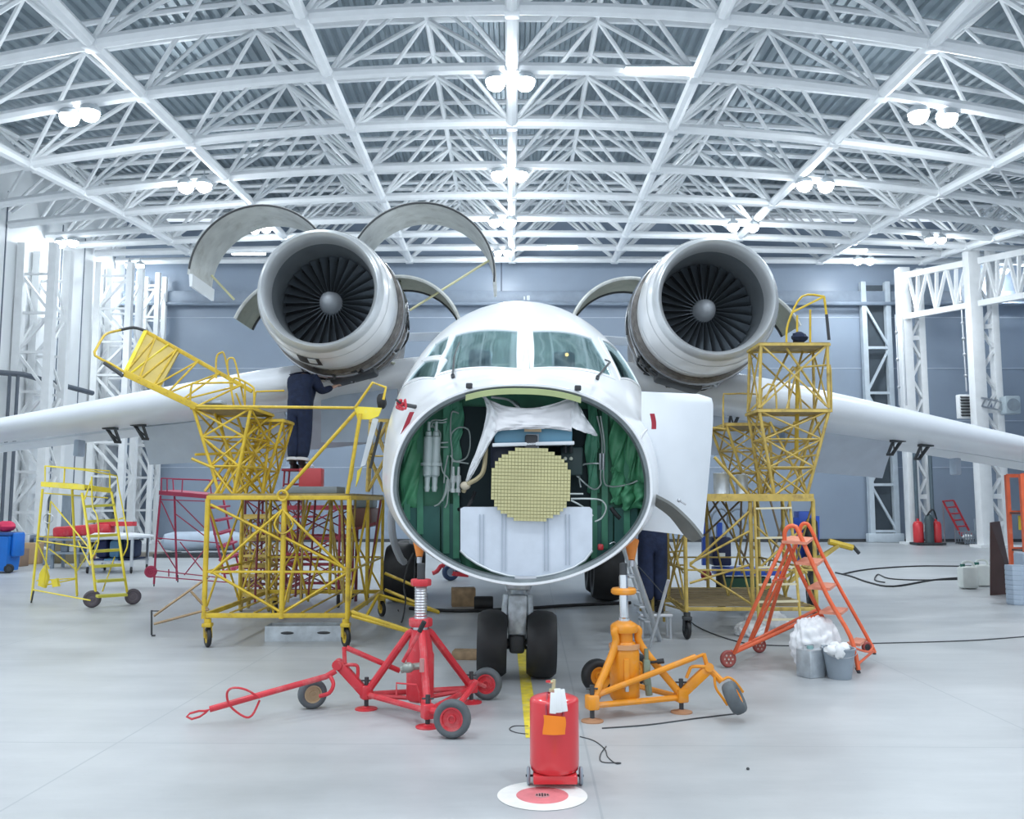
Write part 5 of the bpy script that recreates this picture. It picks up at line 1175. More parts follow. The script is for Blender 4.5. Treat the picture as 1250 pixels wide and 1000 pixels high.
tower(D, YELOLD, [P(448, 600, 12.2), P(468, 600, 12.2), P(470, 600, 13.0), P(450, 600, 13.0)], [P(452, 514, 12.2), P(473, 514, 12.2), P(476, 514, 13.0), P(455, 514, 13.0)], 2, .014, name='step_tower')
m = MB(); m.prism([P(440, 570, 12.0), P(446, 568, 12.0), P(462, 512, 12.0), P(455, 510, 12.0)], V((0, .03, 0))); m.build('striped_strut', BLUE if False else mat('strut_white', (.7, .75, .8), .4), D)
MB().tube(P(452, 572, 12.05), P(466, 515, 12.05), .02).build('gas_strut', DARK, D)
m = MB(); m.ball(P(466, 490, 12.3), (.07, .08, .11), 10, 8, .1, random.Random(2)); m.build('rubber_boot', BLACK, D)
m = MB(); m.box(V((P(378, 600, 12.0).x, 12.3, ZD + .07)), (.72, .6, .09), bev=.008)
o = one(m, 'deck_plank', mat('plank_grey', (.20, .23, .25), .6), 'long grey plank lying on the yellow dock below the red box', 'plank')
# red box, red step stool
c = P(380, 601, 13.0); c.z = ZD + .02; T = thing('tool_box', 'red square steel box standing on the left yellow dock', 'box', c)
m = MB(); m.box(c + V((0, 0, .19)), (.32, .22, .36), bev=.015); m.build('box_body', mat('box_red', (.50, .06, .07), .45), T); m = MB(); m.path(smooth_pts([c + V((-.03, 0, .37)), c + V((-.02, 0, .41)), c + V((.02, 0, .41)), c + V((.03, 0, .37))], 3), .008, 6); m.build('handle', STEEL, T)
man_y = 13.98; fz = P(362, 571, man_y).z - .02; mx = P(364, 571, man_y).x
T = thing('step_stool', 'dark red tubular step stool on the dock that the left worker stands on', 'stool', (mx, man_y, ZD + .02))
m = MB(); m.box((mx, man_y, fz - .02), (.42, .40, .034), bev=.008); m.build('stool_top', DRED, T)
for sx in (-.19, .19):
    for sy in (-.15, .15): MB().tube((mx + sx, man_y + sy, ZD + .024), (mx + sx * .9, man_y + sy, fz - .03), .015, n=8).build('leg', DRED, T)
m = MB(); m.tube((mx - .19, man_y - .15, ZD + .18), (mx + .19, man_y - .15, ZD + .18), .012); m.tube((mx - .19, man_y + .15, ZD + .18), (mx + .19, man_y + .15, ZD + .18), .012); m.build('stretcher', DRED, T)
# ---------------------------------------------------------------- people
def skin_mesh(name, nodes, edges, root, mt, parent, sub=2):
    keys = list(nodes); idx = {k: i for i, k in enumerate(keys)}; b0 = BASE[parent.name]
    me = bpy.data.meshes.new(name); me.from_pydata([V(nodes[k][0]) - b0 for k in keys], [(idx[a], idx[b]) for a, b in edges], [])
    o = bpy.data.objects.new(name, me); COL.objects.link(o)
    md = o.modifiers.new('s', 'SKIN'); md.use_smooth_shade = True
    lay = me.skin_vertices[0].data if me.skin_vertices else None
    if lay is None:
        bm = bmesh.new(); bm.from_mesh(me); bm.verts.layers.skin.verify(); bm.to_mesh(me); bm.free(); lay = me.skin_vertices[0].data
    for k in keys:
        r = nodes[k][1]; r = (r, r) if isinstance(r, (int, float)) else r; lay[idx[k]].radius = r; lay[idx[k]].use_root = (k == root)
    ms = o.modifiers.new('u', 'SUBSURF'); ms.levels = sub; ms.render_levels = sub
    dg = bpy.context.evaluated_depsgraph_get(); new = bpy.data.meshes.new_from_object(o.evaluated_get(dg)); bpy.data.objects.remove(o)
    new.name = name; new.materials.clear(); new.materials.append(mt); new.polygons.foreach_set('use_smooth', [True] * len(new.polygons))
    q = bpy.data.objects.new(name, new); COL.objects.link(q); q.parent = parent; BASE[q.name] = b0; return q
def person(label, foot, yaw, arms, lean, head_dir, cuff=True, feet=None):
    """standing person; local +y is the way the person faces; arms = (elbow, wrist) local offsets for left and right"""
    T = thing('person', label, 'person', foot); R = Matrix.Rotation(yaw, 3, 'Z')
    def W(x, y, z): return V(foot) + R @ V((x, y, z))
    f = feet or ((-.11, 0, 0), (.11, 0, 0)); lx, ly = lean
    pel, wai, che, nec, hea = W(0, 0, .95), W(lx * .3, ly * .3, 1.12), W(lx * .7, ly * .7, 1.34), W(lx, ly, 1.49), W(lx + head_dir[0], ly + head_dir[1], 1.49 + head_dir[2])
    N = {'pel': (pel, (.13, .10)), 'wai': (wai, (.125, .095)), 'che': (che, (.15, .11)), 'nec': (nec, .055), 'jaw': (nec.lerp(hea, .55) + R @ V((0, .03, 0)), (.062, .07)), 'sku': (hea + R @ V((0, .01, 0)), (.076, .092)), 'top': (hea + (hea - nec) * .45, (.045, .055)), 'nose': (hea + R @ V((0, .10, -.02)), .014)}
    E = [('pel', 'wai'), ('wai', 'che'), ('che', 'nec'), ('nec', 'jaw'), ('jaw', 'sku'), ('sku', 'top'), ('sku', 'nose')]
    C = {'pel': (pel, (.19, .15)), 'wai': (wai, (.195, .155)), 'che': (che + V((0, 0, .02)), (.225, .19)), 'up': (che.lerp(nec, .6), (.17, .16)), 'col': (nec + V((0, 0, .015)), .10)}; CE = [('pel', 'wai'), ('wai', 'che'), ('che', 'up'), ('up', 'col')]
    for s_, nm in ((-1, 'l'), (1, 'r')):
        sh = W(lx * .85 + s_ * .185, ly * .85, 1.41); el, wr = arms[0 if s_ < 0 else 1]; el, wr = W(*el), W(*wr); d = (wr - el).normalized()
        N['sh' + nm] = (sh, .055); N['el' + nm] = (el, .042); N['wr' + nm] = (wr, .028); hd = wr + d * .07; N['pm' + nm] = (hd, (.040, .022)); E += [('che', 'sh' + nm), ('sh' + nm, 'el' + nm), ('el' + nm, 'wr' + nm), ('wr' + nm, 'pm' + nm)]
        side = d.cross(V((0, 0, 1))); side = side.normalized() if side.length > .1 else V((1, 0, 0)); up = side.cross(d)
        for k, (o_, ln) in enumerate(((-.030, .065), (-.011, .078), (.010, .074), (.029, .058))):
            a = hd + d * .03 + side * o_; N['fa%s%d' % (nm, k)] = (a, .0095); N['fb%s%d' % (nm, k)] = (a + d * ln * .5, .009); N['fc%s%d' % (nm, k)] = (a + d * ln * .85 - up * ln * .45, .008); E += [('pm' + nm, 'fa%s%d' % (nm, k)), ('fa%s%d' % (nm, k), 'fb%s%d' % (nm, k)), ('fb%s%d' % (nm, k), 'fc%s%d' % (nm, k))]
        N['ta' + nm] = (wr + d * .05 - side * .045 * s_, .011); N['tb' + nm] = (wr + d * .10 - side * .060 * s_ - up * .015, .009); E += [('pm' + nm, 'ta' + nm), ('ta' + nm, 'tb' + nm)]
        C['sh' + nm] = (sh, .105); C['el' + nm] = (el, .075); C['wr' + nm] = (el.lerp(wr, .93), .048); CE += [('che', 'sh' + nm), ('sh' + nm, 'el' + nm), ('el' + nm, 'wr' + nm)]
        fx, fy, f0 = f[0 if s_ < 0 else 1]; hip = W(s_ * .09, 0, .90); kn = W(lerp(s_ * .1, fx, .6), fy * .5 + .03, .5 + f0 * .6); an = W(fx, fy - .03, .09 + f0); to = W(fx + s_ * .03, fy + .15, .035 + f0)
        N['hip' + nm] = (hip, .085); N['kn' + nm] = (kn, .055); N['an' + nm] = (an, .04); N['to' + nm] = (to, .03); E += [('pel', 'hip' + nm), ('hip' + nm, 'kn' + nm), ('kn' + nm, 'an' + nm), ('an' + nm, 'to' + nm)]
        C['hip' + nm] = (hip, .14); C['kn' + nm] = (kn, .115); C['ca' + nm] = (kn.lerp(an, .5), .108); C['an' + nm] = (an + V((0, 0, .05)), .10); CE += [('pel', 'hip' + nm), ('hip' + nm, 'kn' + nm), ('kn' + nm, 'ca' + nm), ('ca' + nm, 'an' + nm)]
        m = MB(); hl = W(fx, fy - .07, f0); mid = W(fx, fy + .05, f0); toe = W(fx + s_ * .02, fy + .19, f0)
        m.loft([[hl + V((0, 0, .16)) + R @ V((math.cos(a) * .05, math.sin(a) * .055 + .03, 0)) for a in [2 * pi * k / 10 for k in range(10)]], [hl + V((0, 0, .08)) + R @ V((math.cos(a) * .052, math.sin(a) * .07 + .04, 0)) for a in [2 * pi * k / 10 for k in range(10)]], [mid + V((0, 0, .06)) + R @ V((math.cos(a) * .055, math.sin(a) * .13, 0)) for a in [2 * pi * k / 10 for k in range(10)]], [mid + R @ V((math.cos(a) * .055, math.sin(a) * .145, 0)) for a in [2 * pi * k / 10 for k in range(10)]]])
        m.build('boot', BOOT, T, angle=60)
        if cuff:
            q = kn.lerp(an, .86); d2 = (an - kn).normalized(); m = MB(); m.lathe([(.095, -.025), (.108, -.02), (.108, .02), (.095, .025)], q, d2, 16); m.build('reflective_band', CUFF, T, angle=60)
    body = skin_mesh('body', N, E, 'pel', SKIN, T); skin_mesh('overalls', C, CE, 'pel', NAVY, T)
    m = MB(); m.ball(hea + V((0, 0, .03)) - R @ V((0, .02, 0)), (.088, .10, .085), 14, 10); m.build('hair', HAIR, body, angle=80)
    for s_ in (-1, 1): m = MB(); m.ball(hea + R @ V((s_ * .03, .083, .015)), .012, 8, 6); m.build('eye', DARK, body); m = MB(); m.ball(hea + R @ V((s_ * .082, 0, -.01)), (.012, .02, .032), 8, 6); m.build('ear', SKIN, body)
    m = MB(); m.ball(hea + R @ V((0, .088, -.065)), (.026, .008, .007), 10, 6); m.build('mouth', mat('lips', (.4, .16, .14), .5), body)
    return T
person('worker in navy overalls standing on the yellow dock reaching under the left engine', V((mx, man_y, fz)), -.25, (((-.20, .22, 1.22), (.02, .42, 1.28)), ((.27, .20, 1.22), (.36, .42, 1.32))), (.0, .14), (-.05, .16, -.05), feet=((-.075, 0, 0), (.065, .02, 0)))
m = MB(); pm = V((P(797, 700, 12.55).x, 12.55, .335))
person('worker in navy trousers on the aluminium stepladder behind the opened radome', pm, .1, (((-.14, .27, 1.20), (.0, .42, 1.36)), ((.30, .18, 1.22), (.20, .42, 1.40))), (0, .05), (0, .05, .17), cuff=False, feet=((-.09, 0, 0), (.10, .03, 0)))
# aluminium stepladder
T = thing('stepladder', 'aluminium folding stepladder under the radome with its rungs towards the left', 'ladder', (pm.x, 11.9, 0))
fr = [(768, 692, 11.6), (804, 775, 11.6)]
a, b = P(766, 668, 11.2), G(806, 783); MB().bar(a, b, .06, .05, bev=.008).build('front_stile', ALU, T)
a2, b2 = a + V((-.02, .30, .0)), b + V((-.05, .30, 0)); MB().bar(a2, b2, .05, .04, bev=.008).build('front_stile', ALU, T)
for t in (.30, .46, .62, .78): p = a.lerp(b, t); q = a2.lerp(b2, t); m = MB(); m.bar(p + V((-.06, 0, 0)), q + V((-.06, 0, 0)), .11, .03, bev=.006); m.build('tread', ALU, T)
p0 = P(816, 708, 11.3); MB().bar(p0, G(793, 791), .035, .03, bev=.005).build('rear_stile', ALU, T)
m = MB(); m.box((pm.x + .02, 12.58, .31), (.44, .34, .04), bev=.008); m.build('standing_step', ALU, T)
for sx, sy in ((-.17, .14), (.21, .14), (.21, -.14), (-.17, -.14)): MB().tube((pm.x + sx, 12.58 + sy, 0), (pm.x + sx, 12.58 + sy, .30), .016, n=8).build('step_leg', ALU, T)
MB().tube(P(778, 690, 11.6), P(812, 728, 11.4), .006).build('tie_cord', DARK, T)
# ---------------------------------------------------------------- right yellow dock
RX0, RX1, RY0, RY1 = 2.36, 4.12, 12.4, 15.2
D = thing('work_dock', 'ochre wheeled work dock under the right engine with ladder and high tower', 'work platform', ((RX0 + RX1) / 2, RY0, 0))
xq = P(918, 700, RY0).x
for x, y in ((RX0, RY0), (xq, RY0), (RX1, RY0), (RX1, 13.8), (RX1, RY1), (xq, RY1), (RX0, RY1), (RX0, 13.8)): MB().tube((x, y, .36), (x, y, ZD - .05), .028, n=10).build('post', YELOLD, D)
for z in (.40, .92, ZD - .05):
    for a, b in (((RX0, RY0), (RX1, RY0)), ((RX1, RY0), (RX1, RY1)), ((RX1, RY1), (RX0, RY1)), ((RX0, RY1), (RX0, RY0))): MB().bar((*a, z), (*b, z), .035, .05 if z != .92 else .025, bev=.004).build('rail', YELOLD, D)
m = MB(); m.bar((RX0 + .3, RY0 - .03, ZD - .03), (RX1, RY0 - .03, ZD - .03), .03, .10); m.build('deck_edge', YELOLD, D)
m = MB(); m.box(((RX0 + RX1) / 2, (RY0 + RY1) / 2, ZD + .0), (RX1 - RX0, RY1 - RY0, .03)); m.build('deck', DECKO, D)
for k in range(1, 10): y = lerp(RY0, RY1, k / 10); MB().bar((RX0, y, .42), (RX1, y, .42), .06, .03).build('floor_slat', mat('slat_brown', (.30, .23, .12), .6, var=.25), D)
for q in ([(842, 690, RY0), (914, 625, RY0)], [(842, 688, RY0), (916, 648, RY0)], [(842, 690, RY0), (918, 738, RY0)], [(842, 712, RY0), (914, 690, RY0)], [(920, 640, RY0), (985, 700, RY0)], [(985, 640, RY0), (920, 700, RY0)]): bpart('brace', YELOLD, D, [q], .017)
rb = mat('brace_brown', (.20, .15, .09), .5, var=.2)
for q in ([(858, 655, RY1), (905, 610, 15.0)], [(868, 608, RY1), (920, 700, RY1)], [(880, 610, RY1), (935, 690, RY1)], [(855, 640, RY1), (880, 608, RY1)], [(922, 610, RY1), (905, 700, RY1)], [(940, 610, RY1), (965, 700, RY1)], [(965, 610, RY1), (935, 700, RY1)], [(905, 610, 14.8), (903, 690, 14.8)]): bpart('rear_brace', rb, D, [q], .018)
for x in (RX0, RX1, xq):
    for a, b in (((x, RY0, .42), (x, 13.8, ZD - .1)), ((x, 13.8, .42), (x, RY0, ZD - .1)), ((x, 13.8, .42), (x, RY1, ZD - .1))): MB().tube(a, b, .015, n=6).build('brace', YELOLD, D)
for c in (V((RX0, RY0 - .03, 0)), V((RX1 + .02, RY0 + .1, 0)), V((RX1, RY1, 0)), V((RX0 + .05, RY1, 0))): caster(D, c, DARK, .125, (1, .15, 0))
# low frame running behind towards the fuselage
for (x, y) in ((2.22, 13.4), (2.06, 13.4), (2.22, 14.6), (2.05, 14.6)): MB().tube((x, y, .1), (x, y, 1.2), .02).build('side_frame_post', YELOLD, D)
for q in ([(812, 660, 13.4), (834, 735, 13.4)], [(834, 660, 13.4), (812, 735, 13.4)], [(810, 675, 13.4), (838, 672, 13.4)], [(810, 690, 13.4), (838, 690, 13.4)], [(808, 735, 13.4), (838, 732, 13.4)], [(812, 655, 14.6), (834, 700, 14.6)], [(834, 655, 14.6), (812, 700, 14.6)], [(812, 738, 13.3), (836, 745, 12.4)], [(812, 728, 13.3), (836, 748, 12.5)]): bpart('side_frame_brace', YELOLD, D, [q], .014)
# ladder up the front
for x0, x1 in (((921, 612), (926, 768)), ((964, 612), (977, 768))):
    MB().tube(P(x0[0], x0[1], RY0 - .08), P(x1[0], x1[1] - 12, RY0 - .25), .02, n=8).build('ladder_stile', YELOLD, D)
for k, y in enumerate((621, 657, 693, 714, 735, 757)): MB().bar(P(922 + k * .8, y, RY0 - .1 - k * .03), P(966 + k * 2.0, y - 1, RY0 - .1 - k * .03), .05, .025).build('ladder_rung', mat('rung_cream', (.72, .66, .45), .5), D)
# towers
zq = P(965, 503, 12.5).z
TQ = [V((P(927, 500, 12.35).x, 12.35, zq)), V((P(1012, 500, 12.35).x, 12.35, zq)), V((P(1012, 500, 12.35).x, 12.95, zq)), V((P(927, 500, 12.35).x, 12.95, zq))]
BQ = [V((P(945, 600, 12.5).x, 12.5, ZD)), V((P(985, 600, 12.5).x, 12.5, ZD)), V((P(985, 600, 12.5).x, 13.1, ZD)), V((P(945, 600, 12.5).x, 13.1, ZD))]
tower(D, YELOLD, BQ, TQ, 3, .014)
zs = P(915, 520, 13.6).z
TS = top_rect(886, 938, 13.4, 14.4, zs); BS = [V((P(915, 600, 13.5).x, 13.5, ZD)), V((P(945, 600, 13.5).x, 13.5, ZD)), V((P(945, 600, 13.5).x, 14.3, ZD)), V((P(915, 600, 13.5).x, 14.3, ZD))]
tower(D, YELOLD, BS, TS, 3, .014)
zu = P(968, 423, 12.5).z
TU = [V((p.x, p.y, zu)) for p in TQ]; TU[0].x = P(929, 420, 12.35).x; TU[3].x = TU[0].x; TU[1].x = P(1010, 420, 12.35).x; TU[2].x = TU[1].x
tower(D, YELOLD, [p + V((0, 0, .04)) for p in TQ], TU, 1, .014, name='upper_tower')
bpart('tower_brace', YELOLD, D, [[(928, 500, 12.4), (965, 425, 12.9)], [(960, 425, 12.4), (1008, 495, 12.4)], [(980, 428, 12.9), (960, 500, 12.4)], [(940, 515, 12.4), (985, 603, 12.55)], [(1000, 515, 12.4), (950, 603, 12.55)], [(970, 515, 12.4), (935, 600, 13.4)], [(965, 560, 12.55), (1000, 555, 12.55)], [(940, 560, 12.55), (995, 545, 12.55)]], .017)
for pts in ([(960, 418, 12.4), (962, 395, 12.4), (979, 362, 12.4), (1006, 362, 12.4)], [(1006, 362, 12.4), (966, 382, 12.4)], [(989, 418, 12.9), (989, 378, 12.9)], [(973, 418, 12.9), (973, 385, 12.9)]): bpart('hand_rail', YEL, D, [pts], .016)
MB().tube(P(1006, 362, 12.4), P(1009, 385, 12.4), .018).build('hand_rail', YEL, D); MB().tube(P(1009, 384, 12.4), P(1012, 415, 12.4), .022).build('rail_sleeve', DARK, D)
for pts in ([(883, 522, 13.4), (883, 485, 13.4), (888, 481, 13.4), (920, 481, 13.4), (924, 486, 13.4), (924, 515, 13.4)], [(963, 500, 12.6), (964, 460, 12.6), (968, 448, 12.6), (974, 460, 12.6), (978, 500, 12.6)], [(974, 449, 12.4), (1008, 446, 12.4), (1014, 452, 12.4), (1015, 500, 12.4)], [(930, 500, 12.4), (930, 475, 12.4), (945, 470, 12.4), (948, 500, 12.4)]): hoop('hand_rail', YELOLD, D, [P(*q) for q in pts], .014, 2)
m = MB(); m.tube(P(972, 560, 12.8), P(974, 448, 12.8), .03); m.build('ladder_pole', YEL, D)
MB().tube(P(870, 522, 13.4), P(886, 524, 13.4), .014).build('hand_rail', YELOLD, D)
MB().tube(P(872, 558, 12.5), P(913, 603, 12.5), .022).build('stay', YELOLD, D)
m = MB(); m.ball(P(976, 415, 12.6) + V((0, 0, .03)), (.12, .1, .08), 10, 8, .15, random.Random(4)); one(m, 'dark_rag', NAVY, 'dark bundled cloth on the top deck of the right tower', 'cloth')
a = P(1027, 665, 14.6); m = MB(); m.bar((4.15, 14.0, .55), a + V((-.03, 0, 0)), .05, .05); m.bar((4.15, 15.0, .42), a + V((-.03, 0, 0)), .05, .05); m.build('outrigger', YELOLD, D)
m = MB(); m.tube(a + V((-.2, 0, .05)), a + V((.18, 0, -.05)), .05, n=8); m.build('outrigger_head', YEL, D); m = MB(); m.tube(a + V((.18, 0, -.02)), a + V((.28, 0, -.14)), .03); m.build('outrigger_foot', DARK, D)
# cans on the right dock
for px, lab in ((881, 'round steel can on the right dock nearest the opened radome'), (906, 'round steel can on the right dock beside the tower legs')):
    c = P(px, 603, 13.2); c.z = ZD + .02; T = thing('steel_can', lab, 'can', c); h = .31 if px < 890 else .29; r_ = .115 if px < 890 else .085
    m = MB(); m.lathe([(0, 0), (r_, 0), (r_ + .006, .01), (r_, .02), (r_, h - .02), (r_ + .006, h - .01), (r_ - .004, h), (0, h - .01)], c, (0, 0, 1), 28); m.build('can_body', GALV, T)
    m = MB(); m.tube(c + V((.03, 0, h - .01)), c + V((.03, 0, h + .02)), .03, n=12); m.build('lid', STEEL, T)
# ---------------------------------------------------------------- yellow mobile stairs on the left
def rolling_stairs(T, mt, legs, platform, rails, thin, r=.024):
    bpart('leg', mt, T, legs, r, 8)
    m = MB(); m.prism(platform, V((0, 0, -.09))); m.build('platform', mt, T)
    bpart('hand_rail', mt, T, rails, .014)
    bpart('brace', mt, T, thin, .013)
A, B, C_, D_ = G(38.5, 736), G(112, 742), G(162, 738), G(94, 728)
T = thing('mobile_stairs', 'bright yellow mobile access stairs with two wheels near the left wall', 'stairs', (A + C_) / 2)
ya, yb, yc, yd = A.y, B.y, C_.y, D_.y
rolling_stairs(T, YELB, [[(52, 597, 16.6), (38.5, 733, ya)], [(88, 598, 17.3), (94, 727, yd)], [(100, 602, 16.35), (106, 640, 16.2), (113, 690, 15.95), (118, 735, yb + .05)], [(136, 601, 16.8), (143, 640, 16.6), (150, 690, 16.3), (156, 728, yc)]],
    [P(50, 588, 16.6), P(103, 592, 16.35), P(136, 596, 16.85), P(92, 590, 17.4)],
    [[(55, 588, 16.6), (55, 569, 16.6)], [(55, 569, 16.6), (103, 574, 16.4), (143, 581, 16.9)], [(58, 569, 17.0), (134, 575, 17.3)], [(79, 572, 16.5), (78, 590, 16.5)], [(134, 577, 16.9), (134, 596, 16.9)], [(112, 582, 16.3), (113, 617, 16.2), (119, 632, 16.1), (120, 663, 16.0), (111, 684, 15.95)], [(143, 582, 16.8), (145, 597, 16.75), (152, 632, 16.6), (156, 663, 16.5), (150, 679, 16.4)], [(103, 610, 16.3), (112, 585, 16.3)], [(145, 634, 16.6), (152, 632, 16.6)]],
    [[(45, 660, 16.55), (112, 670, 16.0)], [(46, 655, 16.6), (90, 657, 17.3)], [(45, 661, 16.55), (60, 695, 16.8)], [(40, 720, 16.5), (110, 733, 15.75)], [(44, 709, 17.0), (93, 706, 17.4)], [(52, 715, 16.9), (92, 707, 17.4)], [(62, 612, 16.9), (54, 715, 16.9)], [(62, 612, 16.9), (108, 668, 16.2)], [(92, 700, 17.4), (118, 660, 16.0)], [(95, 660, 17.3), (110, 690, 15.9)], [(125, 722, 16.0), (140, 680, 16.5)], [(60, 670, 17.0), (92, 695, 17.3)], [(54, 602, 16.6), (132, 608, 16.8)]])
for k, (x0, x1, y) in enumerate(((104, 141, 617), (107, 144, 635.5), (108, 146, 653.5), (114, 148, 672), (115, 151, 690.5), (119, 153, 708.5), (120, 156, 727))):
    t = (k + 1) / 7.2; Y0 = lerp(16.35, 15.75, t); Y1 = lerp(16.8, 16.2, t); m = MB(); quad(m, [P(x0, y, Y0), P(x1, y - 2, Y1), P(x1, y - 2, Y1) + V((-.12, .16, 0)), P(x0, y, Y0) + V((-.12, .16, 0))], .045); m.build('tread', mat('tread_yellow', (.62, .58, .08), .5, var=.12), T)
for c, r in ((B, .15), (C_, .14)): c = V((c.x, c.y, r)); wpart('wheel', T, c, (.3, -1, 0), r, .07, mat('wheel_purple_grey', (.09, .075, .09), .55), mat('wheel_purple_hub', (.13, .11, .13), .5), .6)
for q in ([(41, 722, 16.5), (38, 736, ya)], [(93, 715, yd), (94, 729, yd)]): bpart('levelling_foot', DARK, T, [q], .016)
m = MB(); m.prism([P(54, 690, 16.9), P(58, 705, 16.9), P(54, 718, 16.9), P(46, 715, 16.9), P(48, 700, 16.9)], V((.02, .05, 0))); m.prism([P(62, 708, 16.8), P(69, 706, 16.8), P(71, 716, 16.8), P(64, 717, 16.8)], V((.02, .05, 0))); m.build('gusset', YELB, T)
MB().path([P(59, 633, 16.85) + V((math.cos(2 * pi * k / 20) * .085, 0, math.sin(2 * pi * k / 20) * .085)) for k in range(20)], .010, 6, closed=True).build('tow_ring', STEEL, T)
m = MB()
for k, x in enumerate((104.5, 106.5, 108.5, 110.5)): a = P(x, 597.5, 16.3); m.box(a, (.018, .012, .035), Matrix.Rotation(.2, 3, 'Y'))
m.build('stencil_mark', DARK, T)
# ---------------------------------------------------------------- red mobile stairs behind the dock
A, D2 = G(188, 714), G(217, 710)
T = thing('mobile_stairs', 'dull red mobile access stairs behind the left yellow dock', 'stairs', (A + D2) / 2)
Y = 19.6; mR = mat('crimson_paint', (.42, .035, .09), .45, var=.1)
rolling_stairs(T, mR, [[(196, 605, Y), (191, 660, Y), (188, 713, Y)], [(213, 606, 20.2), (216, 709, 20.0)], [(252, 605, Y), (264, 660, 19.3), (275, 706, 19.1)], [(272, 606, 20.2), (281, 650, 19.9), (291, 690, 19.7)]],
    [P(194, 599, Y), P(256, 604, Y), P(276, 603, 20.3), P(214, 598, 20.4)],
    [[(197, 600, Y), (197, 584, Y)], [(197, 584, Y), (256, 586, Y)], [(212, 585, 20.2), (275, 587, 20.2)], [(212, 600, 20.2), (211, 585, 20.2)], [(222, 601, Y), (223, 585, Y)], [(204, 600, Y), (204, 585, Y)], [(256, 586, Y), (258, 604, Y)]],
    [[(196, 610, Y), (250, 612, Y)], [(197, 612, Y), (215, 652, Y)], [(215, 610, 20.2), (250, 645, 20)], [(215, 628, 20.2), (252, 656, 19.8)], [(192, 657, Y), (268, 663, 19.3)], [(193, 660, Y), (217, 698, 20)], [(220, 662, 20.2), (250, 700, 19.8)], [(252, 668, 19.8), (225, 702, 20)], [(185, 696, Y), (275, 706, 19.2)], [(188, 704, Y), (278, 711, 19.2)], [(206, 695, Y), (206, 704, Y)]])
c = P(184, 698, Y); wpart('wheel', T, V((c.x, c.y, max(c.z, .13))), (.2, -1, 0), .13, .08, mR, mR, .6)
for k in range(6): t = k / 5; m = MB(); m.bar(P(lerp(258, 275, t), lerp(620, 700, t), lerp(19.5, 19.15, t)), P(lerp(277, 291, t), lerp(618, 690, t), lerp(20.0, 19.7, t)), .18, .04); m.build('tread', mR, T)
for q in ([(188, 705, Y), (188, 716, Y)], [(217, 702, 20.0), (217, 711, 20)]): bpart('levelling_foot', DARK, T, [q], .014)
# ---------------------------------------------------------------- dark red and ochre stands parked behind the left dock
def parked_stand(mt, x0, x1, y0, y1, h, lab, seed, col2=None):
    T = thing('access_stand', lab, 'access stand', ((x0 + x1) / 2, y0, 0)); rr = random.Random(seed); q = rect(x0, x1, y0, y1, 0)
    for p in q: MB().tube(p + V((0, 0, .12)), p + V((0, 0, h)), .022, n=8).build('post', mt, T); wpart('wheel', T, p + V((0, 0, .12)), (1, .2, 0), .12, .06, BLACK if seed % 2 else mt, mt, .6)
    for z in (.3, .75, 1.2, h - .03):
        for i in range(4): MB().bar(q[i] + V((0, 0, z)), q[(i + 1) % 4] + V((0, 0, z)), .035, .05).build('rail', mt, T)
    for i in range(4):
        for k in range(3):
            a, b = q[i], q[(i + 1) % 4]; z0, z1 = .3 + k * (h - .33) / 3, .3 + (k + 1) * (h - .33) / 3
            MB().tube(a + V((0, 0, z0)), b + V((0, 0, z1)), .014, n=6).build('brace', mt, T); MB().tube(b + V((0, 0, z0)), a + V((0, 0, z1)), .014, n=6).build('brace', col2 or mt, T)
    m = MB(); m.box(((x0 + x1) / 2, (y0 + y1) / 2, h), (x1 - x0, y1 - y0, .05)); m.build('platform', mt, T)
    for k in range(5): z = .3 + k * .32; m = MB(); m.bar((x0 + .05 + k * .03, y0 - .35 + k * .07, z), (x0 + .45 + k * .03, y0 - .35 + k * .07, z), .2, .035); m.build('tread', mt, T)
    return T
xa = lambda px, y: P(px, 600, y).x
BRN = mat('brown_red', (.20, .035, .04), .5, var=.2)
parked_stand(DRED, xa(352, 16.2), xa(418, 16.2), 16.0, 17.4, 1.75, 'dark red access stand seen through the left dock, nearest the aircraft', 3, BRN)
parked_stand(BRN, xa(300, 17.2), xa(352, 17.2), 17.2, 18.4, 1.9, 'brown red access stand seen through the left dock, beside the red stairs', 4, DRED)
parked_stand(YELOLD, xa(296, 15.4), xa(330, 15.4), 15.5, 15.95, 1.6, 'narrow ochre access stand parked close behind the left dock', 6)
T = thing('pipe_trolley', 'dark trolley with long pipes behind the right end of the left dock', 'trolley', (xa(450, 17.5), 17.5, 0)); x0, x1 = xa(430, 17.0), xa(457, 17.0)
m = MB(); m.box(((x0 + x1) / 2, 17.2, 1.55), (x1 - x0, 1.0, .35), bev=.03); m.build('trolley_box', mat('box_brown', (.16, .07, .05), .5), T)
m = MB()
for x in (x0 + .1, x1 - .1):
    m = MB(); m.tube((x, 17.0, 0), (x, 17.0, 1.4), .03); m.build('trolley_leg', BRN, T)
m = MB(); m.box(((x0 + x1) / 2 + .03, 17.1, 1.84), (.36, .6, .22), bev=.03); m.build('upper_box', mat('box_grey_green', (.16, .2, .2), .5), T)
MB().bar((x0 + .0, 16.6, 1.3), (x1 + .1, 16.6, 1.45), .05, .05).build('long_pipe', BRN, T)
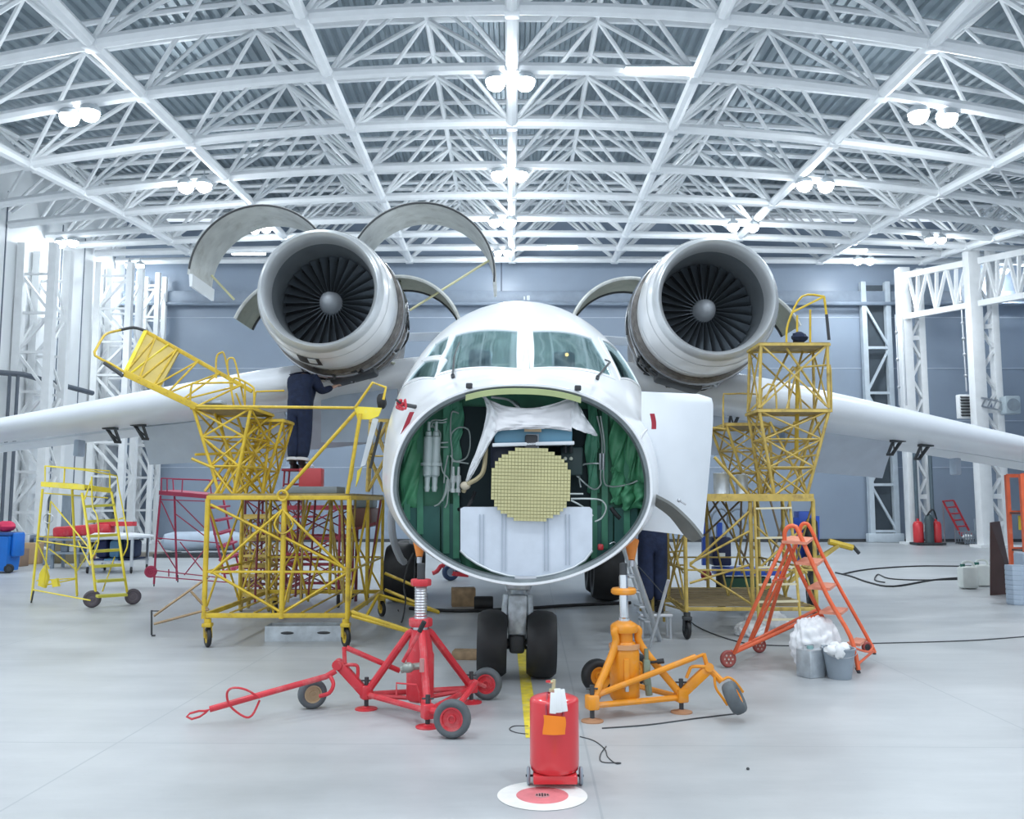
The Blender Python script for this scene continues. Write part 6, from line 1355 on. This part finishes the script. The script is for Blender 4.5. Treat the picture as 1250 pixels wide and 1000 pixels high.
# metal tray under the dock
c = G(371, 783); T = thing('metal_tray', 'galvanised rectangular tray on the floor under the left dock', 'tray', c)
m = MB(); W_, H_, L_ = 1.02, .20, .35; R = Matrix.Rotation(.05, 3, 'Z')
m.box(c + V((0, L_ / 2, .01)), (W_, L_, .02), R)
for s_ in (0, 1): m.box(c + R @ V((0, s_ * L_, H_ / 2)), (W_, .015, H_), R)
for s_ in (-1, 1): m.box(c + R @ V((s_ * W_ / 2, L_ / 2, H_ / 2)), (.015, L_, H_), R)
b = m.build('tray_body', GALV, T)
for s_ in (-.22, .26): m = MB(); m.ball(c + R @ V((s_, -.012, H_ * .55)), (.09, .008, .02), 12, 6); m.build('hand_slot', DARK, b)
# hose from fuselage to the main wheel
one(MB().path(smooth_pts([P(483, 606, 10.5), P(478, 630, 10.6), P(480, 658, 10.7), P(488, 680, 11.0), P(493, 686, 11.2)], 5), .045, 10), 'air_hose', FLEXG, 'thick grey air hose hanging beside the left of the fuselage', 'hose')
one(MB().path(smooth_pts([P(505, 675, 11), P(498, 690, 11), P(493, 715, 11.2), P(495, 735, 11.5), G(490, 760), G(486, 745)], 5), .012, 6), 'thin_cable', BLACK, 'thin black cable hanging down to the floor by the left main wheel', 'cable')
# small items under the aircraft
c = G(565, 741); T = c; m = MB(); m.box(c + V((0, .15, .16)), (.42, .3, .32), Matrix.Rotation(.1, 3, 'Z'), .01); one(m, 'wood_block', WOOD, 'squared block of raw wood on the floor under the aircraft', 'block')
m = MB(); a = P(579, 733, 15.6); a.z = .12; m.lathe([(0, 0), (.11, 0), (.12, .02), (.12, .30), (.11, .32), (0, .32)], a, (1, 0, 0), 20); one(m, 'black_drum', BLACK, 'short black cylinder lying beside the wood block', 'drum')
m = MB(); m.box(G(570, 806) + V((0, .1, .05)), (.34, .22, .10), Matrix.Rotation(-.1, 3, 'Z'), .01); one(m, 'wheel_chock', WOOD, 'wooden chock left of the nose wheels', 'chock')
m = MB(); m.bar((-.28, 9.28, .045), (.30, 9.28, .045), .09, .09, bev=.008); one(m, 'chock_bar', DARK, 'dark bar lying on the floor in front of the nose wheels', 'bar') if False else None
c = G(550, 709); T = thing('tow_trolley', 'small red trolley with a blue wheel far behind under the aircraft', 'trolley', c); wpart('wheel', T, V((c.x, c.y, .2)), (.3, -1, 0), .2, .16, mat('tyre_blue', (.03, .06, .14), .5), LGREY, .5)
m = MB(); m.path(smooth_pts([P(548, 700, c.y), P(540, 690, c.y), P(534, 697, c.y), P(528, 700, c.y)], 3), .05); m.build('tow_arm', RED, T); m = MB(); m.bar(P(552, 700, c.y), P(572, 702, c.y), .1, .1); m.build('frame', RED, T)
# cables on the floor
def cable(pts, lab, r=.014, mt=BLACK): 
    q = [G(*p) for p in pts]; q = [V((p.x, p.y, r)) for p in q]; return one(MB().path(smooth_pts(q, 5), r, 6), 'floor_cable', mt, lab, 'cable')
cable([(500, 745), (560, 748), (640, 745), (700, 741), (770, 738)], 'thick black cable lying across the floor under the aircraft', .03)
cable([(1250, 690), (1180, 692), (1120, 692), (1060, 696), (1028, 702)], 'dark cable crossing the floor on the right, farthest one', .02)
cable([(1180, 706), (1140, 709), (1090, 717), (1060, 712), (1040, 705), (1020, 700)], 'dark cable curving across the floor towards the white jerry can', .02)
cable([(1178, 708), (1120, 709), (1085, 707), (1072, 702), (1068, 709), (1080, 712)], 'dark looped cable beside the white jerry can', .016)
cable([(1250, 778), (1180, 783), (1075, 786), (1000, 788), (950, 789), (900, 784), (850, 765), (832, 745)], 'thin dark cable running under the orange ladder to the right edge', .008, DARK)
cable([(708, 900), (725, 905), (738, 915), (742, 925), (752, 933), (757, 932), (735, 931), (733, 922), (740, 912)], 'thin dark cord curling on the floor right of the red tank', .004, DARK)
cable([(645, 897), (630, 895), (622, 891), (628, 887), (645, 887)], 'thin dark cord loop on the floor left of the red tank', .004, DARK)
cable([(735, 890), (790, 886), (850, 878), (900, 872)], 'thin dark cord beneath the orange jack', .006, DARK)
m = MB(); c = G(913, 940); m.ball(c + V((0, 0, .008)), (.012, .012, .01), 8, 6); one(m, 'dark_nut', DARK, 'tiny dark nut on the floor right of the red tank', 'nut')
# ---------------------------------------------------------------- blue machine behind the right dock
T = thing('service_trolley', 'blue wheeled service trolley with upright posts behind the right dock', 'trolley', P(915, 700, 16.3)); Y = 16.2
z0 = .55; a, b = P(872, 697, Y), P(950, 697, Y); m = MB(); m.bar(a, b, .5, .13, bev=.02); m.build('chassis', BLUE, T)
m = MB(); m.bar(a + V((.1, 0, -.22)), b + V((-.2, 0, -.22)), .5, .22); m.build('green_tank', mat('tank_green', (.02, .09, .05), .5), T)
for px, pt in ((860, 638), (878, 638)): MB().bar(P(px, pt, Y), P(px, 690, Y), .09, .09).build('upright', BLUE, T)
m = MB(); c0_, c1_ = P(867, 655, Y + .1), P(890, 690, Y + .1); m.box((c0_ + c1_) / 2, (c1_.x - c0_.x, .4, abs(c1_.z - c0_.z)), bev=.03); m.build('cabinet', mat('cabinet_navy', (.012, .02, .07), .45), T)
m = MB(); m.box(P(881, 678, Y - .12), (.12, .02, .08)); m.build('plate', CREAM, T)
for px, pt in ((972, 632), (996, 630)): MB().bar(P(px, pt, Y), P(px, 660, Y), .08, .1).build('upright', BLUE, T)
m = MB(); m.box(P(981, 655, Y + .1), (.25, .3, .9), bev=.02); m.build('blue_panel', BLUE, T)
c = P(991, 662, Y - .25); wpart('spare_wheel', T, c, (1, -.4, 0), .42, .2, BLACK, mat('hub_white', (.7, .72, .75), .4), .5)
for px, py in ((880, 712), (990, 700)): c = P(px, py, Y - .3); c.z = .33; wpart('wheel', T, c, (1, -.25, 0), .33, .16, BLACK, mat('hub_white', (.7, .72, .75), .4), .55)
m = MB(); m.ball(P(862, 702, Y - .1), (.1, .1, .1), 10, 8); m.build('red_coupling', DRED, T)
for px in (866, 886): MB().path(smooth_pts([P(px, 655, Y), P(px + 4, 628, Y), P(px + 18, 622, Y), P(px + 26, 640, Y)], 4), .02, 6).build('loop_hose', GREYP, T)
# ---------------------------------------------------------------- right background
Yw = 40.4
Yw = 38.5
T = thing('extinguisher_trolley', 'pair of red extinguishers on a black trolley with tall posts by the right column', 'trolley', P(1133, 659, Yw))
for px in (1121, 1143):
    x = P(px, 650, Yw).x; m = MB(); m.lathe([(0, .1), (.19, .1), (.21, .14), (.21, .86), (.16, .98), (.05, 1.02), (.05, 1.12), (0, 1.12)], (x, Yw, 0), (0, 0, 1), 20); m.build('red_cylinder', REDB, T)
x = P(1132, 650, Yw).x; m = MB(); m.lathe([(0, .1), (.18, .1), (.18, 1.1), (.12, 1.25), (.05, 1.3), (0, 1.4)], (x, Yw - .2, 0), (0, 0, 1), 20); m.build('dark_cylinder', mat('cyl_dark', (.05, .08, .09), .4), T)
for px in (1122, 1141): xx = P(px, 600, Yw).x; MB().tube((xx, Yw + .3, 0), (xx, Yw + .3, P(px, 548, Yw).z), .085).build('post', mat('post_dark', (.10, .14, .17), .4), T)
MB().path(smooth_pts([V((x - .1, Yw - .25, 1.25)), V((x + .1, Yw - .4, 1.5)), V((x + .3, Yw - .25, 1.1))], 5), .035).build('hose', BLACK, T)
m = MB(); m.box((x, Yw, .07), (1.2, .8, .1)); m.build('base_plate', DARK, T)
Yw = 40.4
T = thing('step_rack', 'small red step rack leaning near the back wall by the right columns', 'ladder', P(1165, 655, Yw))
a0, a1, b0, b1 = P(1151, 612, Yw), P(1174, 655, Yw - .3), P(1164, 611, Yw + .5), P(1186, 654, Yw + .2)
for a, b in ((a0, a1), (b0, b1)): MB().tube(a, b, .045).build('stile', RED, T)
for k in range(6): t = k / 5.5; MB().tube(a0.lerp(a1, t), b0.lerp(b1, t), .035).build('rung', RED, T)
for a, b in ((a0, V((a0.x, Yw, 0))), (b0, V((b0.x, Yw + .5, 0)))): MB().tube(a, b, .03).build('rear_leg', mat('rack_grey', (.35, .3, .32), .5), T)
m = MB(); x0, x1 = P(1172, 655, Yw - 1.2).x, P(1197, 655, Yw - 1.2).x
T = thing('mesh_crate', 'low dark wire crate on the floor between the right columns', 'crate', ((x0 + x1) / 2, Yw - 1.2, 0))
for yy in (Yw - 1.6, Yw - .8):
    m = MB()
    for z in (.08, .32, .55): m.bar((x0, yy, z), (x1, yy, z), .04, .04)
    for x in [lerp(x0, x1, k / 8) for k in range(9)]: m.bar((x, yy, 0), (x, yy, .55), .03, .03, (0, 1, 0))
    m.build('wire_side', GREYP, T)
m = MB()
m = MB(); m.tube((x1, Yw - 1.2, 0), (x1, Yw - 1.2, 1.1), .05); m.tube((x1 - .2, Yw - 1.2, 0), (x1 - .2, Yw - 1.2, 1.1), .05); m.bar((x1 - .2, Yw - 1.2, 1.05), (x1, Yw - 1.2, 1.05), .05, .05); m.build('crate_handle', GREYP, T)
m = MB(); m.box(((x0 + x1) / 2, Yw - 1.2, .06), (x1 - x0, .8, .06)); m.build('crate_floor', DARK, T)
m = MB(); m.ball(((x0 + x1) / 2 - .12, Yw - 1.2, .31), (.22, .22, .12), 10, 8, .2, random.Random(3)); one(m, 'packed_bag', PAPER, 'pale bag lying inside the dark wire crate', 'bag', base=((x0 + x1) / 2, Yw - 1.2, .09))
def jerry(px, py, lab, h=.5):
    o = G(px, py); s = o.y / 22; T = thing('jerry_can', lab, 'jerry can', o, 'white jerry cans on the right'); m = MB(); m.box(o + V((0, .2, .24 * 1)), (.36, .28, .46), bev=.06); m.build('can_body', CREAM, T)
    m = MB(); m.path(smooth_pts([o + V(p) for p in ((-.1, .2, .46), (-.08, .2, .56), (.1, .2, .56), (.14, .2, .46))], 3), .025, 6); m.build('handle', CREAM, T); m = MB(); m.tube(o + V((-.1, .2, .46)), o + V((-.1, .2, .52)), .05, n=12); m.build('cap', mat('cap_green', (.03, .16, .12), .5), T)
jerry(1188, 720, 'white plastic jerry can with dark green cap left of the brown board'); jerry(1205, 717, 'white plastic jerry can close against the brown board')
o0, o1 = G(1209, 727), G(1229, 724); Yb = o0.y
T = None; m = MB(); m.prism([V((o0.x, Yb, 0)), V((o1.x + .1, Yb + .35, 0)), V((P(1228, 637, Yb).x + .12, Yb + .45, P(1228, 637, Yb).z)), V((P(1212, 637, Yb).x, Yb + .1, P(1212, 638, Yb).z))], V((.01, .04, 0))); one(m, 'brown_board', BROWN, 'dark brown board standing on edge beside the red shelf frame', 'board')
# shelf frame
Yf = 17.2; T = thing('shelf_frame', 'red tubular shelf frame cut by the right edge of the photo', 'shelf', P(1232, 735, Yf))
xl = P(1230, 600, Yf + .5).x
for y in (Yf, Yf + .5):
    for x in (xl, xl + 1.3): MB().bar((x, y, .0), (x, y, P(1230, 579, Yf).z), .07, .07).build('upright', ORR, T)
for z in (P(1230, 580, Yf).z, P(1230, 626, Yf).z, P(1230, 672, Yf).z):
    for y in (Yf, Yf + .5): MB().bar((xl, y, z), (xl + 1.3, y, z), .05, .07).build('cross_rail', ORR, T)
for z in (P(1230, 626, Yf).z, P(1230, 672, Yf).z): m = MB(); m.box((xl + .65, Yf + .25, z - .01), (1.3, .5, .03)); m.build('shelf_board', BROWN, T)
z = P(1230, 626, Yf).z - .42; m = MB(); m.box((xl + .70, Yf + .45, z + .22), (1.1, .04, .28), bev=.01); m.build('yellow_apron', YELB, T)
z = P(1230, 626, Yf).z + .02; m = MB(); m.ball((xl + .38, Yf + .25, z + .10), (.22, .16, .085), 12, 8, .15, random.Random(5)); one(m, 'dark_cloth', BLACK, 'dark crumpled cloth on the upper shelf of the red frame', 'cloth')
z = P(1230, 672, Yf).z + .02; m = MB(); m.ball((xl + .4, Yf + .25, z + .19), (.26, .17, .16), 12, 8, .12, random.Random(6)); one(m, 'pale_bag', PAPER, 'pale stuffed bag on the lower shelf of the red frame', 'bag')
c = G(1242, 738); T = thing('grey_bin', 'ribbed light grey plastic bin in front of the red shelf frame', 'bin', c)
prof = [(0, 0), (.17, 0)]
for k in range(8): prof += [(.185, .02 + k * .085), (.185, .08 + k * .085), (.178, .085 + k * .085), (.178, .10 + k * .085)]
prof += [(.185, .70), (.0, .70)]
m = MB(); m.lathe(prof, c, (0, 0, 1), 8); m.build('bin_body', LGREY, T)
c2 = c + V((.52, .45, 0)); T = thing('grey_bin', 'taller light grey plastic bin behind the ribbed one', 'bin', c2); m = MB(); m.box(c2 + V((0, 0, .45)), (.42, .36, .9), bev=.03); m.build('bin_body', LGREY, T)
# ---------------------------------------------------------------- left background
c = G(3, 699); T = thing('wheelie_bin', 'blue wheelie bin at the left edge of the photo', 'bin', c)
m = MB(); m.loft([[c + V((x, y, z)) for x, y in ((-.30 - k, -.30 - k), (.24 + k, -.30 - k), (.24 + k, .30 + k), (-.30 - k, .30 + k))] for z, k in ((.05, 0), (.95, .06))]); m.build('bin_body', BINB, T); m = MB(); m.box(c + V((-.03, 0, 1.0)), (.72, .76, .08), bev=.03); m.build('bin_lid', mat('lid_blue', (.01, .08, .30), .5), T)
m = MB(); m.box(c + V((.34, .05, .72)), (.12, .5, .62), bev=.05); m.build('bin_flap', BINB, T)
wpart('wheel', T, c + V((.30, -.25, .12)), (.5, -1, 0), .12, .06, BLACK, DARK, .5)
m = MB(); m.ball(c + V((.02, 0, 1.19)), (.24, .2, .14), 12, 8, .12, random.Random(8)); one(m, 'red_cloth', mat('cloth_crimson', (.62, .03, .10), .7), 'crumpled red cloth lying on the blue bin', 'cloth')
T = thing('work_table', 'wheeled steel table loaded with a large white panel by the left wall', 'table', G(140, 684)); Yt = 23.5
x0, x1 = P(106, 660, Yt).x, P(164, 660, Yt).x; zt = P(150, 657, Yt).z
m = MB(); m.box(((x0 + x1) / 2, Yt + .5, zt), (x1 - x0, 1.1, .06)); m.build('table_top', ALU, T)
for x in (x0 + .05, x1 - .05):
    for y in (Yt, Yt + 1.0): MB().bar((x, y, .16), (x, y, zt), .06, .06).build('leg', STEEL, T); wpart('caster_wheel', T, V((x, y, .09)), (1, .3, 0), .09, .05, BLACK, DARK, .5)
m = MB(); m.bar((x0, Yt, .3), (x1, Yt, .3), .05, .05); m.bar((x0, Yt + 1, .3), (x1, Yt + 1, .3), .05, .05); m.build('lower_rail', STEEL, T)
m = MB(); m.prism([V((P(a_, 650, b_).x, b_, zt + .034)) for a_, b_ in ((110, Yt), (152, Yt - .5), (188, Yt + .1), (164, Yt + 1.6), (116, Yt + 1.5))], V((0, 0, .05)))
one(m, 'flat_sheet', OFFW, 'large white aircraft panel lying on the wheeled steel table', 'panel')
for k, (px, c_, lab) in enumerate(((119, BINB, 'dark blue sack under the steel table, at its left end'), (135, mat('sack_blue', (.10, .25, .40), .6), 'light blue sheet hanging under the steel table'), (152, NAVY, 'dark crate under the right end of the steel table'))):
    m = MB(); o = V((P(px, 670, Yt).x, Yt + .5, .36)); m.box(o + V((0, 0, .25)), (.29, .6, .46), None, .08); m.box(o + V((0, 0, -.012)), (.31, 1.02, .04)); one(m, 'stored_sack', mat('sack_dark', (.02, .03, .10), .7) if k == 0 else c_, lab, 'sack')
Yr = 25.5; m = MB(); a, b = P(68, 650, Yr), P(138, 645, Yr); m.bar(a, b, .45, .30, bev=.08)
m.box((a + b) / 2 + V((.9, 0, .18)), (1.0, .3, .12)); T = one(m, 'red_beam', RED, 'long red padded beam on the trestle behind the yellow stairs', 'beam')
T = thing('trestle_shelf', 'low cluttered trestle under the red beam by the left wall', 'shelf', ((a.x + b.x) / 2, Yr, 0))
for x in (a.x + .1, (a.x + b.x) / 2, b.x - .1):
    for y in (Yr - .3, Yr + .3): MB().bar((x, y, 0), (x, y, a.z - .17), .07, .07, (0, 1, 0)).build('leg', GREYP, T)
zs_ = a.z - .19; m = MB(); m.box(((a.x + b.x) / 2, Yr, zs_), (b.x - a.x, .9, .05)); m.build('shelf_board', GREYP, T); m = MB(); m.box(((a.x + b.x) / 2, Yr, .42), (b.x - a.x, .9, .05)); m.build('shelf_board', GREYP, T)
rr = random.Random(21)
def gbox(px, py, w_, d_, h_, mt, name, lab, cat, rot=0.0, z=0.0):
    c = G(px, py) if z == 0 else P(px, py, z[0]) if isinstance(z, tuple) else None
    m = MB(); m.box(c + V((0, d_ / 2, h_ / 2)), (w_, d_, h_), Matrix.Rotation(rot, 3, 'Z'), .02); return one(m, name, mt, lab, cat)
gbox(34, 689, .50, .45, .62, CARD, 'cardboard_box', 'tan cardboard box on the floor between blue bin and yellow stairs', 'box', .2)
gbox(20, 692, .25, .4, .5, mat('card_brown', (.25, .17, .12), .8), 'cardboard_box', 'brown cardboard box close beside the blue bin', 'box', -.1)
gbox(46, 687, .25, .3, .45, PAPER, 'white_pail', 'white pail beside the tan cardboard box', 'pail')
gbox(80, 688, .8, .5, .72, mat('box_olive', (.22, .19, .12), .7), 'cardboard_box', 'olive brown box under the trestle behind the yellow stairs', 'box', .1)
gbox(98, 686, .5, .5, .55, mat('card_red', (.30, .14, .09), .7), 'cardboard_box', 'reddish brown box under the trestle near the steel table', 'box')
gbox(56, 690, .25, .25, .45, GREYP, 'grey_sack', 'grey bag on the floor under the left end of the trestle', 'bag', .3)
cols = [GREYP, PAPER, mat('junk_blue', (.12, .18, .32), .6), DARK, LGREY, mat('junk_tan', (.36, .30, .24), .7), STEEL]
spots = ['left end', 'left half', 'middle', 'right half', 'right end']
for k in range(5):
    x = lerp(a.x + .34, b.x - .34, k / 4) + (.07 if k == 2 else 0); m = MB(); h_ = rr.uniform(.16, .28); m.box((x, Yr, .448 + h_ / 2), (rr.uniform(.16, .22), .38, h_), None, .03); one(m, 'storage_box', cols[k], '%s storage box on the lower trestle board, at its %s' % (['grey', 'white', 'dull blue', 'black', 'pale grey'][k], spots[k]), 'box')
# low pile of stock by the column
zt2_ = P(40, 662, 28).z; T = thing('stock_table', 'low table of dark metal stock behind the blue bin', 'table', P(40, 675, 28)); x0, x1 = P(12, 660, 28).x, P(62, 660, 28).x
m = MB(); m.box(((x0 + x1) / 2, 28.4, .5), (x1 - x0, .9, .06)); m.build('table_top', GREYP, T)
for x in (x0 + .1, x1 - .1): MB().box((x, 28.4, .235), (.1, .8, .47)).build('leg', GREYP, T)
for k in range(4):
    m = MB(); o = V((lerp(x0 + .2, x1 - .2, k / 3), 28.3, .535)); h_ = (.22, .30, .2, .26)[k]; m.box(o + V((0, 0, h_ / 2)), (.2, .5, h_), Matrix.Rotation(.08 * (k - 1), 3, 'Z'), .04); one(m, 'stacked_part', cols[(k * 3 + 3) % 7], '%s part on the low stock table behind the blue bin' % ['leftmost', 'second', 'third', 'rightmost'][k], 'part')
m = MB(); p0, p1 = P(52, 658, 26.8), P(30, 652, 27.2)
# pale long tube on floor near back wall
a, b = P(196, 668, 30), P(300, 663, 31); a.z = b.z = .52; m = MB(); m.lathe([(0, 0), (.25, .1), (.32, .4), (.33, (b - a).length - .5), (.22, (b - a).length), (0, (b - a).length)], a, (b - a), 24); t = one(m, 'pale_cylinder', LGREY, 'long pale grey cylinder lying on a pallet behind the red stairs', 'cylinder')
m = MB(); mid = (a + b) / 2; m.box(V((mid.x, mid.y, .06)), (3.0, 1.0, .12)); 
for dx in (-1, 1): m.box(V((mid.x + dx, mid.y, .115)), (.15, .9, .06))
one(m, 'low_pallet', DARK, 'dark low pallet on the floor behind the red stairs', 'pallet')
m = MB(); c = P(170, 672, 31); m.box(V((c.x, 31, .06)), (2.6, .8, .12)); one(m, 'floor_timber', mat('timber_grey', (.22, .2, .17), .7), 'flat grey timber bundle on the floor beside the steel table', 'timber')
# grey cabinets on the left wall
for px, y_, lab in ((73, 36.0, 'grey wall cabinet on the left wall, nearer the camera'), (97, 40.6, 'grey wall cabinet on the left wall, nearer the back corner')):
    T = thing('wall_cabinet', lab, 'cabinet', (XL + .25, y_, .6)); m = MB(); m.box((XL + .25, y_, 1.35), (.4, 1.0, 1.5), bev=.02); m.build('cabinet_body', GREYP, T); m = MB(); m.box((XL + .47, y_, 1.35), (.03, .9, 1.36)); d_ = m.build('cabinet_door', GREYP, T); m = MB(); m.box((XL + .50, y_ - .35, 1.35), (.03, .04, .16)); m.build('door_handle', DARK, d_)
WORLD = 1.05; PW = 240; SW = 560; FW = 900; EXPO = 0.07
# ================================================================ CAMERA, LIGHT
cam = bpy.data.cameras.new('camera'); co = bpy.data.objects.new('camera', cam); COL.objects.link(co)
cam.sensor_width = 36; cam.lens = 36 * F / 1250; cam.clip_end = 200
co.location = (0, 0, CH); co.rotation_euler = (pi / 2 + PITCH, 0, 0)
SC.camera = co
w = bpy.data.worlds.new('world'); SC.world = w; w.use_nodes = True
bg = w.node_tree.nodes['Background']; bg.inputs[0].default_value = (0.80, 0.89, 1.0, 1); bg.inputs[1].default_value = WORLD
def lamp(p, power, rad=.25, spot=False):
    l = bpy.data.lights.new('lamp_or_fill_light', 'SPOT' if spot else 'POINT'); l.energy = power; l.shadow_soft_size = rad; l.color = (.88, .95, 1.0)
    if spot: l.spot_size = math.radians(150); l.spot_blend = .7
    o = bpy.data.objects.new('lamp_or_fill_light', l); COL.objects.link(o); o.location = p
for k, p in enumerate(LIGHTS): lamp(p, PW * (.3 if k in (9, 10) else .6 if k > 11 else 1)); lamp(p, SW, .3, True)
lamp(CABIN_FILL, 45, .1)  # unseen fill light added in the cockpit to brighten the dark windows
for x in (-13, -4.5, 4.5, 13):
    for y in (2.0, 9.0, 15.5): lamp(V((x, y, 12.0 + arch(x, max(y, 16)) * .9)), FW, .5, True)
SC.view_settings.view_transform = 'Standard'; SC.view_settings.look = 'None'; SC.view_settings.gamma = 1; SC.view_settings.use_curve_mapping = False
SC.view_settings.exposure = EXPO
SC.cycles.max_bounces = 7; SC.cycles.diffuse_bounces = 4; SC.cycles.glossy_bounces = 3; SC.cycles.transparent_max_bounces = 6; SC.cycles.use_denoising = True
SC.cycles.sample_clamp_indirect = 6
